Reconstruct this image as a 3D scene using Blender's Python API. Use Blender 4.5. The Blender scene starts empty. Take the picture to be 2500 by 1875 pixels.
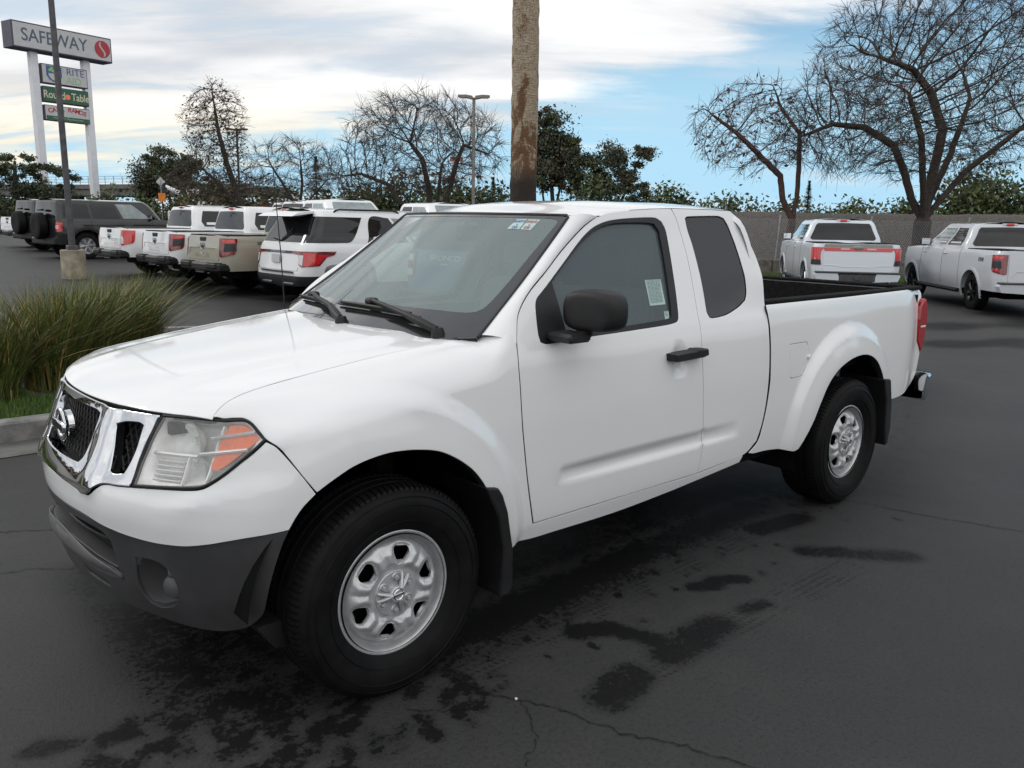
import bpy, math, random
import numpy as np
from math import radians, sin, cos, pi
from mathutils import Vector, Matrix
from mathutils.geometry import delaunay_2d_cdt

SC = bpy.context.scene
COL = SC.collection
random.seed(7)
RNG = np.random.default_rng(7)

# ---------------------------------------------------------------- camera (metres; x = along the white pickup, y = away from the camera)
CAM = np.array([-1.4727, -3.1284, 1.636]); YAW, PITCH, ROLL = .7282, .1948, .0163
cd = bpy.data.cameras.new('camera'); cam = bpy.data.objects.new('camera', cd); COL.objects.link(cam)
cd.sensor_width = 36.0; cd.lens = 2017.8/2500*36; cd.clip_start = .05; cd.clip_end = 3000
_cy, _sy, _cp, _sp = cos(YAW), sin(YAW), cos(PITCH), sin(PITCH)
FW = np.array([_sy*_cp, _cy*_cp, -_sp]); RT = np.array([_cy, -_sy, 0.]); UP = np.cross(RT, FW)
R2 = cos(ROLL)*RT+sin(ROLL)*UP; U2 = -sin(ROLL)*RT+cos(ROLL)*UP
_m = Matrix.Identity(4)
for i in range(3):
    _m[i][0] = R2[i]; _m[i][1] = U2[i]; _m[i][2] = -FW[i]; _m[i][3] = CAM[i]
cam.matrix_world = _m
SC.camera = cam

# ---------------------------------------------------------------- render look
SC.view_settings.view_transform = 'Standard'; SC.view_settings.look = 'None'
SC.view_settings.exposure = 0.0; SC.view_settings.gamma = 1.0; SC.view_settings.use_curve_mapping = False
SC.render.engine = 'CYCLES'
try:
    SC.cycles.use_denoising = True
    SC.cycles.max_bounces = 8; SC.cycles.transparent_max_bounces = 24
    SC.cycles.glossy_bounces = 4; SC.cycles.transmission_bounces = 6; SC.cycles.diffuse_bounces = 3
    SC.cycles.caustics_reflective = False; SC.cycles.caustics_refractive = False
    SC.cycles.sample_clamp_indirect = 6.0
except Exception:
    pass

# ---------------------------------------------------------------- node helper
class NT:
    def __init__(s, tree): s.t = tree; s.n = tree.nodes; s.l = tree.links
    def add(s, typ, **kw):
        nd = s.n.new(typ)
        for k, v in kw.items():
            setattr(nd, k, v)
        return nd
    def set(s, sock, v):
        if isinstance(v, bpy.types.NodeSocket): s.l.new(v, sock)
        elif v is not None: sock.default_value = v
    def math(s, op, a, b=None, c=None, clamp=False):
        nd = s.add('ShaderNodeMath', operation=op, use_clamp=clamp)
        s.set(nd.inputs[0], a)
        if b is not None: s.set(nd.inputs[1], b)
        if c is not None: s.set(nd.inputs[2], c)
        return nd.outputs[0]
    def step(s, v, a, b, lo=0., hi=1.):
        nd = s.add('ShaderNodeMapRange', interpolation_type='SMOOTHSTEP')
        s.set(nd.inputs[0], v); s.set(nd.inputs[1], a); s.set(nd.inputs[2], b); s.set(nd.inputs[3], lo); s.set(nd.inputs[4], hi)
        return nd.outputs[0]
    def mix(s, f, a, b, blend='MIX'):
        nd = s.add('ShaderNodeMix', data_type='RGBA', blend_type=blend)
        s.set(nd.inputs[0], f); s.set(nd.inputs[6], a); s.set(nd.inputs[7], b)
        return nd.outputs[2]
    def noise(s, vec, scale, detail=4., rough=.55, dist=0.):
        nd = s.add('ShaderNodeTexNoise')
        if vec is not None: s.set(nd.inputs['Vector'], vec)
        nd.inputs['Scale'].default_value = scale; nd.inputs['Detail'].default_value = detail
        nd.inputs['Roughness'].default_value = rough; nd.inputs['Distortion'].default_value = dist
        return nd.outputs['Fac']
    def map(s, vec, scale=(1, 1, 1), loc=(0, 0, 0), rot=(0, 0, 0)):
        nd = s.add('ShaderNodeMapping'); s.set(nd.inputs[0], vec)
        nd.inputs['Scale'].default_value = scale; nd.inputs['Location'].default_value = loc; nd.inputs['Rotation'].default_value = rot
        return nd.outputs[0]
    def dot(s, vec, v):
        nd = s.add('ShaderNodeVectorMath', operation='DOT_PRODUCT'); s.set(nd.inputs[0], vec); nd.inputs[1].default_value = tuple(v)
        return nd.outputs['Value']

def c4(c): return (c[0], c[1], c[2], 1.0)

# ---------------------------------------------------------------- sky and sun
SUN_EL, SUN_AZ = radians(34), radians(-28)         # azimuth measured from +y towards +x: behind the cars, to the left
sdir = np.array([sin(SUN_AZ)*cos(SUN_EL), cos(SUN_AZ)*cos(SUN_EL), sin(SUN_EL)])
w = bpy.data.worlds.new('World'); SC.world = w; w.use_nodes = True
T = NT(w.node_tree); T.n.clear()
sky = T.add('ShaderNodeTexSky', sky_type='NISHITA'); sky.sun_disc = False; sky.sun_elevation = SUN_EL
sky.sun_rotation = SUN_AZ; sky.air_density = 1.0; sky.dust_density = .6; sky.ozone_density = 2.0
bg = T.add('ShaderNodeBackground'); bg.inputs[1].default_value = SKY_STRENGTH = .12
tc = T.add('ShaderNodeTexCoord'); D = tc.outputs['Generated']
sep = T.add('ShaderNodeSeparateXYZ'); T.l.new(D, sep.inputs[0])
el = T.math('MAXIMUM', sep.outputs[2], 0.015)
inv = T.math('DIVIDE', 1.0, T.math('ADD', el, .20))
pl = T.add('ShaderNodeVectorMath', operation='SCALE'); T.l.new(D, pl.inputs[0]); T.l.new(inv, pl.inputs['Scale'])
PLN = pl.outputs[0]                                # direction projected on a high cloud layer
flat = T.map(PLN, scale=(1, 1, 0), rot=(0, 0, radians(41.7)))
stretch = T.map(flat, scale=(.55, 1.5, 1))
n_big = T.noise(stretch, .9, 3, .5, .3)
n_mid = T.noise(stretch, 2.2, 6, .58, .4)
n_fine = T.noise(flat, 5.0, 6, .62)
def plane_n(a, b):                                 # great circle through two directions, positive above
    def dr(p): return FW+(p[0]-1250)/2017.8*R2-(p[1]-937.5)/2017.8*U2
    n = np.cross(dr(a), dr(b)); n /= np.linalg.norm(n)
    return n if n[2] > 0 else -n
e1 = T.dot(D, plane_n((2330, -20), (1290, 300)))   # sheet's edge, rising to the right
e2 = T.dot(D, plane_n((1250, 330), (420, 405)))    # its lower edge on the left
edge = T.math('MINIMUM', e1, e2)
edge = T.math('MAXIMUM', edge, T.math('MULTIPLY', T.math('ADD', T.dot(D, FW), -.25), -.5))   # overcast on the other side of the sky
wob = T.math('MULTIPLY', T.math('SUBTRACT', n_mid, .5), .16)
wob2 = T.math('MULTIPLY', T.math('SUBTRACT', n_fine, .5), .05)
cov = T.step(T.math('ADD', edge, T.math('ADD', wob, wob2)), -.012, .05)
# low thin streaks in the clear part
lowst = T.math('MULTIPLY', T.step(T.noise(T.map(flat, scale=(.5, 2.4, 1)), 1.3, 5, .55), .50, .72), T.step(el, .30, .06))
cov2 = T.math('MAXIMUM', cov, T.math('MULTIPLY', lowst, .55))
# gaps of pale blue on the left, bright rims and grey bellies
tone = T.math('ADD', T.math('MULTIPLY', n_big, .65), T.math('MULTIPLY', n_mid, .35))
shade = T.step(tone, .40, .62)
ccol = T.mix(shade, c4((.66, .69, .74)), c4((1.10, 1.10, 1.09)))
glow = T.step(T.dot(D, (sin(radians(22)), cos(radians(22)), .17)), .93, .995)
warm = T.math('MULTIPLY', glow, T.step(el, .16, .05))
ccol = T.mix(T.math('MULTIPLY', warm, .75), ccol, c4((1.15, 1.02, .74)))
slots = T.math('MULTIPLY', T.step(n_mid, .50, .34), T.step(T.dot(D, RT), .1, -.35))
ccol = T.mix(T.math('MULTIPLY', slots, .70), ccol, c4((.56, .70, .84)))
# clouds overhead are the brightest
ccol = T.mix(T.step(el, .45, .95), ccol, c4((1.0, 1.0, 1.0)), 'MULTIPLY')
ccol = T.mix(T.step(T.dot(D, FW), .15, -.5), ccol, c4((1.42, 1.40, 1.37)), 'MULTIPLY')      # sky behind the camera made brighter to light the truck's near side
hz = T.add('ShaderNodeVectorMath', operation='SCALE'); hz.inputs[0].default_value = (.47, .77, .97); hz.inputs['Scale'].default_value = 1/SKY_STRENGTH
blue = T.mix(1.0, sky.outputs[0], c4((.80, .98, 1.08)), 'MULTIPLY')
blue = T.mix(T.step(el, .34, .06), blue, hz.outputs[0])       # pale humid air low down
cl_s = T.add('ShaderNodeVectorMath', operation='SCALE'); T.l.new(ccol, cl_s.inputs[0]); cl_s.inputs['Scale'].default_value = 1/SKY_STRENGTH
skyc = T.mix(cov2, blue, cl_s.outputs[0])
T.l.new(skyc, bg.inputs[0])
out = T.add('ShaderNodeOutputWorld'); T.l.new(bg.outputs[0], out.inputs[0])

ld = bpy.data.lights.new('sun', 'SUN'); ld.energy = .9; ld.angle = radians(14); ld.color = (1.0, .95, .87)
sun = bpy.data.objects.new('sun', ld); COL.objects.link(sun)
sun.rotation_euler = Vector(tuple(sdir)).to_track_quat('Z', 'Y').to_euler()
sun.location = (0, 0, 30)
# ---------------------------------------------------------------- materials
MATS = {}
def mat(name, base, rough=.5, metal=0., coat=0., spec=.5, nscale=0., namp=.0, bump=0., bscale=200., emit=None, trans=0.):
    if name in MATS: return MATS[name]
    m = bpy.data.materials.new(name); m.use_nodes = True; t = NT(m.node_tree)
    b = t.n['Principled BSDF']
    b.inputs['Base Color'].default_value = c4(base); b.inputs['Roughness'].default_value = rough; b.inputs['Metallic'].default_value = metal
    b.inputs['Coat Weight'].default_value = coat; b.inputs['Coat Roughness'].default_value = .03
    b.inputs['Specular IOR Level'].default_value = spec; b.inputs['Transmission Weight'].default_value = trans
    tcn = t.add('ShaderNodeTexCoord')
    if nscale:
        f = t.noise(tcn.outputs['Object'], nscale, 5, .6)
        f = t.step(f, .3, .7)
        lo = tuple(max(0, x*(1-namp)) for x in base); hi = tuple(min(1, x*(1+namp)) for x in base)
        t.l.new(t.mix(f, c4(lo), c4(hi)), b.inputs['Base Color'])
    if bump:
        bn = t.add('ShaderNodeBump'); bn.inputs['Strength'].default_value = bump; bn.inputs['Distance'].default_value = .01
        t.l.new(t.noise(tcn.outputs['Object'], bscale, 4, .6), bn.inputs['Height']); t.l.new(bn.outputs[0], b.inputs['Normal'])
    if emit: b.inputs['Emission Color'].default_value = c4(emit); b.inputs['Emission Strength'].default_value = 1.0
    MATS[name] = m
    return m

def glass_mat(name, tint, rough=.01, ior=1.5, milky=0., milkcol=(.6, .7, .7)):
    """thin pane: tinted see-through + clear reflection by Fresnel, optional diffuse film for dust, fog and painted-in sky reflection"""
    if name in MATS: return MATS[name]
    m = bpy.data.materials.new(name); m.use_nodes = True; t = NT(m.node_tree); t.n.clear()
    tr = t.add('ShaderNodeBsdfTransparent'); tr.inputs[0].default_value = c4(tint)
    body = tr.outputs[0]
    if milky:
        df = t.add('ShaderNodeBsdfDiffuse'); df.inputs[0].default_value = c4(milkcol)
        mx = t.add('ShaderNodeMixShader'); mx.inputs[0].default_value = milky
        t.l.new(body, mx.inputs[1]); t.l.new(df.outputs[0], mx.inputs[2]); body = mx.outputs[0]
    gl = t.add('ShaderNodeBsdfGlossy'); gl.inputs['Roughness'].default_value = rough
    fr = t.add('ShaderNodeFresnel'); ge = t.add('ShaderNodeNewGeometry'); t.l.new(t.math('ADD', ior, t.math('MULTIPLY', ge.outputs['Backfacing'], 1/ior-ior)), fr.inputs[0])   # same pane seen from either side
    mx = t.add('ShaderNodeMixShader'); t.l.new(fr.outputs[0], mx.inputs[0]); t.l.new(body, mx.inputs[1]); t.l.new(gl.outputs[0], mx.inputs[2])
    o = t.add('ShaderNodeOutputMaterial'); t.l.new(mx.outputs[0], o.inputs[0])
    MATS[name] = m
    return m

def paint(name, base, metal=0., rough=.32, dirt=.03):
    """car paint: base + clear coat, faint unevenness and road film low down"""
    if name in MATS: return MATS[name]
    m = bpy.data.materials.new(name); m.use_nodes = True; t = NT(m.node_tree); b = t.n['Principled BSDF']
    tcn = t.add('ShaderNodeTexCoord')
    f = t.step(t.noise(tcn.outputs['Object'], 3.0, 5, .6), .35, .75)
    f2 = t.step(t.noise(tcn.outputs['Object'], 60.0, 3, .6), .55, .80)
    d = t.math('MULTIPLY', f, dirt); d = t.math('ADD', d, t.math('MULTIPLY', f2, dirt*.6))
    t.l.new(t.mix(d, c4(base), c4((.30, .28, .25))), b.inputs['Base Color'])
    b.inputs['Metallic'].default_value = metal; b.inputs['Roughness'].default_value = max(rough, .5); b.inputs['Specular IOR Level'].default_value = .25
    b.inputs['Coat Weight'].default_value = 1.0; b.inputs['Coat Roughness'].default_value = .03
    bn = t.add('ShaderNodeBump'); bn.inputs['Strength'].default_value = .02; bn.inputs['Distance'].default_value = .002
    t.l.new(t.noise(tcn.outputs['Object'], 500, 2, .5), bn.inputs['Height']); t.l.new(bn.outputs[0], b.inputs['Coat Normal'])
    MATS[name] = m
    return m

M_WHITE = paint('white_paint', (.76, .77, .775))
M_BLACKPL = mat('black_plastic', (.012, .012, .013), .5, spec=.35, nscale=8, namp=.25, bump=.08, bscale=900)
M_GREYPL = mat('grey_plastic', (.042, .042, .044), .50, nscale=6, namp=.18, bump=.10, bscale=700)
M_RUBBER = mat('rubber', (.010, .010, .010), .7, nscale=10, namp=.35, bump=.1, bscale=300)
M_CHROME = mat('chrome', (.62, .63, .65), .05, 1.0, nscale=30, namp=.02)
M_STEEL = mat('silver_steel', (.50, .51, .52), .33, .45, nscale=25, namp=.10)
M_DARK = mat('dark_gap', (.006, .006, .006), .8, nscale=20, namp=.2)
M_UNDER = mat('chassis_black', (.005, .005, .005), .8, spec=.1, nscale=12, namp=.3)
M_RED = mat('red_lens', (.36, .006, .010), .08, coat=1.0, nscale=60, namp=.15)
M_AMBER = mat('amber_lens', (.85, .135, .003), .12, coat=1.0, nscale=50, namp=.12)
M_CLEARL = mat('clear_lens', (.62, .62, .60), .15, coat=1.0, nscale=80, namp=.1)
M_LINER = mat('bed_liner_black', (.013, .013, .013), .85, spec=.08, nscale=30, namp=.3, bump=.2, bscale=250)
M_SEAT = mat('grey_cloth', (.07, .072, .075), .9, nscale=60, namp=.2)
M_DASH = mat('dash_grey', (.11, .115, .118), .8, nscale=40, namp=.1)
M_GLASS_W = glass_mat('windshield_glass', (.78, .88, .86), milky=.33, milkcol=(.46, .56, .555))  # pale film stands in for hazy reflections as well as dust
M_GLASS_S = glass_mat('side_glass', (.58, .67, .67), milky=.20, milkcol=(.33, .43, .47))  # bluish film paints the reflected sky into the pane
M_GLASS_Q = glass_mat('privacy_glass', (.05, .05, .055), milky=.16, milkcol=(.26, .26, .28))
M_LENS = glass_mat('headlight_lens', (.95, .95, .94), rough=.05, milky=.11, milkcol=(.92, .92, .90))
M_DGLASS = mat('tinted_glass', (.010, .011, .012), .03, coat=.35, spec=.3, nscale=2, namp=.3)
M_STICK = mat('paper_sticker', (.42, .55, .53), .7, nscale=40, namp=.08)
M_PLATE = mat('paper_plate', (.55, .56, .57), .5, nscale=30, namp=.06)

# ---------------------------------------------------------------- object helpers
def link(o, parent=None):
    COL.objects.link(o)
    if parent is not None: o.parent = parent
    return o
def thing(name, label, cat, loc=(0, 0, 0), rz=0., group=None):
    o = bpy.data.objects.new(name, None); o.empty_display_size = .2; COL.objects.link(o)
    o.location = loc; o.rotation_euler = (0, 0, rz); o['label'] = label; o['category'] = cat
    if group: o['group'] = group
    return o
def tag(o, label=None, cat=None, group=None, kind=None):
    if label: o['label'] = label
    if cat: o['category'] = cat
    if group: o['group'] = group
    if kind: o['kind'] = kind
    return o
def copy_tree(o, parent=None):
    c = o.copy(); COL.objects.link(c)
    if parent is not None:
        c.parent = parent
    for ch in list(o.children): copy_tree(ch, c)
    return c

class MB:
    """mesh collector"""
    def __init__(s): s.v = []; s.f = []; s.mi = []
    def add(s, verts, faces, mi=0):
        k = len(s.v); s.v += [tuple(map(float, p)) for p in verts]
        s.f += [tuple(i+k for i in f) for f in faces]; s.mi += [mi]*len(faces)
    def box(s, c, d, mi=0, bev=0., rz=0., ry=0.):
        x, y, z = d[0]/2, d[1]/2, d[2]/2
        if bev <= 0:
            P = [(-x, -y, -z), (x, -y, -z), (x, y, -z), (-x, y, -z), (-x, -y, z), (x, -y, z), (x, y, z), (-x, y, z)]
            F = [(0, 3, 2, 1), (4, 5, 6, 7), (0, 1, 5, 4), (1, 2, 6, 5), (2, 3, 7, 6), (3, 0, 4, 7)]
        else:
            b = min(bev, x*.95, y*.95, z*.95); P = []; F = []
            ring = []
            for (zz, ins) in ((-z, b), (-z+b, 0), (z-b, 0), (z, b)):
                q = [(-x+ins, -y+ins+ (b if ins == 0 else 0)), (-x+ins+(b if ins == 0 else 0), -y+ins), (x-ins-(b if ins == 0 else 0), -y+ins), (x-ins, -y+ins+(b if ins == 0 else 0)),
                     (x-ins, y-ins-(b if ins == 0 else 0)), (x-ins-(b if ins == 0 else 0), y-ins), (-x+ins+(b if ins == 0 else 0), y-ins), (-x+ins, y-ins-(b if ins == 0 else 0))]
                ring.append(len(P)); P += [(a, c_, zz) for a, c_ in q]
            for r0, r1 in zip(ring[:-1], ring[1:]):
                for i in range(8):
                    j = (i+1) % 8; F.append((r0+i, r0+j, r1+j, r1+i))
            F.append(tuple(ring[0]+i for i in range(7, -1, -1))); F.append(tuple(ring[-1]+i for i in range(8)))
        Mx = Matrix.Rotation(rz, 3, 'Z') @ Matrix.Rotation(ry, 3, 'Y')
        s.add([tuple(Mx @ Vector(p)+Vector(c)) for p in P], F, mi)
    def lathe(s, prof, c=(0, 0, 0), axis='y', n=32, mi=0, cap=True, a0=0., a1=2*pi):
        """prof: list of (r, h)"""
        P = []; F = []; full = abs(a1-a0-2*pi) < 1e-6; m = n if full else n+1
        for r, h in prof:
            for i in range(m):
                a = a0+(a1-a0)*i/n
                u, v_ = r*cos(a), r*sin(a)
                p = {'y': (u, h, v_), 'z': (u, v_, h), 'x': (h, u, v_)}[axis]
                P.append((p[0]+c[0], p[1]+c[1], p[2]+c[2]))
        for k in range(len(prof)-1):
            for i in range(n):
                j = (i+1) % m
                F.append((k*m+i, k*m+j, (k+1)*m+j, (k+1)*m+i))
        if cap and full:
            if prof[0][0] > 1e-5: F.append(tuple(range(m-1, -1, -1)))
            if prof[-1][0] > 1e-5: F.append(tuple((len(prof)-1)*m+i for i in range(m)))
        s.add(P, F, mi)
    def tube(s, path, rad, n=8, mi=0, cap=True):
        path = [Vector(p) for p in path]
        if not isinstance(rad, (list, tuple)): rad = [rad]*len(path)
        P = []; F = []; prev = None
        for i, p in enumerate(path):
            d = (path[min(i+1, len(path)-1)]-path[max(i-1, 0)]).normalized()
            if prev is None:
                a = d.orthogonal().normalized()
            else:
                a = (prev-d*prev.dot(d)); a = a.normalized() if a.length > 1e-6 else d.orthogonal().normalized()
            prev = a; b = d.cross(a)
            for k in range(n):
                t = 2*pi*k/n; P.append(tuple(p+(a*cos(t)+b*sin(t))*rad[i]))
        for i in range(len(path)-1):
            for k in range(n):
                j = (k+1) % n; F.append((i*n+k, i*n+j, (i+1)*n+j, (i+1)*n+k))
        if cap:
            F.append(tuple(range(n-1, -1, -1))); F.append(tuple((len(path)-1)*n+k for k in range(n)))
        s.add(P, F, mi)
    def prism(s, poly, h0, h1, axis='z', mi=0):
        """polygon extruded along an axis; poly in the other two coordinates"""
        n = len(poly)
        def pt(a, b, h): return {'z': (a, b, h), 'y': (a, h, b), 'x': (h, a, b)}[axis]
        P = [pt(a, b, h0) for a, b in poly]+[pt(a, b, h1) for a, b in poly]
        F = [tuple(range(n-1, -1, -1)), tuple(range(n, 2*n))]+[(i, (i+1) % n, n+(i+1) % n, n+i) for i in range(n)]
        s.add(P, F, mi)
    def grid(s, G, mi=0, flip=False):
        """G: array (a,b,3)"""
        a, b = G.shape[:2]; F = []
        for i in range(a-1):
            for j in range(b-1):
                q = (i*b+j, (i+1)*b+j, (i+1)*b+j+1, i*b+j+1)
                F.append(q[::-1] if flip else q)
        s.add(G.reshape(-1, 3), F, mi)
    def build(s, name, mats, parent=None, smooth=35., loc=None, fix=True):
        me = bpy.data.meshes.new(name); me.from_pydata(s.v, [], s.f)
        if not isinstance(mats, (list, tuple)): mats = [mats]
        for m in mats: me.materials.append(m)
        if len(mats) > 1: me.polygons.foreach_set('material_index', s.mi)
        if fix:
            import bmesh
            bm = bmesh.new(); bm.from_mesh(me); bmesh.ops.recalc_face_normals(bm, faces=bm.faces); bm.to_mesh(me); bm.free()
        if smooth:
            me.polygons.foreach_set('use_smooth', [True]*len(me.polygons)); me.set_sharp_from_angle(angle=radians(smooth))
        me.update()
        o = bpy.data.objects.new(name, me); link(o, parent)
        if loc is not None: o.location = loc
        return o

def inpoly(px_, py_, poly):
    px_ = np.asarray(px_); py_ = np.asarray(py_); r = np.zeros(px_.shape, bool); n = len(poly)
    for i in range(n):
        x0, y0 = poly[i]; x1, y1 = poly[(i+1) % n]
        if y0 == y1: continue
        c = ((y0 > py_) != (y1 > py_)) & (px_ < (x1-x0)*(py_-y0)/(y1-y0)+x0)
        r ^= c
    return r
def segdist(P, poly):
    d = np.full(len(P), 1e9); n = len(poly)
    for i in range(n):
        a = np.array(poly[i]); b = np.array(poly[(i+1) % n]); ab = b-a; L = (ab@ab)+1e-12
        t = np.clip(((P-a)@ab)/L, 0, 1); d = np.minimum(d, np.linalg.norm(P-a-t[:, None]*ab, axis=1))
    return d
def refine(poly, step, sharp=38.):
    """Catmull-Rom through the points, keeping real corners"""
    P = np.array(poly, float); n = len(P); out = []
    keep = []
    for i in range(n):
        a = P[i]-P[i-1]; b = P[(i+1) % n]-P[i]
        ang = abs(math.degrees(math.atan2(a[0]*b[1]-a[1]*b[0], a@b))); keep.append(ang > sharp)
    for i in range(n):
        p1 = P[i]; p2 = P[(i+1) % n]
        L = np.linalg.norm(p2-p1); k = max(1, int(math.ceil(L/step)))
        t1 = (p2-p1) if keep[i] else (p2-P[i-1])*.5*min(1., L/max(1e-6, .5*np.linalg.norm(p2-P[i-1])))
        t2 = (p2-p1) if keep[(i+1) % n] else (P[(i+2) % n]-p1)*.5*min(1., L/max(1e-6, .5*np.linalg.norm(P[(i+2) % n]-p1)))
        for j in range(k):
            s = j/k
            out.append((2*s**3-3*s**2+1)*p1+(s**3-2*s**2+s)*t1+(-2*s**3+3*s**2)*p2+(s**3-s**2)*t2)
    return np.array(out)
def inset(P, g):
    """move a closed polyline inwards by g"""
    area = .5*np.sum(P[:, 0]*np.roll(P[:, 1], -1)-np.roll(P[:, 0], -1)*P[:, 1])
    sgn = 1 if area > 0 else -1
    d = np.roll(P, -1, 0)-P; d /= (np.linalg.norm(d, axis=1)[:, None]+1e-12)
    nrm = np.stack([-d[:, 1], d[:, 0]], 1)*sgn
    n1 = np.roll(nrm, 1, 0); m = nrm+n1; l = np.linalg.norm(m, axis=1)[:, None]+1e-9; m /= l
    k = g/np.maximum(.5, np.sum(m*nrm, 1))
    return P+m*k[:, None]

def panel(name, S, outline, mats, parent, holes=(), step=.03, depth=.018, gap=.0025, off=0., mirror=False, sc=(1., 1.), out=(1.5, 0., .75), raw=False, sharp=38., bev=.0025, rim=None):
    """sheet-metal panel: the outline (in surface parameters) is meshed on the surface S, edges rolled in"""
    sc = np.array(sc)
    B = refine(np.array(outline)*sc, step*.7, sharp)
    if gap: B = inset(B, gap)
    loops = [B]+[inset(refine(np.array(h)*sc, step*.6, sharp), -gap) for h in holes]
    lo, hi = B.min(0), B.max(0)
    gx, gy = np.meshgrid(np.arange(lo[0]+step*.3, hi[0], step), np.arange(lo[1]+step*.3, hi[1], step), indexing='ij')
    Q = np.stack([gx.ravel(), gy.ravel()], 1); Q[:, 0] += (np.arange(len(Q)) % 2)*1e-4
    ok = inpoly(Q[:, 0], Q[:, 1], B) & (segdist(Q, B) > step*.45)
    for h in loops[1:]: ok &= ~inpoly(Q[:, 0], Q[:, 1], h) & (segdist(Q, h) > step*.45)
    Q = Q[ok]
    pts = np.vstack(loops+[Q]); edges = []; k = 0; rng = []
    for L in loops:
        n = len(L); edges += [(k+i, k+(i+1) % n) for i in range(n)]; rng.append((k, n)); k += n
    r = delaunay_2d_cdt([Vector(p) for p in pts], edges, [], 0, 1e-7)
    V = np.array([tuple(v) for v in r[0]]); F = np.array([f for f in r[2] if len(f) == 3])
    cen = V[F].mean(1); ok = inpoly(cen[:, 0], cen[:, 1], B)
    for h in loops[1:]: ok &= ~inpoly(cen[:, 0], cen[:, 1], h)
    F = F[ok]
    def ev(UV):
        UV = UV/sc; return S(UV[:, 0], UV[:, 1])
    def nrm(UV):
        h = 2e-3; a = ev(UV+[h, 0])-ev(UV-[h, 0]); b = ev(UV+[0, h])-ev(UV-[0, h])
        n = np.cross(a, b); n /= (np.linalg.norm(n, axis=1)[:, None]+1e-12)
        return n
    X = ev(V); N = nrm(V); sgn = np.sign(np.sum(N*(X-np.array(out)), 1)); N *= (1. if np.sum(sgn) >= 0 else -1.)
    X = X+N*off
    fn = np.cross(X[F[:, 1]]-X[F[:, 0]], X[F[:, 2]]-X[F[:, 0]])
    flip = np.sum(fn*N[F].mean(1), 1) < 0; F[flip] = F[flip][:, ::-1]
    verts = [X]; norms = [N]; faces = [tuple(f) for f in F]; nb = len(X); rimf = [0]*len(faces)
    for li, L in enumerate(loops):
        L2 = inset(L, bev if li == 0 else -bev) if bev else L
        n = len(L); Xb = ev(L)+nrm(L)*0
        Nl = nrm(L); Nl *= np.sign(np.sum(Nl*N.mean(0), 1))[:, None]
        Xo = Xb+Nl*off
        lat = np.roll(Xo, -1, 0)-np.roll(Xo, 1, 0); lat = np.cross(lat, Nl); lat /= (np.linalg.norm(lat, axis=1)[:, None]+1e-12)
        cc = Xo.mean(0); s_ = np.sign(np.sum(lat*(Xo-cc), 1).sum()); s_ = s_ if li == 0 else -s_
        lat *= s_ if s_ else 1
        r0 = Xo; r1 = Xo-Nl*bev+lat*bev*.8 if bev else Xo; r2 = r1-Nl*depth
        base = nb
        verts += [r0, r1, r1, r2]; norms += [Nl*.8+lat*.2, Nl*.4+lat*.9, lat, lat]; nb += 4*n
        for i in range(n):
            j = (i+1) % n
            for a, b in ((0, 1), (2, 3)):
                q = (base+a*n+i, base+a*n+j, base+b*n+j, base+b*n+i)
                faces.append(q); rimf.append(1 if a == 2 else 0)
    V3 = np.vstack(verts); NN = np.vstack(norms); NN /= np.linalg.norm(NN, axis=1)[:, None]+1e-12
    # face orientation by the intended normals
    ff = []
    for f in faces:
        a, b, c = V3[f[0]], V3[f[1]], V3[f[2]]
        n_ = np.cross(b-a, c-a)
        ff.append(f if n_@NN[list(f)].mean(0) >= 0 else f[::-1])
    if mirror:
        V3 = V3*[1, -1, 1]; NN = NN*[1, -1, 1]; ff = [f[::-1] for f in ff]
    me = bpy.data.meshes.new(name); me.from_pydata(V3.tolist(), [], ff)
    for m in (mats if isinstance(mats, (list, tuple)) else [mats]): me.materials.append(m)
    if rim is not None:
        me.materials.append(rim); me.polygons.foreach_set('material_index', rimf)
    me.polygons.foreach_set('use_smooth', [True]*len(me.polygons))
    me.update()
    me.normals_split_custom_set_from_vertices(NN.tolist())
    o = bpy.data.objects.new(name, me); link(o, parent)
    return o

_FONT = {}
def text_mesh(txt, size, depth=.002, bold=0.):
    cu = bpy.data.curves.new('txt', 'FONT'); cu.body = txt; cu.size = size; cu.extrude = depth; cu.align_x = 'CENTER'; cu.align_y = 'CENTER'; cu.offset = bold
    o = bpy.data.objects.new('txt', cu); COL.objects.link(o)
    dg = bpy.context.evaluated_depsgraph_get(); me = bpy.data.meshes.new_from_object(o.evaluated_get(dg))
    bpy.data.objects.remove(o); bpy.data.curves.remove(cu)
    return me
def text(name, txt, size, m, parent, M, depth=.002, bold=0., sx=1.):
    """flat lettering placed by a 4x4 matrix (local x = reading direction, z = out of the face)"""
    me = text_mesh(txt, size, depth, bold); me.name = name; me.transform(Matrix.Diagonal((sx, 1, 1, 1))); me.transform(M); me.materials.clear(); me.materials.append(m)
    o = bpy.data.objects.new(name, me); link(o, parent)
    return o
def frame(origin, xdir, up):
    x = Vector(xdir).normalized(); u = Vector(up); u = (u-x*u.dot(x)).normalized(); z = x.cross(u)
    return Matrix(((x.x, u.x, z.x, origin[0]), (x.y, u.y, z.y, origin[1]), (x.z, u.z, z.z, origin[2]), (0, 0, 0, 1)))
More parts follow.
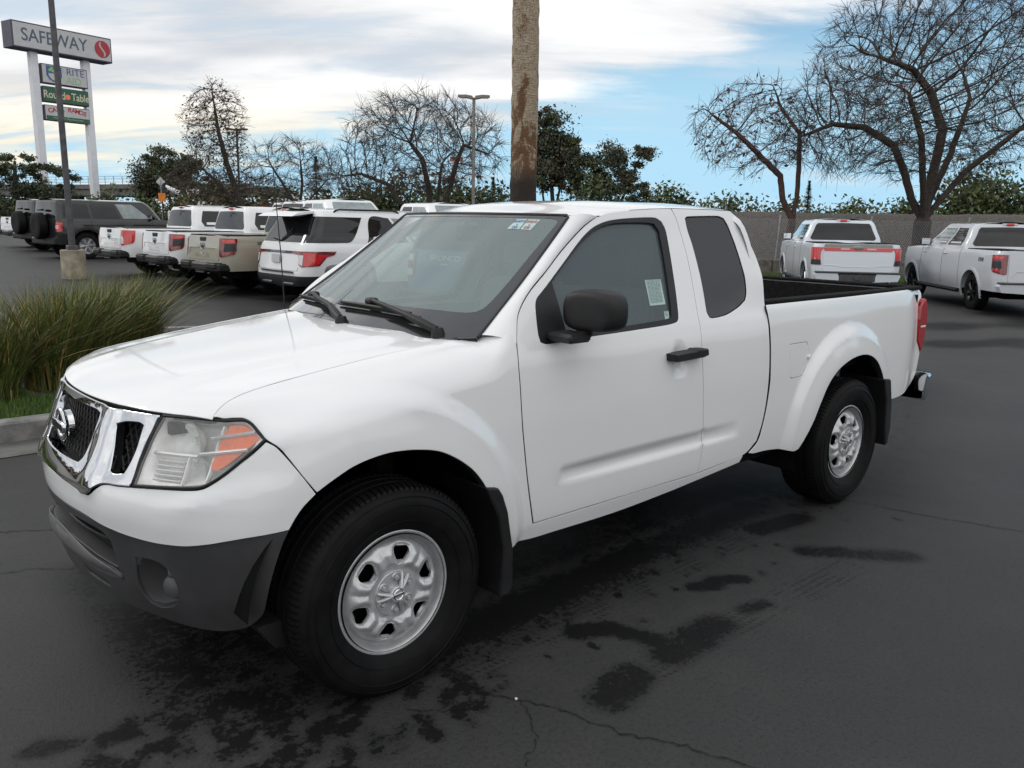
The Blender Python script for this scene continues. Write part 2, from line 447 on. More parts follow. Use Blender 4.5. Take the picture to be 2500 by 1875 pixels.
# ---------------------------------------------------------------- truck surfaces (metres, front axle at x=0, rear = +x, z up)
def pch(xs, ys):
    """monotone cubic interpolation"""
    xs = np.array(xs, float); ys = np.array(ys, float)
    h = np.diff(xs); d = np.diff(ys)/h
    m = np.zeros_like(xs); m[0] = d[0]; m[-1] = d[-1]
    for i in range(1, len(xs)-1):
        if d[i-1]*d[i] > 0:
            w1 = 2*h[i]+h[i-1]; w2 = h[i]+2*h[i-1]
            m[i] = (w1+w2)/(w1/d[i-1]+w2/d[i])
    def f(t):
        t = np.clip(np.asarray(t, float), xs[0], xs[-1])
        k = np.clip(np.searchsorted(xs, t)-1, 0, len(xs)-2)
        s = (t-xs[k])/h[k]
        return ((2*s**3-3*s**2+1)*ys[k]+(s**3-2*s**2+s)*h[k]*m[k]+(-2*s**3+3*s**2)*ys[k+1]+(s**3-s**2)*h[k]*m[k+1])
    return f

def sst(a, b, t):
    s = np.clip((np.asarray(t, float)-a)/(b-a), 0, 1)
    return s*s*(3-2*s)

XS = -0.15                       # where the nose starts to curve in
_ph = np.linspace(0, np.pi/2, 400)
_cx = np.cos(_ph)**(2/2.1); _cy = np.sin(_ph)**(2/2.1)
_al = np.concatenate([[0], np.cumsum(np.hypot(np.diff(_cx*.68), np.diff(_cy*.88)))])
NL = float(_al[-1])              # arc length of the nose quarter
def nose(w):
    w = np.clip(w, 0, NL)
    return np.interp(w, _al, _cx), np.interp(w, _al, _cy)

f_nose = pch([.20, .30, .35, .40, .45, .50, .55, .60, .65, .70, .75, .80, .85, .90, .95, 1.0, 1.05, 1.10],
             [-.64, -.735, -.762, -.783, -.797, -.803, -.808, -.814, -.820, -.826, -.826, -.812, -.787, -.766, -.748, -.727, -.712, -.69])
f_h = pch([.25, .36, .46, .55, .70, .85, 1.0, 1.10, 1.17, 1.22, 1.30, 1.45, 1.60, 1.70, 1.74, 1.80],
          [.80, .83, .858, .868, .876, .878, .872, .862, .846, .826, .792, .727, .662, .622, .60, .52])
f_hb = pch([.25, .40, .46, .55, .70, .85, 1.0, 1.10, 1.17, 1.215, 1.24, 1.26], [.80, .845, .858, .868, .876, .878, .874, .866, .856, .845, .83, .81])

def flare(x, z):
    r1 = np.hypot(x+.08, z-.40); b1 = .034*sst(.715, .635, r1)+.016*sst(.66, .48, r1)
    k = sst(.47, .60, z)*1.0
    r2 = np.hypot(x-3.15, z-.45); b2 = .034*sst(.645, .565, r2)+.016*sst(.60, .45, r2)
    return b1+b2

_gx = [-.75, -.526, -.497, -.456, -.4, -.3, -.17, 0, .18, .305, .4, .463, .50, .54, .60]
f_zt = pch(_gx, [.98, 1.031, 1.053, 1.071, 1.085, 1.102, 1.122, 1.145, 1.167, 1.180, 1.189, 1.194, 1.203, 1.215, 1.228])   # hood gap height
f_yt = pch(_gx, [.76, .697, .679, .66, .643, .633, .636, .637, .642, .656, .668, .68, .712, .755, .805])

def S_nose(w, z):
    """front wrap: w = arc length from the centreline (signed, + = driver's side, which is -y)"""
    w = np.asarray(w, float); z = np.asarray(z, float)
    a = np.abs(w); cx, cy = nose(a)
    xs = np.where(a < NL, XS-(XS-f_nose(z))*cx, XS+(a-NL))
    h = f_h(np.minimum(z, 1.1))
    y = h*np.where(a < NL, cy, 1.0)
    y = y+flare(xs, z)*sst(.45, .95, cy)
    return np.stack([xs, -np.sign(w+1e-12)*y, z+0*w], -1)

def S_side(x, z):
    """cab side below and above the belt"""
    x = np.asarray(x, float); z = np.asarray(z, float)
    y = f_h(z)-.03*sst(1.2, 1.7, z)*sst(1.3, .6, x)+.035*sst(1.2, 1.4, z)*sst(1.7, 2.3, x)
    y = y+flare(x, z)
    # recessed band along the doors and the shallow dish behind the handle
    zc = .617+.014*(x-.8)
    g = sst(.040, .018, np.abs(z-zc-.004))*sst(.78, .83, x)*sst(2.10, 2.02, x)
    y = y-.011*g
    rr = np.hypot((x-1.563)/.062, (z-1.025)/.085)
    y = y-.016*sst(1.0, .55, rr)
    return np.stack([x, -y, z+0*x], -1)

def S_fend(x, s):
    """fender: s<=0 is straight side (z = zb+s), s in 0...28 rolls over to the hood gap"""
    x = np.asarray(x, float); s = np.asarray(s, float)
    zt = f_zt(x); zb = zt-.15
    # nose curve-in
    xx = np.clip((XS-x)/(XS-f_nose(np.minimum(zb+np.minimum(s, 0), .98))), 0, .9999)
    cy = np.where(x < XS, (1-xx**2.1)**(1/2.1), 1.0)
    zlow = zb+np.minimum(s, 0)
    hb = f_h(np.minimum(zlow, 1.1))*cy
    yt = np.minimum(f_yt(x), hb-.02)
    q = np.clip(s/.28, 0, 1.25)*(np.pi/2)*.86
    k = np.sin(.86*np.pi/2)
    z = np.where(s > 0, zb+(zt-zb)*np.sin(q)/k, zlow)
    y = np.where(s > 0, yt+(hb-yt)*(np.cos(q)-np.cos(.86*np.pi/2))/(1-np.cos(.86*np.pi/2)), hb)
    y = y+(np.minimum(f_h(z), y+.2)-y)*sst(.36, .56, x)*(1-sst(.12, .279, s)*sst(.575, .47, x))
    y = y+flare(x, z)*sst(.45, .95, cy)*np.cos(np.clip(q, 0, np.pi/2))
    return np.stack([x, -y, z], -1)

def S_bed(x, z):
    x = np.asarray(x, float); z = np.asarray(z, float)
    y = f_hb(z)+flare(x, z)
    y = y-.05*sst(3.85, 4.22, x)**2
    return np.stack([x, -y, z+0*x], -1)

f_hg = pch([0, .03, .10, .25, .45, .75, 1.05, 1.3], [0, .020, .044, .074, .104, .142, .174, .196])
def S_hood(x, y):
    x = np.asarray(x, float); y = np.asarray(y, float)
    a = np.clip(np.abs(y)/.885, 0, .9999)
    xf = XS-(XS+.722)*(1-a**2.1)**(1/2.1)
    d = x-xf
    z = 1.030+f_hg(np.maximum(d, 0))+np.minimum(d, 0)*1.2
    z = z-.006*(np.abs(y)/.7)**2*sst(.0, .3, d)
    # raised centre with soft shoulders running from the grille corners back
    sh = .40+.10*sst(0, 1.2, d)
    z = z+.010*sst(sh+.07, sh-.07, np.abs(y))*sst(.0, .25, d)
    return np.stack([x, y, z], -1)

def S_wind(p, q):
    """windshield: p -1..1 (driver's side = -1 -> y<0), q 0..1 upward"""
    p = np.asarray(p, float); q = np.asarray(q, float)
    x = .475+(1.082-.475)*q-(.20-.10*q)*(1-p*p)
    y = p*(.745+(.607-.745)*q)
    z = 1.205+(1.660-1.205)*q+.004*(1-p*p)-.012*np.sin(np.pi*q)
    return np.stack([x, y, z], -1)

f_rz = pch([.80, .95, 1.10, 1.3, 1.6, 2.0, 2.15, 2.22, 2.27, 2.32], [1.635, 1.675, 1.700, 1.722, 1.742, 1.744, 1.738, 1.728, 1.705, 1.655])
def S_roof(x, y):
    x = np.asarray(x, float); y = np.asarray(y, float)
    a = np.abs(y)
    z = f_rz(x+.10*(a/.62)**2*sst(1.35, 1.0, x)*-1)-.022*(a/.62)**2-.03*sst(.47, .66, a)**1.5-.02*sst(.58, .66, a)
    return np.stack([x, y, z], -1)
# ================================================================ setting: ground, kerb, planter, embankment
FH = np.array([sin(YAW), cos(YAW)]); RH = np.array([cos(YAW), -sin(YAW)])
def gz(x, y):
    x = np.asarray(x, float); y = np.asarray(y, float)
    d = (x-CAM[0])*FH[0]+(y-CAM[1])*FH[1]; l = (x-CAM[0])*RH[0]+(y-CAM[1])*RH[1]
    return -.016*np.clip(l, -24, 24)*sst(6, 14, d)
def vnoise(x, y, seed=0):
    def h(i, j): return np.modf(np.abs(np.sin(i*127.1+j*311.7+seed*74.7)*43758.5453))[0]
    i = np.floor(x); j = np.floor(y); u = x-i; v = y-j; u = u*u*(3-2*u); v = v*v*(3-2*v)
    return (h(i, j)*(1-u)+h(i+1, j)*u)*(1-v)+(h(i, j+1)*(1-u)+h(i+1, j+1)*u)*v
def fbm(x, y, o=4, seed=0): return sum(vnoise(x*2**k, y*2**k, seed+k)*.5**k for k in range(o))/sum(.5**k for k in range(o))

def axis(a, b, st, lo, hi):
    m = list(np.arange(a, b+1e-6, st)); r = []; v, s = b, st
    while v < hi: s *= 1.18; v += s; r.append(v)
    l = []; v, s = a, st
    while v > lo: s *= 1.18; v -= s; l.append(v)
    return np.array(l[::-1]+m+r)
gx_ = axis(-2.4, 5.2, .032, -420, 900); gy_ = axis(-2.9, 2.6, .032, -420, 900)
XX, YY = np.meshgrid(gx_, gy_, indexing='ij'); ZZ = gz(XX, YY)
def cap(x0, y0, x1, y1, r, s=1., soft=.06):
    ax, ay = x1-x0, y1-y0; t = np.clip(((XX-x0)*ax+(YY-y0)*ay)/(ax*ax+ay*ay+1e-9), 0, 1)
    d = np.hypot(XX-x0-t*ax, YY-y0-t*ay)
    return s*np.clip(1-(d-r)/soft, 0, 1.0)*(d < r+soft)
WET = np.zeros_like(XX); TRD = np.zeros_like(XX)
nz = fbm(XX*7, YY*7, 4, 3)
for c in ((.15, -.72, 2.7, -.60, .06, .56, .22), (.55, -.72, 1.10, -.66, .05, .80, .16), (1.15, -.66, 1.70, -.62, .04, .78, .15), (.2, -.88, 1.5, -.80, .02, .46, .14), (-.6, -.55, .1, -.75, .05, .50, .25), (1.9, -.60, 2.45, -.64, .04, .62, .10),
          (.80, -1.00, .93, -1.06, .030, .82, .07), (.93, -1.07, 1.00, -1.25, .025, .74, .07), (1.52, -1.05, 1.62, -1.10, .02, .80, .06), (1.66, -1.06, 1.77, -1.14, .02, .78, .06), (2.32, -1.16, 2.46, -1.30, .04, .62, .09), (2.5, -1.36, 2.66, -1.52, .05, .52, .09),
          (2.40, -.83, 2.75, -.88, .05, .66, .09), (.95, -1.35, 1.30, -1.33, .05, .62, .10), (.55, -1.40, .72, -1.36, .06, .60, .08), (1.5, -1.33, 1.62, -1.35, .02, .6, .06)):
    WET = np.maximum(WET, cap(*c))
rs = random.Random(5)
for k in range(190):
    x, y = rs.uniform(-1.05, .35), rs.uniform(-1.2, -.42); a = rs.uniform(0, 6.28); l = rs.uniform(.01, .09)
    WET = np.maximum(WET, cap(x, y, x+l*cos(a), y+l*sin(a)*.6, rs.uniform(.002, .016), rs.uniform(.45, .75), .05))
for k in range(150):
    x, y = rs.uniform(.2, 3.2), rs.uniform(-.55-.9*rs.random()**1.3, -.5); a = rs.uniform(0, 6.28); l = rs.uniform(.0, .04)
    WET = np.maximum(WET, cap(x, y, x+l*cos(a), y+l*sin(a), rs.uniform(.001, .008), rs.uniform(.5, .72), .035))
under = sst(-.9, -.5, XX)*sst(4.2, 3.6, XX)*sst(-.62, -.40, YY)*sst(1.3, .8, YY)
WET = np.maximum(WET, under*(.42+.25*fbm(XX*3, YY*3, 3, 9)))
for c in ((11.9, 1.75, 13.2, 1.10, .18, .9, .4), (14.3, 2.9, 15.6, 2.1, .16, .85, .4), (16.5, 1.4, 19.5, 3.2, .9, .62, .6), (4.6, 9.6, 9.5, 9.7, .6, .55, .8), (5, 13, 9, 13.2, .8, .5, .9), (5, 15.6, 9, 15.8, .8, .5, .9), (3.6, -.8, 7.5, .6, .15, .40, .8), (2.6, 11.2, 4.0, 12.6, .4, .5, .6), (1.0, 9.6, 2.5, 10.2, .2, .45, .6)):
    WET = np.maximum(WET, cap(*c))
TRD = np.maximum(TRD, cap(.25, -.90, 3.3, -.80, .085, .95, .06)); TRD = np.maximum(TRD, cap(.5, -1.37, 2.3, -1.39, .07, .80, .05)); TRD = np.maximum(TRD, cap(.15, -.56, 2.6, -.50, .06, .7, .05))
a, b = XX.shape
V = np.stack([XX, YY, ZZ], -1).reshape(-1, 3)
idx = np.arange(a*b).reshape(a, b)
F = np.stack([idx[:-1, :-1], idx[1:, :-1], idx[1:, 1:], idx[:-1, 1:]], -1).reshape(-1, 4)
me = bpy.data.meshes.new('ground'); me.vertices.add(len(V)); me.vertices.foreach_set('co', V.ravel())
me.loops.add(F.size); me.loops.foreach_set('vertex_index', F.ravel()); me.polygons.add(len(F)); me.polygons.foreach_set('loop_start', np.arange(0, F.size, 4)); me.polygons.foreach_set('loop_total', np.full(len(F), 4))
me.update(); me.validate()
at = me.attributes.new('wet', 'FLOAT', 'POINT'); at.data.foreach_set('value', WET.ravel().astype(np.float32))
at = me.attributes.new('tread', 'FLOAT', 'POINT'); at.data.foreach_set('value', TRD.ravel().astype(np.float32))
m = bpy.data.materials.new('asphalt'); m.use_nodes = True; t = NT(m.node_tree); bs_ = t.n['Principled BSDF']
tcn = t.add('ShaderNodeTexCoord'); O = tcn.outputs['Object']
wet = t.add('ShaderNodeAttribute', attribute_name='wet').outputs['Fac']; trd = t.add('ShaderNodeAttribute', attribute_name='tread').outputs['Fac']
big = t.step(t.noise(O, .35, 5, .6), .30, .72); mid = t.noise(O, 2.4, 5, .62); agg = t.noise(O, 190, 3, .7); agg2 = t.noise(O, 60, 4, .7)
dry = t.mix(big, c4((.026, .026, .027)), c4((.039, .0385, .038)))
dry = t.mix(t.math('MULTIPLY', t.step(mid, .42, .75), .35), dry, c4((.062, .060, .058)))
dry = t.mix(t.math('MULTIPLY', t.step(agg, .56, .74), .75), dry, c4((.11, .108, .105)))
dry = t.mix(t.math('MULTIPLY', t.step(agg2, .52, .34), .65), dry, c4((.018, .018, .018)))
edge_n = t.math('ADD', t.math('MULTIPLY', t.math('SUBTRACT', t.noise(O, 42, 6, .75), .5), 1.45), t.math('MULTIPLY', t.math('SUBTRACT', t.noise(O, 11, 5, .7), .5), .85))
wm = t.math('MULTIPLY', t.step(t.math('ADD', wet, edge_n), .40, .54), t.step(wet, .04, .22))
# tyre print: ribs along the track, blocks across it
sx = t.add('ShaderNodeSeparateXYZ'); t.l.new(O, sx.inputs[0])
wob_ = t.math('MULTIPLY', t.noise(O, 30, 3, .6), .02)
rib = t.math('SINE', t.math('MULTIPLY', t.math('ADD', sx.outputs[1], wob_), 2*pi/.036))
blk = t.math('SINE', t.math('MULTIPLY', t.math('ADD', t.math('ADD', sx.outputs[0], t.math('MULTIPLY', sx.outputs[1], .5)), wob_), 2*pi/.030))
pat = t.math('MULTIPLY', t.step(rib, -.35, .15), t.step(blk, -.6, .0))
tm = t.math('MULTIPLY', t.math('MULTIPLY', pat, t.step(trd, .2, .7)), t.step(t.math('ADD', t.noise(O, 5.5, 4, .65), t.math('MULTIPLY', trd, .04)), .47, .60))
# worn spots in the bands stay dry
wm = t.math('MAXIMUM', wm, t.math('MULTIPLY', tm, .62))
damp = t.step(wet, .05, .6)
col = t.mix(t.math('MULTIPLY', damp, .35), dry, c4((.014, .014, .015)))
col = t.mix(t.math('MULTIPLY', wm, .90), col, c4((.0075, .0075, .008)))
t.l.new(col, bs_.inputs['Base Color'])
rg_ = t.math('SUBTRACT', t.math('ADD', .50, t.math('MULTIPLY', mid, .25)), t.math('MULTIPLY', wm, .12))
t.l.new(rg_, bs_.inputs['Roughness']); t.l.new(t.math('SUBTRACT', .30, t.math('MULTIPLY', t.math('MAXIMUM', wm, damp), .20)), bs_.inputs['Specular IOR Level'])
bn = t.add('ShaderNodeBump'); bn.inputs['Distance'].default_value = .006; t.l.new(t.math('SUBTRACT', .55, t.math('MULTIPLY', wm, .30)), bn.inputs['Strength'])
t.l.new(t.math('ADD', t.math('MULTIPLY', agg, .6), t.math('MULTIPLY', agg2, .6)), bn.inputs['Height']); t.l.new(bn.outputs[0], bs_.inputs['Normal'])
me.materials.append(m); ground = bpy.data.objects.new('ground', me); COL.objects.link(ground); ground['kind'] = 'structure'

# cracks
M_CRACK = mat('crack_dark', (.006, .006, .006), .9, nscale=60, namp=.3)
def crack(pts, wd, seed):
    q = MB(); r = random.Random(seed); P = []
    pts = [np.array(p) for p in pts]
    for a_, b_ in zip(pts[:-1], pts[1:]):
        n = max(2, int(np.linalg.norm(b_-a_)/.018))
        for i in range(n): P.append(a_+(b_-a_)*i/n+np.array([r.gauss(0, .006), r.gauss(0, .006)]))
    for i in range(len(P)-1):
        d = P[i+1]-P[i]; nrm_ = np.array([-d[1], d[0]])/(np.linalg.norm(d)+1e-9); w0_, w1_ = wd*r.uniform(.3, 1), wd*r.uniform(.3, 1)
        q.add([(*(P[i]-nrm_*w0_), .004), (*(P[i]+nrm_*w0_), .004), (*(P[i+1]+nrm_*w1_), .004), (*(P[i+1]-nrm_*w1_), .004)], [(0, 1, 2, 3)])
    o = q.build('pavement_crack', M_CRACK, None, smooth=0); o['kind'] = 'structure'
crack([(.20, -.88), (.24, -1.12), (.36, -1.33), (.42, -1.55), (.52, -1.73), (.62, -2.0)], .0035, 1)
crack([(-.05, -1.0), (.1, -1.12), (.24, -1.12)], .002, 2)
crack([(.3, -1.22), (.2, -1.4), (.05, -1.5)], .002, 3)
crack([(3.25, -.9), (3.35, -1.33), (3.55, -1.9)], .004, 4)
crack([(-2.2, 1.9), (-1.2, 1.75), (-.75, 1.68), (-.3, 1.4)], .004, 6); crack([(-1.6, 1.2), (-.74, 1.07), (-.4, .8)], .003, 7)

# planter island with its kerb, soil and lawn
isl = [(-9, 3.62), (1.6, 3.62), (2.6, 3.85), (3.3, 4.5), (3.7, 5.4), (3.75, 6.4), (3.4, 7.3), (2.6, 7.9), (1.4, 8.1), (-9, 8.1)]
M_KERB = mat('kerb_concrete', (.19, .185, .175), .85, nscale=5, namp=.35, bump=.3, bscale=120)
kb = MB(); R_ = refine(np.array(isl), .25, 70); inner = inset(R_, .15)
n = len(R_)
def ring3(A, z): return [(p[0], p[1], float(gz(p[0], p[1]))+z) for p in A]
R1_ = inset(R_, .015); P = ring3(R_, 0)+ring3(R_, .135)+ring3(R1_, .15)+ring3(inner, .15)+ring3(inner, .0)
kb.add(P, [(k*n+i, k*n+(i+1) % n, (k+1)*n+(i+1) % n, (k+1)*n+i) for k in range(4) for i in range(n)])
gutter_o = inset(R_, -.42); g_in = inset(R_, -.002)
o = kb.build('kerb', M_KERB, None, smooth=40); o['kind'] = 'structure'
kb = MB(); kb.add(ring3(g_in, .006)+ring3(gutter_o, .005), [(i, (i+1) % n, n+(i+1) % n, n+i) for i in range(n)])
M_GUT = mat('gutter_concrete', (.095, .094, .09), .7, nscale=4, namp=.3, bump=.2, bscale=150)
o = kb.build('gutter', M_GUT, None, smooth=0); o['kind'] = 'structure'
M_SOIL = mat('planter_soil', (.035, .028, .020), .95, nscale=9, namp=.5, bump=.6, bscale=40)
kb = MB(); kb.add(ring3(inner, .10), [tuple(range(n))]); o = kb.build('planter_soil', M_SOIL, None, smooth=0); o['kind'] = 'structure'
M_GRASSES = [mat('lawn_green', (.055, .12, .018), .8, nscale=12, namp=.4), mat('lawn_yellow', (.10, .14, .025), .8, nscale=12, namp=.4)]
q = MB(); r = random.Random(11)
for k in range(26000):
    x = r.uniform(-3.2, .35); y = r.uniform(3.8, 5.6)
    if x > .05 and y > 4.6: continue
    h = r.uniform(.03, .085); a = r.uniform(0, pi); dx, dy = .004*cos(a), .004*sin(a); lx, ly = r.gauss(0, .02), r.gauss(0, .02)
    q.add([(x-dx, y-dy, .10), (x+dx, y+dy, .10), (x+lx, y+ly, .10+h)], [(0, 1, 2)], r.random() < .3)
o = q.build('lawn', M_GRASSES, None, smooth=0, fix=False); tag(o, 'short bright green lawn grass beside the kerb', 'grass', kind='stuff')
# tall strap-leaved grass tufts
M_BLADE = [mat('blade_green', (.115, .150, .034), .55, nscale=5, namp=.4), mat('blade_dark', (.060, .088, .022), .55, nscale=5, namp=.4), mat('blade_straw', (.36, .27, .09), .6, nscale=8, namp=.4), mat('blade_rust', (.17, .095, .030), .6, nscale=8, namp=.4)]
def tuft(x, y, rad, h, n, seed, label):
    q = MB(); r = random.Random(seed); z0 = .10
    for k in range(int(n*.72)):
        a = r.uniform(0, 2*pi); rr_ = rad*.45*math.sqrt(r.random()); bx, by = x+rr_*cos(a), y+rr_*sin(a)
        L = h*r.uniform(.55, 1.15); lean = r.uniform(.02, .72)*(.4+.6*rr_/(rad*.45)); a2 = a+r.gauss(0, .9)
        wx, wy = cos(a2)*lean+r.gauss(.03+.05*max(0, x), .12), sin(a2)*lean+r.gauss(-.02, .08)              # all pushed a little by the wind
        wd = r.uniform(.0035, .0085); px2 = -sin(a2), cos(a2); P = []; m_i = r.random()
        mi = 0 if m_i < .5 else (1 if m_i < .78 else (2 if m_i < .92 else 3))
        N_ = 6; cx, cy, cz = bx, by, z0; ang = 0.
        tw = r.uniform(-.8, .8)
        for i in range(N_+1):
            s = i/N_; w_ = wd*(1-s)**.6*(1 if s > .1 else .8)
            bend = s**1.7; gx2 = wx*bend*1.25; gy2 = wy*bend*1.25
            zz = z0+L*(s-.36*(lean)*s**2.6); P += [(bx+L*gx2-px2[0]*w_, by+L*gy2-px2[1]*w_, zz), (bx+L*gx2+px2[0]*w_, by+L*gy2+px2[1]*w_, zz+.002*tw)]
        q.add(P, [(2*i, 2*i+1, 2*i+3, 2*i+2) for i in range(N_)], mi)
    o = q.build('ornamental_grass', M_BLADE, None, smooth=0, fix=False)
    tag(o, label, 'grass tuft', 'tall grass tufts in the planter')
for (x, y, rad, h, n, lb) in ((-.22, 4.72, .42, .78, 1500, 'tall green and straw grass tuft nearest the kerb end at the left edge'),
                              (.30, 5.05, .50, .92, 2200, 'tall grass tuft second from the left in the planter'),
                              (.72, 5.55, .50, .93, 2200, 'tall grass tuft in the middle of the planter beside the hood'),
                              (1.25, 6.05, .50, .92, 2000, 'tall grass tuft farthest right in the planter, bending over the asphalt'),
                              (-.75, 4.95, .45, .80, 900, 'shorter grass tuft behind the lawn strip')):
    tuft(x, y, rad, h, n, int(x*100+500), lb)
q = MB(); q.lathe([(0, 0), (.005, .001), (.006, .004), (.004, .007), (0, .008)], (.29, -1.20, .0), 'z', 8)
tag(q.build('pebble', mat('pale_stone', (.55, .53, .5), .8, nscale=60, namp=.3)), 'small pale pebble lying beside the long crack', 'pebble')

# railway embankment, low concrete wall, chain-link fence on the right
BH = radians(40); bd = np.array([sin(BH), -cos(BH)]); bn_ = np.array([cos(BH), sin(BH)])       # along the fence / away from the lot
B0 = np.array([24.3, 12.4])
def bp(s, o_, z=0.):
    p = B0+bd*s+bn_*o_; return (p[0], p[1], z)
GB = -.19
M_BALLAST = mat('ballast_stone', (.080, .070, .063), .95, nscale=22, namp=.85, bump=1.0, bscale=14)
q = MB(); S_ = np.linspace(-6.5, 60, 60); prof = [(.45, GB-.2), (.45, GB+.45), (1.6, .55), (3.2, 1.25), (5.2, 2.02), (5.6, 2.16), (9, 2.18), (9.3, 2.1), (14, .6), (16, -.4)]
G = np.zeros((len(S_), len(prof), 3))
for i, s in enumerate(S_):
    for j, (o_, z) in enumerate(prof):
        G[i, j] = bp(s, o_, z+(.10*(vnoise(np.array(s*.7), np.array(o_*3.))-.5) if 1 < j < 9 else 0))
q.grid(G); o = q.build('railway_embankment', M_BALLAST, None, smooth=30, fix=False); o['kind'] = 'structure'
M_BAR = mat('weathered_concrete', (.15, .135, .115), .9, nscale=3, namp=.45, bump=.4, bscale=60)
for k in range(-14, 14):
    q = MB(); c0_ = bp(k*3.02+1.5, .15, GB+.27); q.box(c0_, (3.0, .30, .80), 0, .03, rz=math.atan2(bd[1], bd[0]))
    if k not in (-2, -1, 0, 1, 2, 3): continue
    o = q.build('concrete_wall', M_BAR, None, smooth=30)
    pos = {-2: 'left of the gap beside the cab roof', -1: 'behind the white pickup cut off by the cab', 0: 'behind the silver pickup with the full width light bar', 1: 'between the two silver pickups', 2: 'behind the silver pickup at the right edge', 3: 'at the far right edge of the picture'}[k]
    tag(o, 'low weathered concrete wall block '+pos, 'wall', 'low concrete wall blocks under the fence')
M_GALV = mat('galvanised_steel', (.32, .33, .34), .5, .5, nscale=15, namp=.2)
fence = thing('chain_link_fence', 'long grey chain link fence between the parking lot and the railway embankment', 'fence', bp(0, .38, 0))
def fl(s, o_, z):
    p = np.array(bp(s, o_, z))-np.array(bp(0, .38, 0)); return tuple(p)
q = MB(); z0, z1 = GB+.55, 1.86; pit = .075; Hh = z1-z0
for k in range(int(-6.2/pit), int(16/pit)):
    s = k*pit
    for sg in (1, -1):
        e0 = s; e1 = s+sg*Hh*.75
        q.tube([fl(e0, .38+.004*sg, z0), fl(e1, .38+.004*sg, z1)], .0036, 3, cap=False)
q.build('mesh', M_GALV, fence, smooth=0, fix=False)
for s in (-6.0, -3.0, .1, 3.1, 6.2, 9.3, 12.4):
    q = MB(); q.tube([fl(s, .40, GB), fl(s+.10, .40-.03, z1+.10)], .030, 10); q.lathe([(.034, 0), (.03, .02), (0, .035)], fl(s+.10, .37, z1+.10), 'z', 10); q.build('post', M_GALV, fence)
# soil, weeds between the wall and the lot
q = MB(); r = random.Random(4)
for k in range(5200):
    s = r.uniform(-2.2, 9.0); o_ = r.uniform(-1.3, -.1); p = bp(s, o_, 0); z = float(gz(p[0], p[1])); h = r.uniform(.03, .20); a = r.uniform(0, pi)
    dx, dy = .022*cos(a), .022*sin(a); q.add([(p[0]-dx, p[1]-dy, z+h*.3), (p[0]+dx, p[1]+dy, z+h*.6), (p[0]+dx*.4, p[1]+dy*.4, z+h*1.3)], [(0, 1, 2)], r.random() < .4)
o = q.build('weeds', [mat('weed_green', (.05, .10, .02), .8, nscale=8, namp=.4), mat('weed_pale', (.10, .14, .035), .8, nscale=8, namp=.4)], None, smooth=0, fix=False)
tag(o, 'patch of leafy green weeds along the low wall', 'weeds', kind='stuff')
# far land so that the horizon closes
# ================================================================ the white extended-cab pickup
truck = thing('pickup_truck', 'white extended cab pickup truck with chrome grille and steel wheels parked in front', 'pickup truck', (0, 0, 0))
def mir(half):
    """closed polygon from its half (first and last points on the centreline)"""
    h = [tuple(p) for p in half]
    return h+[(-a, b) for a, b in h[::-1] if abs(a) > 1e-6]

GAP = [(.463, .677), (.40, .668), (.305, .656), (.18, .642), (0, .637), (-.17, .636), (-.30, .633), (-.40, .643), (-.456, .66), (-.497, .679), (-.526, .697)]
def hood_front(y):
    a = abs(y)/.885
    return XS-(XS+.722)*(1-a**2.1)**(1/2.1)
hood_out = [(x, -y) for x, y in GAP]+[(hood_front(y), y) for y in (-.62, -.55, -.45, -.3, -.15, 0, .15, .3, .45, .55, .62)]+[(x, y) for x, y in GAP[::-1]]
hood_out += [(.33+.27*y*y+.14*y**4, y) for y in (.6, .45, .3, .15, 0, -.15, -.3, -.45, -.6)]
panel('hood', S_hood, hood_out, M_WHITE, truck, step=.025, depth=.03, gap=.0045, out=(0, 0, 0), rim=M_DARK)

# fenders
fend = [(.46, .279), (.40, .279), (.305, .279), (.18, .279), (0, .279), (-.17, .279), (-.30, .279), (-.40, .279), (-.456, .279), (-.497, .279), (-.522, .276),
        (-.499, .200), (-.467, .169), (-.446, .154), (-.434, .132), (-.425, .096), (-.414, .056), (-.392, .021), (-.364, -.033), (-.331, -.096), (-.296, -.154),
        (-.247, -.131), (-.177, -.108), (-.1, -.102), (-.021, -.107), (.076, -.129), (.17, -.164), (.254, -.219), (.318, -.276), (.359, -.328), (.385, -.369), (.44, -.382), (.455, -.404), (.481, -.478), (.505, -.564), (.529, -.649), (.545, -.688),
        (.62, -.66), (.68, -.632), (.653, -.536), (.624, -.408), (.596, -.23), (.59, -.157), (.583, .018), (.587, .137), (.590, .199), (.580, .245), (.556, .279)]
for mr in (False, True):
    panel('fender', S_fend, fend, M_WHITE, truck, step=.0135, depth=.03, gap=.0045, mirror=mr, out=(0, 0, .6), rim=M_DARK)

# doors
DF = [(.68, .453), (.653, .549), (.624, .677), (.596, .855), (.59, .928), (.583, 1.098), (.589, 1.18), (.604, 1.224), (.626, 1.274), (.662, 1.315), (.729, 1.367), (.848, 1.440), (.961, 1.515), (1.071, 1.582), (1.147, 1.625), (1.221, 1.657), (1.294, 1.677), (1.418, 1.691), (1.60, 1.702), (1.760, 1.708)]
DG = [(1.762, 1.708), (1.778, 1.658), (1.784, 1.569), (1.780, 1.466), (1.758, 1.324), (1.735, 1.192), (1.731, 1.056), (1.742, .908), (1.756, .763), (1.770, .655), (1.776, .62), (1.776, .536), (1.770, .463), (1.767, .449)]
CR = [(1.762, 1.708), (2.005, 1.708), (2.20, 1.705), (2.258, 1.65), (2.285, 1.569), (2.308, 1.495), (2.318, 1.413), (2.316, 1.332), (2.312, 1.243), (2.310, 1.213), (2.306, 1.11), (2.311, .957), (2.312, .841), (2.305, .724), (2.285, .61), (2.257, .532), (2.159, .474)]
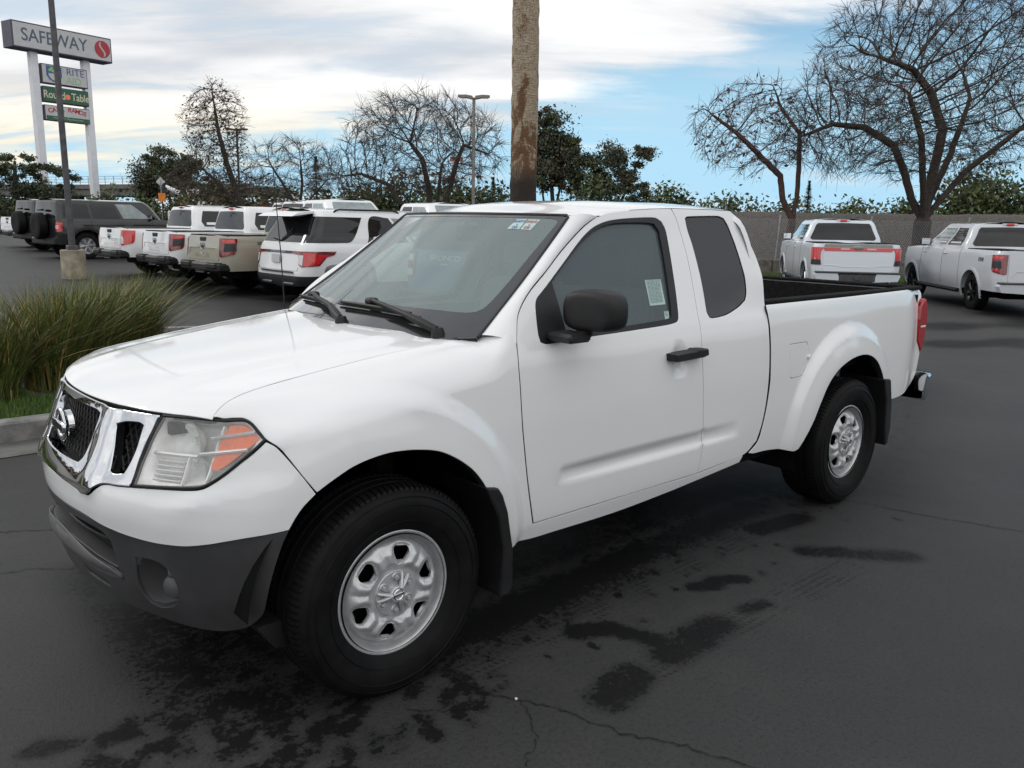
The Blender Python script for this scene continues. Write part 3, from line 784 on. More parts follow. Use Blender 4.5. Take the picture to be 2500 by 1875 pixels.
WF = [(.744, 1.333), (.79, 1.365), (.827, 1.388), (.902, 1.437), (.984, 1.492), (1.067, 1.549), (1.136, 1.592), (1.201, 1.622), (1.282, 1.644), (1.394, 1.656), (1.551, 1.664), (1.626, 1.663), (1.663, 1.647), (1.681, 1.609), (1.673, 1.542), (1.648, 1.422), (1.62, 1.304), (1.592, 1.214), (1.569, 1.196), (1.495, 1.188), (1.239, 1.181), (.962, 1.175), (.817, 1.169), (.735, 1.167), (.708, 1.178), (.706, 1.208), (.722, 1.279)]
WG = [(.862, 1.398), (.903, 1.429), (.989, 1.486), (1.071, 1.539), (1.149, 1.582), (1.224, 1.613), (1.316, 1.633), (1.438, 1.639), (1.542, 1.640), (1.605, 1.636), (1.632, 1.602), (1.614, 1.489), (1.585, 1.358), (1.552, 1.235), (1.535, 1.214), (1.201, 1.203), (.862, 1.195)]
QW = [(1.843, 1.659), (1.857, 1.668), (1.934, 1.672), (2.095, 1.675), (2.13, 1.664), (2.151, 1.627), (2.165, 1.554), (2.17, 1.467), (2.167, 1.367), (2.160, 1.298), (2.143, 1.266), (2.077, 1.237), (1.964, 1.208), (1.85, 1.199), (1.822, 1.204), (1.812, 1.227), (1.827, 1.315), (1.839, 1.417), (1.845, 1.534), (1.840, 1.61)]
FUEL = [(2.512, 1.016), (2.668, 1.016), (2.686, 1.001), (2.695, .939), (2.689, .904), (2.666, .871), (2.638, .839), (2.547, .836), (2.525, .843)]
for mr in (False, True):
    d = panel('door', S_side, DF+DG[1:], M_WHITE, truck, holes=[inset(np.array(WF), .004)], step=.028, depth=.03, gap=.0034, mirror=mr, rim=M_DARK)
    panel('window_frame', S_side, WF, M_BLACKPL, d, holes=[WG], step=.04, depth=.03, gap=0, off=-.002, mirror=mr)
    panel('window', S_side, inset(np.array(WG), -.006), M_GLASS_S, d, step=.08, depth=.003, gap=0, off=-.016, mirror=mr, bev=0)
    rd = panel('rear_door', S_side, DG+[(1.9, .458)]+CR[:0:-1], M_WHITE, truck, holes=[QW], step=.028, depth=.03, gap=.0034, mirror=mr, rim=M_DARK)
    panel('quarter_window', S_side, inset(np.array(QW), .003), M_GLASS_Q, rd, step=.08, depth=.004, gap=0, off=-.006, mirror=mr, bev=0)
    # door pull: bar + pad
    b = MB(); sy = 1 if mr else -1
    hx = [(1.463, 1.067), (1.520, 1.070), (1.615, 1.071), (1.632, 1.078), (1.704, 1.074), (1.709, 1.043), (1.679, 1.036), (1.481, 1.032), (1.464, 1.037)]
    hx = [(x, z-.016*(x-1.46)/.25*0) for x, z in hx]
    n = len(hx); yo, yi = .925, .862
    P = [(x, sy*yi, z) for x, z in hx]+[(x, sy*(yo-.008), z) for x, z in hx]+[(x+(1.58-x)*.04, sy*yo, z+(1.054-z)*.25) for x, z in hx]
    F = [(k*n+i, k*n+(i+1) % n, (k+1)*n+(i+1) % n, (k+1)*n+i) for k in range(2) for i in range(n)]+[tuple(range(2*n, 3*n))]
    b.add(P, F); b.build('handle', M_BLACKPL, d, smooth=50)
    # bed sides
    bed_out = [(2.305, 1.237), (2.299, 1.212), (2.313, 1.111), (2.323, .958), (2.330, .841), (2.320, .724), (2.297, .6), (2.272, .525), (2.20, .474), (2.25, .463), (2.357, .459), (2.49, .444), (2.576, .424), (2.61, .418), (2.639, .427),
               (2.684, .497), (2.742, .58), (2.792, .675), (2.866, .777), (2.966, .846), (3.11, .890), (3.246, .900), (3.352, .882), (3.448, .834), (3.525, .755), (3.551, .719), (3.64, .706), (3.680, .625), (3.715, .56), (3.735, .548),
               (3.958, .556), (4.19, .598), (4.245, .66), (4.272, .80), (4.24, .85), (4.198, .90), (4.19, 1.02), (4.195, 1.12), (4.212, 1.15), (4.258, 1.176), (4.262, 1.208), (4.24, 1.238), (4.15, 1.2445), (4.048, 1.2445), (3.718, 1.242), (3.133, 1.238), (2.641, 1.238)]
    bs = panel('bedside', S_bed, bed_out, M_WHITE, truck, step=.0145, depth=.03, mirror=mr, holes=[inset(np.array(FUEL), -.0035)] if not mr else [], rim=M_DARK)
    if not mr:
        panel('fuel_door', S_bed, FUEL, M_WHITE, bs, step=.03, depth=.02, gap=0, rim=M_DARK)
        q = MB(); q.lathe([(0, -.870), (.010, -.872), (.013, -.884), (.009, -.889), (0, -.889)], (2.697, 0, .935), 'y', 12); q.build('catch', M_WHITE, bs)
    panel('sill', S_side, [(.545, .395), (.68, .377), (.81, .374), (1.19, .370), (1.54, .385), (1.77, .402), (2.139, .432), (2.159, .470), (1.767, .444), (1.4, .447), (1.03, .446), (.68, .447), (.60, .438)], M_WHITE, truck, step=.03, depth=.05, off=-.004, mirror=mr)

# windshield pillars, roof, cab back
def pillar_mesh(sy):
    n = 40; A = []; B_ = []
    df = np.array([(.588, 1.18)]+DF[7:16]); k = np.arange(len(df)); t = np.linspace(0, 1, n)
    cs = np.concatenate([[0], np.cumsum(np.linalg.norm(np.diff(df, axis=0), axis=1))]); cs /= cs[-1]
    bx = pch(cs, df[:, 0])(t); bz = pch(cs, df[:, 1])(t)
    Bp = S_side(bx, bz)+[-.003, 0, .003]
    Ap = S_wind(np.full(n, -1.005), np.linspace(.02, 1.0, n))
    G = np.zeros((n, 9, 3))
    for k in range(9):
        s = k/8; G[:, k] = Ap*(1-s)+Bp*s
        bul = .020*sin(pi*s)**.8 if 0 < s < 1 else 0
        G[:, k] += np.array([-.35, -.75, .55])*bul
    # rolled edges
    e0 = G[:, :1]+np.array([.02, .018, -.012]); e1 = G[:, -1:]+np.array([.004, .03, -.002])
    G = np.concatenate([e0, G, e1], 1)
    return G*[1, sy, 1] if sy < 0 else G
for mr in (1, -1):
    b = MB(); b.grid(pillar_mesh(mr), flip=mr < 0); b.build('windshield_pillar', M_WHITE, truck, smooth=60)
def roof_grid():
    nt, nv = 61, 60; G = np.zeros((nv, nt, 3))
    dr = np.array([(1.224, 1.658), (1.294, 1.677), (1.418, 1.691), (1.60, 1.702), (1.758, 1.708), (2.005, 1.708), (2.20, 1.705), (2.245, 1.67), (2.26, 1.645)])
    for j, t in enumerate(np.linspace(-1, 1, nt)):
        t = np.sign(t)*abs(t)**.8
        wt = S_wind(np.array([t*.985]), np.array([1.0]))[0]
        f = sst(.93, 1.0, abs(t)); xf = wt[0]*(1-f)+1.224*f
        xr = 2.262-.006*t*t
        for i, v in enumerate(np.linspace(0, 1, nv)):
            v = v**1.15
            x = xf+(xr-xf)*v
            xx = max(x, 1.224); zs = np.interp(xx, dr[:, 0], dr[:, 1]); ys = -S_side(np.array([xx]), np.array([zs]))[0, 1]
            zc = float(f_rz(x))
            zc = zc-(1-min(1, v/.12))**2*0
            z = zs+(zc-zs)*(1-abs(t)**3.2)
            if x < 1.45:       # blend to the header
                k = sst(.30, 0, x-xf); z = z*(1-k)+(wt[2]+.004+(z-zs)*.0)*k
            y = t*ys
            if x < 1.224: y = t*(.607+(ys-.607)*sst(1.08, 1.224, x))
            G[i, j] = (x, y, z)
    return G
b = MB(); rg = roof_grid(); b.grid(rg)
lip = rg[:1]+np.array([0.004, 0, -.02]); b.grid(np.concatenate([lip, rg[:1]], 0))
b.build('roof', M_WHITE, truck, smooth=60)
def S_back(y, z):
    y = np.asarray(y, float); z = np.asarray(z, float)
    x = np.interp(z, [.45, 1.24, 1.42, 1.57, 1.65, 1.72], [2.30, 2.305, 2.312, 2.285, 2.258, 2.20])
    return np.stack([x-.03*(np.abs(y)/.8)**6, y, z+0*y], -1)
bk = panel('cab_back', S_back, mir([(0, .60), (.80, .60), (.83, .9), (.825, 1.2), (.79, 1.35), (.735, 1.55), (.69, 1.66), (.63, 1.695), (0, 1.715)]), M_WHITE, truck, holes=[mir([(0, 1.25), (.62, 1.25), (.66, 1.30), (.60, 1.56), (.55, 1.60), (0, 1.61)])], step=.06, depth=.03, gap=0)
panel('rear_window', S_back, mir([(0, 1.245), (.62, 1.245), (.665, 1.30), (.605, 1.56), (.55, 1.605), (0, 1.615)]), M_GLASS_Q, bk, step=.12, depth=.004, gap=0, off=-.012, bev=0)

# windshield, its black border, stickers, wipers, cowl
W_SC = (.68, .76)
WO = [(-.995, .0), (-1.0, .5), (-.995, .97), (-.96, 1.0), (-.5, 1.003), (0, 1.003), (.5, 1.003), (.96, 1.0), (.995, .97), (1.0, .5), (.995, 0.), (.7, -.045), (.3, -.06), (0, -.06), (-.3, -.06), (-.7, -.045)]
ws = panel('windshield', S_wind, WO, M_GLASS_W, truck, step=.05, depth=.004, sc=W_SC, gap=0, bev=0, out=(1.5, 0, .9))
M_FRIT = mat('glass_border', (.02, .02, .021), .12, coat=1.0, nscale=30, namp=.1)
FI = [(.40, .165), (0, .182), (-.40, .184), (-.695, .180), (-.83, .178), (-.89, .19), (-.918, .237), (-.928, .366), (-.936, .662), (-.946, .811), (-.956, .945), (-.90, .972), (-.315, .974), (.315, .974), (.90, .972), (.956, .945), (.946, .811), (.936, .662), (.928, .366), (.918, .237), (.89, .19), (.83, .178), (.695, .172)]
panel('border', S_wind, WO, M_FRIT, ws, holes=[FI], step=.05, depth=.002, sc=W_SC, gap=0, off=.0015, bev=0, out=(1.5, 0, .9), sharp=30)
tr_ = MB()
edge_pts = [tuple(S_wind(np.array([-1.003]), np.array([q]))[0]) for q in np.linspace(0, .985, 14)]+[tuple(S_wind(np.array([p]), np.array([1.004]))[0]) for p in np.linspace(-.985, .985, 30)]+[tuple(S_wind(np.array([1.003]), np.array([q]))[0]) for q in np.linspace(.985, 0, 14)]
tr_.tube(edge_pts, .0075, 6); tr_.build('seal', M_BLACKPL, ws, smooth=80)
stk = panel('sticker', S_wind, [(-.619, .959), (-.703, .961), (-.706, .874), (-.609, .876)], M_STICK, ws, step=.05, depth=.001, sc=W_SC, gap=0, off=.0016, bev=0, out=(1.5, 0, .9))
stk2 = panel('sticker', S_wind, [(-.713, .961), (-.811, .960), (-.799, .870), (-.718, .875)], M_STICK, ws, step=.05, depth=.001, sc=W_SC, gap=0, off=.0016, bev=0, out=(1.5, 0, .9))
M_INKB = mat('blue_ink', (.10, .14, .35), .7, nscale=50, namp=.1); M_INKR = mat('red_ink', (.40, .06, .07), .7, nscale=50, namp=.1)
M_INK = mat('grey_ink', (.12, .18, .18), .7, nscale=50, namp=.1)
def wind_frame(p, q):
    o = S_wind(np.array([p]), np.array([q]))[0]; a = S_wind(np.array([p-.02]), np.array([q]))[0]; u = S_wind(np.array([p]), np.array([q+.02]))[0]
    M = frame(o, -(a-o)*-1, u-o); z = Vector((M[0][2], M[1][2], M[2][2]))
    M.translation = Vector(o)+z*.004 if z.x < 0 else Vector(o)-z*.004
    return M
for (p, q, s, t, m) in ((-.660, .938, .022, 'SAFETY', M_INKB), (-.662, .912, .022, 'v', M_INKB), (-.663, .887, .026, 'OK', M_INKB), (-.762, .938, .023, 'SMOG', M_INKR), (-.760, .912, .022, 'v', M_INKR), (-.760, .887, .026, 'OK', M_INKR)):
    text('lettering', t, s, m, stk if m is M_INKB else stk2, wind_frame(p, q), .0004, sx=.85)
bl = MB()
for (A, B2, tip, el_, piv) in (((.098, .125), (-.637, .098), (-.213, .166), (-.60, .07), (-.80, .005)), ((.82, .085), (.149, .105), (.53, .135), (.06, .07), (-.12, .005))):
    def wp(pq, o): 
        X = S_wind(np.array([pq[0]]), np.array([pq[1]]))[0]; return X+np.array([-.62, 0, .78])*o
    wpr = MB()
    pts = [wp((A[0]+(B2[0]-A[0])*s, A[1]+(B2[1]-A[1])*s+.012*sin(pi*s)), .012) for s in np.linspace(0, 1, 14)]
    wpr.tube(pts, [.005]+[.0065]*12+[.005], 6)
    wpr.tube([p+np.array([-.62, 0, .78])*.014 for p in pts[1:-1]], .0075, 6)
    wpr.tube([wp(tip, .034), wp(((tip[0]*.55+el_[0]*.45), (tip[1]*.55+el_[1]*.45)), .044), wp(el_, .036)], [.009, .010, .013], 8)
    wpr.tube([wp(el_, .036), wp(((el_[0]+piv[0])/2, (el_[1]+piv[1])/2), .030), wp(piv, .018)], [.014, .018, .017], 8)
    c = wp(tip, .024); wpr.box(tuple(c), (.045, .05, .03), 0, .008)
    c = wp(piv, .008); wpr.lathe([(0, .02), (.02, .018), (.026, 0), (.026, -.02)], tuple(c), 'z', 14)
    wpr.build('wiper', M_BLACKPL, truck, smooth=45)
cw = MB(); ny = 41; G = np.zeros((6, ny, 3))
for j, p in enumerate(np.linspace(-1, 1, ny)):
    y = .73*p; a = np.array([.335+.27*y*y+.14*y**4-.03, y, float(S_hood(np.array([.33+.27*y*y]), np.array([y]))[0, 2])-.030]); c = S_wind(np.array([p*1.0]), np.array([.0]))[0]+[0, 0, -.004]
    for i in range(6):
        s = i/5; G[i, j] = a*(1-s)+c*s+np.array([0, 0, -.012*sin(pi*s)])
cw.grid(G)
for y in (-.30, .12): cw.box((.365+.27*y*y, y, 1.218), (.035, .05, .030), 0, .008)
cw.build('cowl', M_BLACKPL, truck, smooth=40)

# nose: bumper cover, lower valance, grille, headlights
WL = [(1.006, .692), (.875, .675), (.758, .648), (.696, .636), (.653, .633), (.585, .632), (.485, .638), (.377, .651), (.235, .664), (.10, .668), (0, .668)]
UP_ = [(0, .758), (.069, .757), (.183, .748), (.300, .738), (.372, .784), (.453, .792), (.511, .797), (.571, .801), (.668, .807), (.725, .814), (.75, .821), (.773, .836), (.808, .864), (.847, .899), (.89, .935), (.924, .966), (.956, .949), (.997, .908), (1.045, .852), (1.089, .798), (1.054, .764), (1.027, .728)]
def S_bump(w, z):
    """nose surface with the bumper's shoulder lines"""
    X = S_nose(w, z); a = np.abs(w)
    # soft centre keel and the raised shoulder that runs down from the lamp corner
    k = .014*np.exp(-((a-.30-.30*(z-.74))/.05)**2)*sst(.60, .70, z)*0
    zl = .735+.10*sst(.55, .95, a)
    sh = .010*sst(zl+.05, zl-.015, z)*sst(.25, .40, a)*sst(1.06, .9, a)
    d = np.stack([-np.cos(np.clip(a/NL, 0, 1)*pi/2), -np.sign(w)*np.sin(np.clip(a/NL, 0, 1)*pi/2), 0*a], -1)
    return X+d*(sh+k)[..., None]
panel('front_bumper', S_bump, mir(UP_+WL), M_WHITE, truck, step=.022, depth=.03, out=(0, 0, .6), rim=M_DARK)
VT = [(0, .664), (.10, .664), (.235, .660), (.377, .647), (.485, .634), (.585, .628), (.653, .629), (.696, .632), (.758, .644), (.875, .671), (1.004, .688), (.984, .649), (.956, .573), (.933, .494), (.914, .41), (.889, .377), (.845, .348), (.75, .328), (.633, .330), (.539, .342), (.433, .351), (.325, .366), (.161, .382), (0, .388)]
INT = [(0, .630), (.19, .636), (.326, .628), (.365, .614), (.388, .598), (.397, .56), (.402, .505), (.288, .523), (.162, .540), (0, .546)]
FOG = [(.496, .562), (.56, .566), (.6, .556), (.628, .526), (.646, .474), (.639, .435), (.616, .406), (.564, .388), (.525, .397), (.504, .424), (.490, .475)]
SLOT = [(.165, .452), (.30, .438), (.33, .428), (.325, .408), (.18, .425)]
val = panel('lower_bumper', S_nose, mir(VT), M_GREYPL, truck, holes=[mir(INT), FOG, [(-a, b) for a, b in FOG], SLOT, [(-a, b) for a, b in SLOT]], step=.026, depth=.05, gap=.001, out=(0, 0, .6))
panel('intake_backing', S_nose, mir([(0, .645), (.40, .63), (.42, .49), (0, .53)]), M_DARK, val, step=.06, depth=.005, gap=0, off=-.055, out=(0, 0, .6), bev=0)
for zz in (.575, .605):
    q = MB(); q.tube([tuple(S_nose(np.array([w_]), np.array([zz]))[0]+np.array([.04, 0, 0])) for w_ in np.linspace(-.37, .37, 15)], .006, 6); q.build('slat', M_BLACKPL, val)
bar_ = [(0, .548), (.162, .538), (.288, .521), (.400, .503), (.420, .485), (.423, .466), (.319, .463), (.198, .470), (0, .478)]
M_LIP = mat('light_grey_plastic', (.085, .085, .088), .5, nscale=8, namp=.15, bump=.08, bscale=700)
def S_bar(w, z): 
    X = S_nose(w, z); k = np.sin(np.clip((z-(.478-.03*np.abs(w)))/.07, 0, 1)*pi)
    return X+np.stack([-.018*k, 0*k, 0*k], -1)
panel('bumper_lip', S_bar, mir(bar_), M_LIP, val, step=.022, depth=.012, gap=0, off=.003, out=(0, 0, .6))
for sgn in (1, -1):
    def S_fogd(w, z):
        X = S_nose(w, z); r = np.hypot((np.abs(w)-.57)/.085, (z-.475)/.095)
        k = np.clip(1-r, 0, 1)**.7
        return X+np.stack([.075*k, 0*k, 0*k], -1)
    panel('fog_lamp_recess', S_fogd, [(sgn*a, b) for a, b in FOG], M_GREYPL, val, step=.012, depth=.004, gap=-.004, off=-.004, out=(0, 0, .6), bev=0)
    flo = S_nose(np.array([.605*sgn]), np.array([.470]))[0]
    q = MB(); q.lathe([(0, -.012), (.034, -.008), (.042, .004), (.042, .03)], (0, 0, 0), 'x', 20); q.box((-.004, .0, .05), (.02, .03, .03), 0, .006)
    o_ = q.build('fog_lamp_cover', M_LIP, val, smooth=50, loc=(flo[0]+.024, flo[1], flo[2])); o_.rotation_euler = (0, 0, sgn*radians(38))
for sgn in (1, -1):
    q = MB(); q.prism([(-.46, .36), (-.33, .36), (-.35, .262), (-.40, .270)], sgn*.60, sgn*.80, 'y'); q.build('air_deflector', M_BLACKPL, truck)
# grille
GO = [(0, 1.026), (.204, 1.023), (.339, 1.020), (.463, 1.022), (.548, 1.023), (.536, .994), (.526, .959), (.513, .91), (.505, .868), (.505, .821), (.506, .801), (.453, .797), (.372, .789), (.302, .744), (.183, .753), (0, .763)]
GM = [(0, 1.000), (.08, 1.000), (.208, .998), (.240, .990), (.243, .962), (.236, .903), (.224, .850), (.205, .829), (.055, .826), (0, .826)]
GS = [(.362, .975), (.40, .986), (.466, .991), (.488, .985), (.486, .927), (.474, .87), (.462, .836), (.420, .828), (.392, .834), (.380, .88)]
def S_gr(w, z):
    X = S_nose(w, z); a = np.abs(w)
    k = sst(.245, .30, a)*sst(.38, .33, a)
    return X+np.stack([-.010*k-.006, 0*k, 0*k], -1)
gr = panel('grille', S_gr, mir(GO), M_CHROME, truck, holes=[mir(GM), GS, [(-a, b) for a, b in GS]], step=.022, depth=.035, out=(0, 0, .85), bev=.004)
panel('backing', S_nose, mir([(0, 1.005), (.5, 1.0), (.48, .81), (0, .80)]), M_DARK, gr, step=.06, depth=.01, gap=0, off=-.06, out=(0, 0, .85), bev=0)
def clip_tube(poly, sgn=1):
    m_ = MB()
    for fam in (1, -1):
        for k in range(-14, 22):
            pts = []
            for s in np.linspace(-.3, .6, 150):
                w_, z_ = s, .80+k*.042+fam*s*1.35
                if inpoly(np.array([w_]), np.array([z_]), poly)[0]: pts.append(S_nose(np.array([w_*sgn]), np.array([z_]))[0]+np.array([.028, 0, 0]))
                elif pts:
                    if len(pts) > 1: m_.tube([pts[0], pts[len(pts)//2], pts[-1]], .0032, 5)
                    pts = []
            if len(pts) > 1: m_.tube([pts[0], pts[len(pts)//2], pts[-1]], .0032, 5)
    m_.build('mesh', M_BLACKPL, gr, smooth=60)
clip_tube(mir(GM)); clip_tube(GS); clip_tube(GS, -1)
q = MB(); ec = S_nose(np.array([.0]), np.array([.915]))[0]; ex = ec[0]-.022
prof = [(.049+.0125*cos(a), .008*sin(a)) for a in np.linspace(0, 2*pi, 13)]
q.lathe(prof, (ex, 0, .915), 'x', 40, cap=False)
q.box((ex-.006, 0, .915), (.018, .152, .034), 0, .005); q.lathe([(0, .01), (.048, .012), (.05, .03)], (ex, 0, .915), 'x', 30)
em = q.build('emblem', M_CHROME, gr, smooth=50)
text('lettering', 'NISSAN', .031, M_DARK, em, frame((ex-.0162, 0, .9145), (0, -1, 0), (0, 0, 1)), .0008, .0008, 1.12)
# headlights
HL = [(.559, 1.022), (.653, 1.024), (.748, 1.024), (.791, 1.022), (.833, 1.025), (.862, 1.025), (.885, 1.014), (.904, .992), (.921, .971), (.89, .942), (.847, .906), (.808, .871), (.773, .843), (.75, .828), (.725, .821), (.668, .814), (.571, .808), (.513, .804), (.512, .821), (.512, .868), (.521, .91), (.534, .959), (.544, .994)]
AM = [(.812, 1.008), (.855, 1.009), (.878, 1.000), (.906, .975), (.868, .944), (.785, .879), (.760, .876), (.762, .896), (.780, .932), (.789, .965), (.798, .989)]
M_REFL = mat('reflector_silver', (.92, .92, .92), .18, .5, nscale=20, namp=.1)
M_HOUS = mat('lamp_housing', (.88, .88, .87), .35, .0, nscale=18, namp=.15)
for sgn in (1, -1):
    pol = [(sgn*a, b) for a, b in HL]
    def S_house(w, z):
        X = S_nose(w, z); a = np.abs(w)
        k = sst(.53, .60, a)*sst(.90, .80, a-.0)*sst(.81, .85, z)*sst(1.02, .98, z)
        return X+np.stack([.050*k+.008, sgn*.035*k, 0*k], -1)
    hl = panel('headlight', S_house, pol, M_HOUS, truck, step=.016, depth=.004, gap=.003, out=(0, 0, .9), bev=0)
    rim_ = MB(); bb = refine(np.array(pol), .02)
    rim_.tube([tuple(p) for p in S_nose(bb[:, 0], bb[:, 1])]+[tuple(S_nose(bb[:1, 0], bb[:1, 1])[0])], .0055, 6, cap=False); rim_.build('gasket', M_BLACKPL, hl, smooth=80)
    panel('turn_signal', S_nose, [(sgn*a, b) for a, b in AM], M_AMBER, hl, step=.02, depth=.006, gap=0, off=-.005, out=(0, 0, .9), bev=0)
    q = MB()
    for (a0, z0, a1, z1) in ((.755, .966, .895, .990), (.725, .917, .868, .940)):
        pts = [S_nose(np.array([sgn*(a0+(a1-a0)*s)]), np.array([z0+(z1-z0)*s]))[0]+np.array([.0015, sgn*.0015, 0]) for s in np.linspace(0, 1, 8)]
        q.tube(pts, [.006]*8, 6)
    for (wa, za, r) in ((.665, .945, .062),):
        c = S_nose(np.array([sgn*wa]), np.array([za]))[0]+np.array([.06, sgn*.02, 0])
        q.lathe([(.010, .012), (.03, .004), (.05, -.012), (r, -.030), (r+.005, -.030)], tuple(c), 'x', 28, cap=False)
        q.lathe([(0, -.024), (.012, -.022), (.014, .01)], tuple(c), 'x', 12)
    for i in range(5):
        pts = [S_nose(np.array([sgn*(.560+.10*u)]), np.array([.825+.014*i]))[0]+np.array([.020, sgn*.004, 0]) for u in np.linspace(0, 1, 5)]
        q.tube(pts, [.005]*5, 5)
    pts = [S_nose(np.array([sgn*(.540+.165*u)]), np.array([.905]))[0]+np.array([.016, sgn*.004, 0]) for u in np.linspace(0, 1, 8)]; q.tube(pts, [.007]*8, 6)
    pts = [S_nose(np.array([sgn*(.672+.008*u)]), np.array([.815+.09*u]))[0]+np.array([.016, sgn*.004, 0]) for u in np.linspace(0, 1, 6)]; q.tube(pts, [.007]*6, 6)
    pts = [S_nose(np.array([sgn*(.742+.04*u)]), np.array([.83+.17*u]))[0]+np.array([.018, sgn*.006, 0]) for u in np.linspace(0, 1, 8)]; q.tube(pts, [.008]*8, 6)
    c = S_nose(np.array([sgn*.705]), np.array([.862]))[0]+np.array([.055, sgn*.02, 0])
    q.lathe([(.012, .008), (.035, -.006), (.044, -.02)], tuple(c), 'x', 22, cap=False)
    q.build('reflector', M_REFL, hl, smooth=50)
    panel('lens', S_nose, pol, M_LENS, hl, step=.025, depth=.006, gap=.004, off=.003, out=(0, 0, .9))

# mirrors
for sgn in (-1, 1):
    q = MB(); n = 24; rows = []
    base = [(-.055, .78), (-.045, .93), (-.015, 1.0), (.03, 1.0), (.058, .97), (.064, .93)]
    for dx, k in base:
        ring = []
        for i in range(n):
            a = 2*pi*i/n; ca, sa = cos(a), sin(a)
            ex_ = .62
            yy = .122*np.sign(ca)*abs(ca)**ex_*k; zz = .083*np.sign(sa)*abs(sa)**ex_*k
            zz += .010*(yy/.133)*(1 if sgn < 0 else -1)*0; 
            ring.append((.875+dx+.035*(1 if dx < 0 else .4)*(-(yy*sgn)/.133*-1)*.6, sgn*.965+yy, 1.300+zz))
        rows.append(ring)
    P = [p for r in rows for p in r]; F = [(k*n+i, k*n+(i+1) % n, (k+1)*n+(i+1) % n, (k+1)*n+i) for k in range(len(rows)-1) for i in range(n)]
    F += [tuple(range(n)), tuple((len(rows)-1)*n+i for i in range(n))]
    q.add(P, F); mo = q.build('side_mirror', M_BLACKPL, truck, smooth=60)
    sb = mo.modifiers.new('s', 'SUBSURF'); sb.levels = 1; sb.render_levels = 1
    q = MB(); q.box((.80, sgn*.905, 1.200), (.12, .14, .036), 0, .012); q.box((.86, sgn*.93, 1.215), (.06, .06, .05), 0, .015); q.build('mirror_arm', M_BLACKPL, mo)
    q = MB(); q.prism([(sgn*.87, 1.24), (sgn*1.06, 1.24), (sgn*1.065, 1.36), (sgn*.88, 1.36)], .9385, .941, 'x'); q.build('mirror_glass', M_CHROME, mo)

# antenna on the far fender
q = MB(); q.tube([(.414, .70, 1.165), (.408, .706, 1.45), (.39, .72, 1.87)], [.0035, .0028, .0018], 6); q.lathe([(.016, 0), (.012, .02), (.005, .035)], (.414, .70, 1.155), 'z', 12)
q.build('antenna', M_BLACKPL, truck)

# window stickers with grey print
st = panel('window_sticker', S_side, [(1.445, 1.391), (1.556, 1.391), (1.541, 1.282), (1.432, 1.281)], M_STICK, truck, step=.05, depth=.001, gap=0, off=-.0145, bev=0)
st2 = panel('window_sticker', S_side, [(1.517, 1.252), (1.548, 1.252), (1.541, 1.220), (1.510, 1.219)], M_STICK, truck, step=.05, depth=.001, gap=0, off=-.0145, bev=0)
rr = random.Random(3)
for o_, x0, x1, zt_, zb_, n in ((st, 1.449, 1.548, 1.385, 1.286, 17), (st2, 1.517, 1.541, 1.247, 1.224, 4)):
    q = MB()
    for i in range(n):
        z = zt_-(zt_-zb_)*(i+.5)/n; sh = -(zt_-z)*.13; x = x0+sh+.003
        while x < x1+sh-.012:
            l = rr.uniform(.006, .022); l = min(l, x1+sh-x-.004)
            a = S_side(np.array([x, x+l, x+l, x]), np.array([z-.0011, z-.0011, z+.0011, z+.0011])); a[:, 1] -= -.0125
            q.add(a, [(0, 1, 2, 3)]); x += l+rr.uniform(.002, .006)
    q.build('lettering', M_INK, o_, smooth=0)

# bed: liner, tailgate, lamps, chrome bumper
q = MB()
q.box((3.28, 0, .80), (1.86, 1.50, .02)); q.box((2.375, 0, 1.015), (.03, 1.50, .42)); q.box((4.19, 0, 1.015), (.03, 1.50, .42))
for s in (-1, 1):
    q.box((3.28, s*.752, 1.005), (1.86, .02, .41)); q.box((3.28, s*.735, 1.165), (1.82, .05, .035), 0, .012)
    for i in range(19): q.box((2.45+i*.092, s*.738, .98), (.040, .030, .31), 0, .008)
    q.box((3.27, s*.785, 1.243), (1.90, .078, .022), 0, .006)
q.box((2.345, 0, 1.243), (.06, 1.50, .018), 0, .006)
q.build('bed_liner', M_LINER, truck)
q = MB(); q.box((4.235, 0, .93), (.05, 1.50, .62), 0, .015); q.box((4.245, 0, 1.218), (.06, 1.50, .03), 0, .010); tg = q.build('tailgate', M_WHITE, truck)
q = MB(); q.box((4.235, 0, 1.243), (.085, 1.56, .020), 0, .006); q.build('top_cap', M_LINER, tg)
q = MB(); q.box((4.268, 0, 1.05), (.02, .20, .07), 0, .008); q.build('handle', M_BLACKPL, tg)
TLP = [(4.196, 1.118), (4.214, 1.147), (4.262, 1.172), (4.298, 1.130), (4.312, 1.06), (4.312, .97), (4.298, .88), (4.268, .815), (4.240, .845), (4.196, .895), (4.188, 1.02)]
for s in (-1, 1):
    q = MB(); n = len(TLP); ins = [(x+(4.24-x)*.10, z+(1.0-z)*.04) for x, z in TLP]
    P = [(x, s*.70, z) for x, z in TLP]+[(x, s*.822, z) for x, z in TLP]+[(x, s*.838, z) for x, z in ins]
    F = [(k*n+i, k*n+(i+1) % n, (k+1)*n+(i+1) % n, (k+1)*n+i) for k in range(2) for i in range(n)]+[tuple(range(2*n, 3*n)), tuple(range(n))]
    q.add(P, F); tl = q.build('tail_light', M_RED, truck, smooth=50)
    q = MB(); q.box((4.31, s*.775, 1.005), (.012, .11, .06), 0, .004); q.box((4.255, s*.838, .985), (.07, .008, .014), 0, .003); q.build('reverse_lens', M_CLEARL, tl)
q = MB(); sec = [(4.20, .505), (4.30, .480), (4.385, .520), (4.425, .580), (4.425, .645), (4.395, .668), (4.30, .672), (4.26, .62)]
rows = []
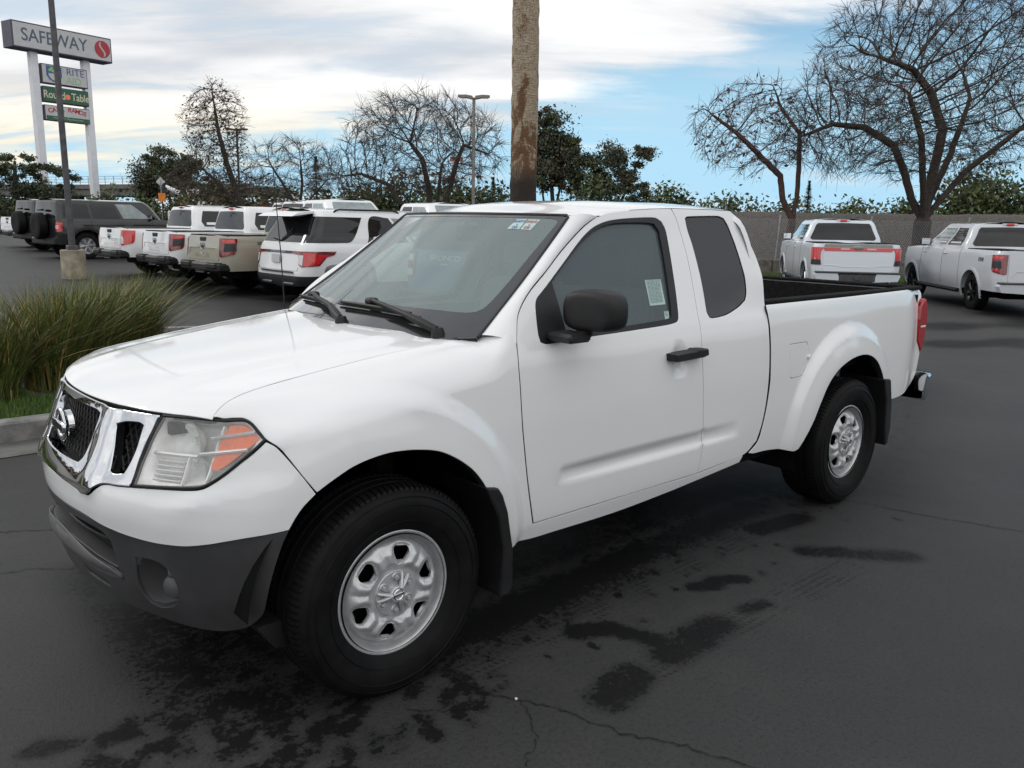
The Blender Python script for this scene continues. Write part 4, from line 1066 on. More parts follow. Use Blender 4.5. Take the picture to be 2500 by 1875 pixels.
for y, sx_, sz_ in ((-.905, .25, .75), (-.90, .6, .92), (-.87, .85, 1.), (-.75, 1, 1), (0, 1.06, 1), (.75, 1, 1), (.87, .85, 1), (.90, .6, .92), (.905, .25, .75)):
    rows.append([(4.20+(x-4.20)*sx_, y, .58+(z-.58)*sz_) for x, z in sec])
n = len(sec); P = [p for r in rows for p in r]; F = [(k*n+i, k*n+(i+1) % n, (k+1)*n+(i+1) % n, (k+1)*n+i) for k in range(len(rows)-1) for i in range(n)]+[tuple(range(n)), tuple((len(rows)-1)*n+i for i in range(n))]
q.add(P, F); q.build('rear_bumper', M_CHROME, truck, smooth=50)

# mud flaps, wheel wells, chassis
FL = [(.37, .685), (.43, .672), (.452, .64), (.478, .569), (.505, .417), (.508, .263), (.486, .235), (.44, .235), (.46, .42), (.43, .56)]
RL = [(3.545, .722), (3.632, .712), (3.676, .565), (3.695, .397), (3.675, .292), (3.64, .285), (3.62, .42), (3.60, .58)]
for s in (-1, 1):
    for pl_ in (FL, RL):
        q = MB(); q.prism(pl_, s*.63, s*.934, 'y'); mf = q.build('mud_flap', M_BLACKPL, truck); bv = mf.modifiers.new('b', 'BEVEL'); bv.width = .008; bv.segments = 2; bv.limit_method = 'ANGLE'
for s in (-1, 1):
    for (cx, r, a0, a1) in ((0., .515, radians(-8), radians(176)), (3.2, .53, radians(-5), radians(190))):
        q = MB(); G = np.zeros((29, 3, 3))
        for i, aa in enumerate(np.linspace(a0, a1, 29)):
            for j, (rr_, yy) in enumerate(((r, .86), (r, .42), (.08, .42))): G[i, j] = (cx+rr_*cos(aa), s*yy, .375+rr_*sin(aa))
        q.grid(G); q.build('wheel_well', M_UNDER, truck, fix=False)
q = MB(); q.box((1.75, 0, .43), (2.3, 1.50, .10)); q.box((1.7, 0, .36), (4.6, .80, .10)); q.box((-.05, 0, .62), (1.0, .84, .72)); q.box((3.2, 0, .55), (1.9, .86, .46)); q.box((-.52, 0, .68), (.10, .84, .40))
q.tube([(0, -.7, .375), (0, .7, .375)], .05, 10); q.tube([(3.2, -.7, .375), (3.2, .7, .375)], .055, 10); q.lathe([(0, -.13), (.10, -.10), (.13, 0), (.10, .1), (0, .13)], (3.2, 0, .375), 'y', 18)
for s in (-1, 1):
    q.tube([(3.40, s*.62, .30), (3.46, s*.62, .74)], .028, 10); q.tube([(.12, s*.60, .36), (.16, s*.56, .78)], .05, 10)
    q.box((3.2, s*.52, .33), (1.3, .07, .03))
q.tube([(1.6, .35, .33), (3.0, .42, .34), (3.9, .55, .42), (4.3, .62, .40)], .035, 10)
q.build('chassis', M_UNDER, truck)
M_SHOCK = mat('shock_grey', (.10, .11, .12), .4, .4, nscale=15, namp=.2)
for s in (-1, 1):
    q = MB(); q.tube([(3.43, s*.66, .36), (3.47, s*.66, .84)], .024, 12); q.build('shock_absorber', M_SHOCK, truck)
# inner structure behind the panel gaps
q = MB()
for s in (-1, 1):
    for poly in ([(.60, .46), (2.28, .46), (2.29, 1.15), (.58, 1.15)], [(2.32, .62), (2.6, .62), (2.7, .9), (3.0, 1.0), (3.5, 1.0), (3.75, .8), (4.18, .7), (4.18, 1.2), (2.32, 1.2)]):
        q.prism(poly, s*.795, s*.815, 'y')
    q.prism([(1.70, 1.1), (1.83, 1.1), (1.80, 1.69), (1.66, 1.69)], s*.60, s*.62, 'y')
q.box((-.25, 0, .98), (.7, 1.1, .04)); q.box((.25, 0, 1.06), (.5, 1.2, .03)); q.box((2.31, 0, .8), (.02, 1.4, .6))
q.build('inner_panel', M_UNDER, truck)

# cabin
q = MB(); G = np.zeros((12, 25, 3)); pr = [(.22, 1.165), (.45, 1.172), (.62, 1.168), (.78, 1.150), (.88, 1.12), (.93, 1.07), (.94, .98), (.90, .88), (.86, .78), (.84, .7), (.83, .6), (.83, .5)]
for i, (x, z) in enumerate(pr):
    for j, y in enumerate(np.linspace(-.64, .64, 25)):
        hump = .038*math.exp(-((y+.37)/.19)**2)*(1 if 2 <= i <= 6 else .2); G[i, j] = (x+.10*(y/.76)**2+hump*.4, y, z+hump)
q.grid(G); q.build('dashboard', M_DASH, truck, smooth=50)
q = MB(); c = (.99, -.37, 1.10)
ring = [(c[0]+.065*sin(a), c[1]+.185*cos(a), c[2]+.175*sin(a)) for a in np.linspace(0, 2*pi, 33)]
q.tube(ring, .014, 8, cap=False); q.box((c[0]-.02, c[1], c[2]), (.05, .14, .12), 0, .02)
for a in (0.1, pi-.1, -pi/2): q.tube([(c[0]-.01, c[1], c[2]), (c[0]+.065*sin(a), c[1]+.18*cos(a), c[2]+.17*sin(a))], .013, 6)
q.tube([(c[0]-.02, c[1], c[2]), (.85, c[1], 1.04)], .03, 8); q.build('steering_wheel', M_BLACKPL, truck)
for y in (-.37, .37):
    q = MB(); q.box((1.30, y, .72), (.52, .50, .16), 0, .05); q.box((1.60, y, 1.02), (.15, .50, .62), 0, .06, ry=radians(14))
    for d in (-.07, .07): q.tube([(1.665, y+d, 1.30), (1.70, y+d, 1.40)], .007, 6)
    st_ = q.build('seat', M_SEAT, truck); q = MB(); q.box((1.70, y, 1.44), (.10, .27, .17), 0, .045); q.build('headrest', M_SEAT, st_)
q = MB(); q.box((1.05, .0, 1.575), (.035, .25, .07), 0, .014); q.tube([(1.03, 0, 1.60), (.985, 0, 1.655)], .010, 8); q.build('rear_view_mirror', M_BLACKPL, truck)
for s in (-1, 1):
    q = MB(); q.prism([(1.70, 1.52), (1.74, 1.54), (1.60, .80), (1.56, .80)], s*.585, s*.588, 'y'); q.build('seat_belt', M_DARK, truck)
q = MB(); q.box((1.6, 0, .55), (1.5, 1.5, .04)); G = rg[6:-2, 6:-6].copy(); G[:, :, 2] -= .035; q.grid(G); q.build('cabin_lining', M_SEAT, truck)

# wheels
def S_rim(x, z):
    """pressed steel disc; height outwards (returned on -y)"""
    x = np.asarray(x, float); z = np.asarray(z, float)
    r = np.hypot(x, z); th = np.arctan2(z, x)
    d = f_rim(r)
    ha = np.abs(((th-radians(HOLE0)+pi/6) % (pi/3))-pi/6)       # distance to the nearest hole, radians
    hr = ((np.abs(r-.137)/.036)**2.6+(ha/.30)**2.6)**(1/2.6)
    d = d+.003*np.exp(-((hr-1.25)/.20)**2)-.010*sst(1.08, .78, hr)
    d = d-.0045*np.exp(-((ha-pi/6)/.06)**2)*sst(.09, .12, r)*sst(.185, .15, r)
    return np.stack([x, -d, z], -1)
f_rim = pch([0, .05, .080, .092, .115, .145, .168, .182, .190, .198, .203, .208, .2205, .224], [.004, .004, .004, .002, .016, .014, -.002, -.016, -.030, -.032, -.016, -.002, .004, -.004])
HOLE0 = 12.
M_TYRE = mat('tyre_black', (.0065, .0065, .007), .6, spec=.14, nscale=14, namp=.3, bump=.08, bscale=400)
def make_wheel(loc, steer=0., spin=0., flip=False):
    """wheel at its hub; outer face towards -y"""
    hol = []
    for k in range(6):
        a0 = radians(HOLE0+60*k); pts = []
        for (dr, da) in ((-.018, -.155), (-.027, -.09), (-.027, .09), (-.018, .155), (.008, .225), (.021, .205), (.028, .13), (.028, -.13), (.021, -.205), (.008, -.225)):
            r = .137+dr; pts.append((r*cos(a0+da), r*sin(a0+da)))
        hol.append(pts)
    circle = [(.1965*cos(a), .1965*sin(a)) for a in np.linspace(0, 2*pi, 60, endpoint=False)]
    rim = panel('wheel', S_rim, circle, M_STEEL, None, holes=hol, step=.0065, depth=.010, gap=0, out=(0, 1, 0), bev=.001, sharp=60)
    q = MB()
    prof = [(.208, .01), (.212, -.002), (.222, .004), (.232, .012), (.262, .029), (.300, .036), (.330, .033), (.350, .024), (.362, .014), (.3665, .002), (.372, -.012), (.376, -.030), (.376, -.052), (.368, -.054), (.368, -.062), (.377, -.064), (.378, -.094), (.369, -.096), (.369, -.106), (.378, -.108), (.377, -.138), (.368, -.140), (.368, -.148), (.376, -.150), (.376, -.172), (.368, -.195), (.35, -.222), (.30, -.236), (.24, -.215), (.21, -.20)]
    q.lathe([(r, -h) for r, h in prof], (0, 0, 0), 'y', 96, cap=False)
    for i in range(104):
        a = 2*pi*i/104; ca, sa = cos(a), sin(a); da = 2*pi/104*.30
        for (r0, r1, h0, h1) in ((.350, .3795, -.018, .046), (.350, .3795, .156, .222)):
            P = []
            for aa in (a-da, a+da):
                for (r, h) in ((r0, h0), (r1-.008, h0+.012 if h0 < .1 else h0), (r1, h0+.034 if h0 < .1 else h0), (r1, h1 if h0 < .1 else h1-.034), (r1-.02, h1)):
                    P.append((r*cos(aa), h, r*sin(aa)))
            q.add(P, [(0, 1, 2, 3, 4), (9, 8, 7, 6, 5), (0, 5, 6, 1), (1, 6, 7, 2), (2, 7, 8, 3), (3, 8, 9, 4)])
    for (r, dh) in ((.345, .0285), (.318, .0362), (.262, .030)): q.lathe([(r-.002, -dh+.002), (r, -dh-.002), (r+.002, -dh+.002)], (0, 0, 0), 'y', 96, cap=False)
    ty = q.build('tyre', M_TYRE, rim, smooth=30, fix=True)
    q = MB(); q.lathe([(.192, .034), (.1965, .032), (.2005, .024), (.204, .010), (.208, .001), (.213, -.004), (.219, -.0055), (.2235, -.003), (.2245, .004), (.220, .01)], (0, 0, 0), 'y', 96, cap=False); q.build('rim_lip', M_STEEL, rim, smooth=60)
    q = MB(); q.lathe([(.215, .01), (.205, .03), (.19, .06), (.19, .19), (.215, .20)], (0, 0, 0), 'y', 48, cap=False)
    q.lathe([(.0, .06), (.155, .06), (.155, .085), (.0, .085)], (0, 0, 0), 'y', 40, cap=False); q.box((.0, .10, .13), (.10, .07, .10), 0, .02)
    q.build('brake_drum', M_UNDER, rim)
    q = MB(); q.lathe([(.0, -.026), (.026, -.026), (.030, -.022), (.032, -.012), (.034, -.008)], (0, 0, 0), 'y', 28)
    q.lathe([(.078, -.008), (.081, -.0045), (.083, .0)], (0, 0, 0), 'y', 48, cap=False); q.lathe([(0, -.006), (.079, -.008)], (0, 0, 0), 'y', 40)
    for k in range(3):
        a = radians(HOLE0+40+120*k)
        for sg in (-.16, .16):
            q.tube([(.024*cos(a), -.022, .024*sin(a)), (.050*cos(a+sg), -.018, .050*sin(a+sg)), (.076*cos(a+sg*1.2), -.008, .076*sin(a+sg*1.2))], [.010, .008, .006], 8)
    for k in range(6):
        a = radians(HOLE0+10+60*k); cx, cz = .058*cos(a), .058*sin(a)
        q.lathe([(.0, -.022), (.0065, -.022), (.009, -.018), (.0095, -.007)], (cx, 0, cz), 'y', 6); q.lathe([(.012, -.0085), (.0145, -.011), (.017, -.008)], (cx, 0, cz), 'y', 14, cap=False)
    hc = q.build('hub_cap', M_STEEL, rim, smooth=40)
    q = MB(); q.lathe([(.0155, -.027), (.018, -.0295), (.0205, -.027)], (0, 0, 0), 'y', 28, cap=False); q.box((0, -.0275, 0), (.046, .003, .009), 0, .001); q.build('emblem', M_CHROME, hc)
    return rim
w0 = make_wheel(None)
def place_wheel(r, x, y, spin, rz=0.):
    r.parent = truck; r.location = (x, y, .375)
    r.rotation_euler = (0, spin, rz)
w1 = copy_tree(w0); w2 = copy_tree(w0); w3 = copy_tree(w0)
place_wheel(w0, 0, -.885, radians(-6), 0); place_wheel(w1, 3.2, -.885, radians(25), 0)
place_wheel(w2, 0, .885, radians(40), pi); place_wheel(w3, 3.2, .885, radians(10), pi)
# ================================================================ background vehicles
class Wrap:
    """body skin unrolled around the car: u = distance along the outline from the middle of the tail (+ = right side), z = height; tail at x=0, heading +x"""
    def __init__(s, W, L, r1, r2, H, xr, xf):
        s.W, s.L, s.r1, s.r2, s.H, s.xr, s.xf = W, L, r1, r2, H, xr, xf
        s.a1 = W/2-r1; s.s1 = pi/2*r1; s.Ls = L-r1-r2; s.s2 = pi/2*r2; s.a2 = W/2-r2
        s.U = s.a1+s.s1+s.Ls+s.s2+s.a2
    def uX(s, X): return s.a1+s.s1+X-s.r1
    def nom(s, u):
        a = np.abs(u); X = np.zeros_like(a); Y = np.zeros_like(a)
        k1, k2, k3, k4 = s.a1, s.a1+s.s1, s.a1+s.s1+s.Ls, s.a1+s.s1+s.Ls+s.s2
        m = a <= k1; X[m] = 0; Y[m] = a[m]
        m = (a > k1) & (a <= k2); t = (a[m]-k1)/s.r1; X[m] = s.r1*(1-np.cos(t)); Y[m] = s.W/2-s.r1+s.r1*np.sin(t)
        m = (a > k2) & (a <= k3); X[m] = s.r1+a[m]-k2; Y[m] = s.W/2
        m = (a > k3) & (a <= k4); t = (a[m]-k3)/s.r2; X[m] = s.L-s.r2+s.r2*np.sin(t); Y[m] = s.W/2-s.r2+s.r2*np.cos(t)
        m = a > k4; X[m] = s.L; Y[m] = s.W/2-s.r2-(a[m]-k4)
        return X, Y
    def ev(s, u, z):
        u = np.atleast_1d(np.asarray(u, float)); z = np.asarray(z, float)*np.ones_like(u); X, Y = s.nom(u)
        k = s.H(z)/(s.W/2); x0, x1 = s.xr(z), s.xf(z)
        bow = .02*(1-(Y/(s.W/2))**2)                       # ends bulge slightly
        x = x0+X/s.L*(x1-x0)-bow*(X < s.r1)+bow*2*(X > s.L-s.r2)
        return np.stack([x, -np.sign(u)*Y*k, z], -1)
    def cols(s, extra=()):
        A = np.concatenate([np.linspace(0, s.a1, 6), s.a1+np.linspace(0, s.s1, 9)[1:], s.a1+s.s1+np.linspace(0, s.Ls, 40)[1:], s.a1+s.s1+s.Ls+np.linspace(0, s.s2, 9)[1:], s.a1+s.s1+s.Ls+s.s2+np.linspace(0, s.a2, 6)[1:], np.array(list(extra))])
        return np.unique(np.round(A, 4))
def shell(wp, zb, zt, arches=(), rows=12, crown=.0, bottom=True):
    """closed body from the skin: both sides, deck and floor"""
    ex = []
    for (X, zc, R) in arches: ex += [wp.uX(X+R*cos(a)) for a in np.linspace(0.02, pi-.02, 25)]
    U = wp.cols(ex); X, Y = wp.nom(U); ZB = np.array([zb(x) for x in X]); ZT = np.array([zt(x) for x in X])
    for (xa, zc, R) in arches:
        m = np.abs(X-xa) < R; ZB[m] = np.maximum(ZB[m], zc+np.sqrt(R*R-(X[m]-xa)**2))
    q = MB(); nU = len(U); tops = {}
    for sg in (1, -1):
        G = np.zeros((nU, rows+1, 3))
        for j in range(rows+1):
            t = j/rows; z = ZB+(ZT-ZB)*t; G[:, j] = wp.ev(U*sg+ (1e-9*sg), z)
        q.grid(G, flip=sg > 0); tops[sg] = G
    for row, fl_ in ((rows, False), (0, True)):
        if row == 0 and not bottom: continue
        a = tops[1][:, row]; b = tops[-1][:, row]; k0 = 5; k1 = nU-5; m = 11; G = np.zeros((k1-k0, m, 3))
        for i in range(m):
            t = i/(m-1); G[:, i] = a[k0:k1]*(1-t)+b[k0:k1]*t; G[:, i, 2] += (crown*(1-(2*t-1)**2)) if row else 0
        q.grid(G, flip=fl_)
    return q
M_P = dict(white=paint('fleet_white', (.78, .79, .80)), beige=paint('desert_beige', (.36, .345, .275), dirt=.02), silver=paint('pale_silver', (.56, .585, .62), .15), grey=paint('dark_grey_paint', (.010, .011, .012), .1), blue=paint('sea_blue', (.055, .14, .24), .1), star=paint('star_white', (.66, .70, .75), .1), coal=paint('coal_grey', (.03, .031, .033), .1))
M_ORED = mat('bright_red_lens', (.55, .012, .012), .1, coat=1., nscale=60, namp=.2)
M_DRED = mat('smoked_red_lens', (.16, .006, .010), .1, coat=1., nscale=60, namp=.3)
M_BADGE = mat('dark_badge', (.02, .022, .026), .4, nscale=50, namp=.2)
M_OVAL = mat('blue_badge', (.012, .03, .075), .2, coat=1., nscale=50, namp=.2)
M_BUMPG = mat('bumper_grey', (.055, .056, .058), .45, nscale=9, namp=.2)
M_ALLOY = mat('alloy_grey', (.40, .41, .42), .35, .6, nscale=20, namp=.1)
M_BWHEEL = mat('alloy_black', (.015, .015, .016), .3, .3, nscale=20, namp=.2)
M_VEIL = mat('clear_side_glass', (.20, .24, .245), .04, coat=1., nscale=3, namp=.25)
def car_wheel(R, m, n=6):
    q = MB(); k = R/.39
    q.lathe([(.235*k, -.01), (.245*k, .005), (.30*k, .016), (.355*k, .008), (.382*k, -.02), (.39*k, -.05), (.39*k, -.20), (.37*k, -.235), (.24*k, -.23)], (0, 0, 0), 'y', 40, cap=False)
    for i in range(40):
        a = 2*pi*i/40; q.box((.382*k*cos(a), -.025, .382*k*sin(a)), (.03, .05, .022), 0, ry=-a)
    ty = q.build('tyre', M_TYRE, None, smooth=35)
    for v in ty.data.vertices: v.co.y = -v.co.y
    ty.data.flip_normals()
    q = MB(); q.lathe([(.19*k, .05), (.225*k, .03), (.235*k, .006), (.243*k, .004), (.243*k, .03)], (0, 0, 0), 'y', 40, cap=False); q.lathe([(0, -.002), (.045, .0), (.055, .012), (.055, .04)], (0, 0, 0), 'y', 20)
    for i in range(n):
        a = 2*pi*i/n; c_, s_ = cos(a), sin(a)
        for o_ in (-.13, .13):
            q.tube([(.05*cos(a), .014, .05*sin(a)), (.14*k*cos(a+o_*.7), .010, .14*k*sin(a+o_*.7)), (.226*k*cos(a+o_), .012, .226*k*sin(a+o_))], [.022, .018, .020], 5)
    q.lathe([(.0, .10), (.20*k, .10)], (0, 0, 0), 'y', 24, cap=False)
    rm = q.build('rim', m, ty, smooth=40)
    return ty
def put_wheels(root, proto, W, r, xs, flat=.93):
    for i, x in enumerate(xs):
        for sg in (-1, 1):
            w_ = copy_tree(proto, root); w_.location = (x, sg*(W/2*flat), r); w_.rotation_euler = (0, x*2.3+sg, 0 if sg < 0 else pi)
def wpanel(name, wp, poly, m, parent, off=.008, depth=.012, step=.12, gap=0, holes=(), bev=.003, sharp=38):
    o = panel(name, lambda u, z: wp.ev(u, z), poly, m, parent, step=step, depth=depth, gap=gap, off=off, out=(float(wp.xr(.9)+wp.xf(.9))/2, 0, .8), holes=holes, bev=bev, sharp=sharp)
    return o
def arch_band(wp, xa, zc, r0, r1, sg, lo=None):
    pts = []
    A = np.linspace(radians(-12), radians(192), 18)
    pts = [(sg*wp.uX(xa+r1*cos(a)), zc+r1*sin(a)) for a in A]+[(sg*wp.uX(xa+r0*cos(a)), zc+r0*sin(a)) for a in A[::-1]]
    return pts
def lettering(name, txt, size, m, parent, wp, u, z, off=.012, sx=1., bold=0., depth=.003):
    o = wp.ev(np.array([u]), np.array([z]))[0]; a = wp.ev(np.array([u+.03]), np.array([z]))[0]; b_ = wp.ev(np.array([u]), np.array([z+.03]))[0]
    M = frame(o, a-o, b_-o); n_ = Vector((M[0][2], M[1][2], M[2][2])); M.translation = Vector(o)+n_*off
    return text(name, txt, size, m, parent, M, depth, bold, sx)
def u_mirror(name, parent, x, y, z, m, mg=None, s=1.):
    q = MB()
    q.box((x, y, z), (.13*s, .24*s, .19*s), 0, .045); q.box((x-.02, y-np.sign(y)*.15*s, z-.06), (.06, .18, .045), 0, .012)
    o = q.build('side_mirror', m, parent, smooth=50)
    q = MB(); q.box((x-.066*s, y, z), (.004, .20*s, .15*s), 0, .0015); q.build('mirror_glass', M_CHROME, o)

def make_pickup(label, pc, T, lamp='red', words=(), flare_black=False, wheel=M_ALLOY, stickers=False, lightbar=False, tow=False, group=None):
    """T: dimensions of the type"""
    p = M_P[pc]; root = thing('pickup_truck', label, 'pickup truck', group=group)
    L, W, H = T['L'], T['W'], T['H']; xa, xb, r, R = T['xa'], T['xb'], T['r'], T['R']; rail, c0, c1 = T['rail'], T['c0'], T['c1']
    Hn = pch([.30, .50, .80, rail-.12, rail-.02, rail+.02], [W*.455, W*.485, W*.5, W*.497, W*.485, W*.465])
    wp = Wrap(W, L, .22, .45, Hn, pch([.3, .6, .9, rail], [.08, .0, .015, .05]), pch([.3, .55, .8, rail-.15, rail], [L-.12, L, L-.01, L-.06, L-.12]))
    hood = pch([0, c1-.35, c1+.1, L-.5, L-.12, L], [rail, rail, rail-.005, rail-.05, rail-.10, rail-.17])
    body = shell(wp, lambda x: .50 if x < xa else (.44 if x < xb else .42), lambda x: float(hood(x)), [(xa, r, R), (xb, r, R)], 12, .02).build('body', p, root, smooth=32)
    # cab
    zr = H-.05; Wr = W*.5
    Hc = pch([rail-.03, rail+.1, (rail+zr)/2, zr-.06, zr], [Wr*.955, Wr*.93, Wr*.85, Wr*.76, Wr*.70])
    cab = Wrap(W, c1-c0, .14, .30, Hc, pch([rail-.03, zr-.1, zr], [c0, c0+T.get('rr', .10), c0+T.get('rr', .10)+.04]), pch([rail-.03, zr-.12, zr], [c1, c1-T['rf'], c1-T['rf']-.12]))
    cb = shell(cab, lambda x: rail-.03, lambda x: zr, (), 12, .05, bottom=False).build('cab', p, root, smooth=40)
    a1 = cab.a1
    z0, z1 = rail+.06, zr-.10
    rw = wpanel('rear_window', cab, mir([(0, z0), (a1*.93, z0), (a1*1.0, z0+.05), (a1*.97, z1-.02), (a1*.93, z1+.02), (0, z1+.03)]), M_DGLASS, cb, .006)
    if stickers:
        q = MB(); e = cab.ev(np.array([0.05]), np.array([z0+.3]))[0]; q.box((e[0]-.012, e[1], z0+.26), (.006, .015, .26), 0); q.box((e[0]-.012, e[1]-.09, z0+.38), (.006, .18, .015), 0); q.build('grab_bar', M_BADGE, rw, smooth=0)
    X0 = .26; X2 = (c1-c0)-T['rf']*.0-.42; Xm = X0+(X2-X0)*T.get('split', .46)
    for sg in (1, -1):
        u = lambda X: sg*cab.uX(X)
        wd = wpanel('side_window', cab, [(u(X0+.05), z0), (u(Xm-.06), z0), (u(Xm-.06), z1), (u(X0+.10), z1), (u(X0-.02), z0+.12)] if not T.get('king') else [(u(X0+.12), z0), (u(Xm-.06), z0), (u(Xm-.06), z1), (u(X0-.02), z1), (u(X0-.04), z0+.2)], M_DGLASS, cb, .006, sharp=50)
        wpanel('side_window', cab, [(u(Xm+.06), z0), (u(X2+.16), z0), (u(X2-.05), z1-.01), (u(Xm+.06), z1)], M_DGLASS if not T.get('veil') else M_VEIL, cb, .006, sharp=50)
        # door seams as thin dark grooves, and the pulls
        for Xs in (X0-.09, Xm, X2+.30):
            q = MB(); x_ = c0+Xs; e = [wp.ev(np.array([sg*wp.uX(x_)]), np.array([z]))[0]+np.array([0, -sg*.0005, 0]) for z in np.linspace(.50, rail-.02, 12)]; q.tube([tuple(v) for v in e], .004, 4); q.build('door_seam', M_DARK, body, smooth=0)
        for Xs in (Xm-.18, X2+.08):
            e = wp.ev(np.array([sg*wp.uX(c0+Xs)]), np.array([rail-.14]))[0]; q = MB(); q.box((e[0], e[1]-sg*.012, e[2]), (.20, .035, .035), 0, .012); q.build('handle', p, body)
        for (xx, tg_) in ((xa, 'rear'), (xb, 'front')):
            wpanel('arch_trim', wp, arch_band(wp, xx, r, R-.012, R+(.075 if flare_black else .05), sg), M_BLACKPL if flare_black else p, body, .018, .02, step=.06)
        q = MB(); pts = [tuple(wp.ev(np.array([sg*wp.uX(x)]), np.array([.50]))[0]+np.array([0, -sg*.02, -.10])) for x in (xa+R+.1, xb-R-.1)]; q.tube(pts, .05, 8); q.build('side_step', M_BLACKPL, root)
        u_mirror('side_mirror', root, c1-.48, -sg*(W*.5+.06), rail+.12, T.get('mir') or M_BLACKPL, s=T.get('ms', 1.))
        # lamps around the tail corner
        lz0, lz1 = T['lz']
        if not lightbar:
            ul0, ul1 = wp.a1+.02, wp.a1+wp.s1+.01
            lm = wpanel('tail_light', wp, [(sg*ul0, lz0+.02), (sg*(ul0+.04), lz0), (sg*(ul1-.04), lz0+.06), (sg*ul1, lz0+.12), (sg*(ul1+.01), lz1), (sg*ul0, lz1+.01)], M_ORED if lamp == 'red' else M_DRED, root, .014, .03, step=.05)
            if lamp == 'red': wpanel('reverse_lens', wp, [(sg*(ul0+.01), lz0+.05), (sg*(ul0+.09), lz0+.04), (sg*(ul0+.09), lz0+.15), (sg*(ul0+.06), lz0+.21), (sg*(ul0+.01), lz0+.21)], M_CLEARL, lm, .018, .01, step=.04)
            else:
                zc = (lz0+lz1)/2
                wpanel('lens_block', wp, [(sg*(ul0+.10), zc-.07), (sg*(ul1-.02), zc-.05), (sg*(ul1-.02), zc+.08), (sg*(ul0+.12), zc+.08)], M_BADGE, lm, .018, .01, step=.05)
                wpanel('lens_block', wp, [(sg*(ul0+.08), lz1-.08), (sg*(ul1-.03), lz1-.08), (sg*(ul1-.03), lz1-.02), (sg*(ul0+.06), lz1-.02)], M_ORED, lm, .018, .01, step=.05)
                wpanel('lens_block', wp, [(sg*(ul0+.10), lz0+.05), (sg*(ul1-.06), lz0+.09), (sg*(ul1-.04), zc-.08), (sg*(ul0+.12), zc-.11)], M_ORED, lm, .018, .01, step=.05)
        else:
            ul0, ul1 = wp.a1+.03, wp.a1+wp.s1+.02
            lm = wpanel('tail_light', wp, [(sg*(ul0+.02), lz0+.12), (sg*(ul1-.02), lz0+.12), (sg*ul1, lz1), (sg*(ul0-.04), lz1), (sg*(ul0+.02), lz1-.10)], M_ORED, root, .014, .03, step=.05)
            wpanel('lens_block', wp, [(sg*(ul0+.0), lz0), (sg*(ul1-.04), lz0), (sg*(ul1-.02), lz0+.12), (sg*(ul0+.02), lz0+.12)], M_BADGE, lm, .013, .02, step=.05)
    q = MB(); q.box((c0/2+.04, 0, rail+.004), (c0-.16, W-.16, .03), 0, .01); q.build('bed_liner', M_LINER, root)
    # tailgate
    tz0, tz1 = .70, rail-.012; ua = wp.a1-.01
    tg = wpanel('tailgate', wp, mir([(0, tz0), (ua-.03, tz0), (ua, tz0+.03), (ua, tz1), (0, tz1)]), p, root, .012, .03, step=.07, gap=.002)
    zt_ = tz1
    if not lightbar:
        q = MB(); e = wp.ev(np.array([0.]), np.array([tz1-.07]))[0]; q.box((e[0]-.012, 0, tz1-.055), (.03, .26, .085), 0, .012); q.build('handle', M_BLACKPL, tg)
        e = wp.ev(np.array([0.]), np.array([tz1-.20]))[0]; q = MB(); q.lathe([(0, -.022), (.05, -.020), (.072, -.012), (.076, .01)], (0, 0, 0), 'x', 24); o_ = q.build('emblem', M_OVAL, tg, loc=(e[0]-.008, 0, tz1-.185)); o_.scale = (1, 1.25, .85)
        q = MB(); q.lathe([(.068, -.014), (.073, -.018), (.078, -.012)], (0, 0, 0), 'x', 24, cap=False); o2 = q.build('emblem_ring', M_ALLOY, tg, loc=(e[0]-.010, 0, tz1-.185)); o2.scale = (1, 1.25, .85)
        zl = tz0+.20
        wpanel('tailgate_crease', wp, mir([(0, zl+.03), (ua*.80, zl+.03), (ua*.90, zl-.10), (ua*.92, zl-.10), (ua*.82, zl+.045), (0, zl+.045)]), p, tg, .022, .012, step=.06)
    else:
        wpanel('light_bar', wp, mir([(0, lz1-.085), (ua-.02, lz1-.085), (ua+.02, lz1), (0, lz1)]), M_ORED, tg, .018, .02, step=.07)
        wpanel('upper_trim', wp, mir([(0, lz1+.01), (ua, lz1+.01), (ua, tz1), (0, tz1)]), mat('grey_trim', (.26, .255, .245), .4, nscale=10, namp=.1), tg, .016, .02, step=.07)
        e = wp.ev(np.array([0.]), np.array([lz1]))[0]; q = MB(); q.lathe([(0, -.03), (.10, -.026), (.13, -.012), (.135, .01)], (0, 0, 0), 'x', 28); o_ = q.build('emblem', mat('grey_trim', (.26, .255, .245)), tg, loc=(e[0]-.01, 0, lz1+.0)); o_.scale = (1, 1., .42)
        for s_ in (.30, -.30): wpanel('white_lens', wp, [(s_-.10, lz1-.046), (s_+.10, lz1-.046), (s_+.10, lz1-.016), (s_-.10, lz1-.016)], M_PLATE, tg, .024, .01)
        q = MB(); q.lathe([(.8, -.004), (1., -.008), (1.08, .0)], (0, 0, 0), 'x', 24); o_ = q.build('emblem', M_BADGE, tg, loc=(e[0]-.018, .55, lz0+.10)); o_.scale = (1, .055, .026)
        wpanel('lower_crease', wp, mir([(0, tz0+.13), (ua*.5, tz0+.13), (ua*.6, tz0+.16), (ua*.98, tz0+.16), (ua*.98, tz0+.145), (ua*.6, tz0+.145), (ua*.5, tz0+.115), (0, tz0+.115)]), p, tg, .020, .012, step=.06)
    # third lamp on the cab
    e = cab.ev(np.array([0.]), np.array([zr-.03]))[0]; q = MB(); q.box((e[0]+.0, 0, zr-.01), (.06, .17, .045), 0, .012); o_ = q.build('brake_lamp', M_ORED, cb)
    q = MB(); q.box((e[0]+.02, 0, zr-.008), (.06, .34, .05), 0, .015); q.build('brake_lamp_housing', M_PLATE, cb)
    # bumper
    bw = W*.47
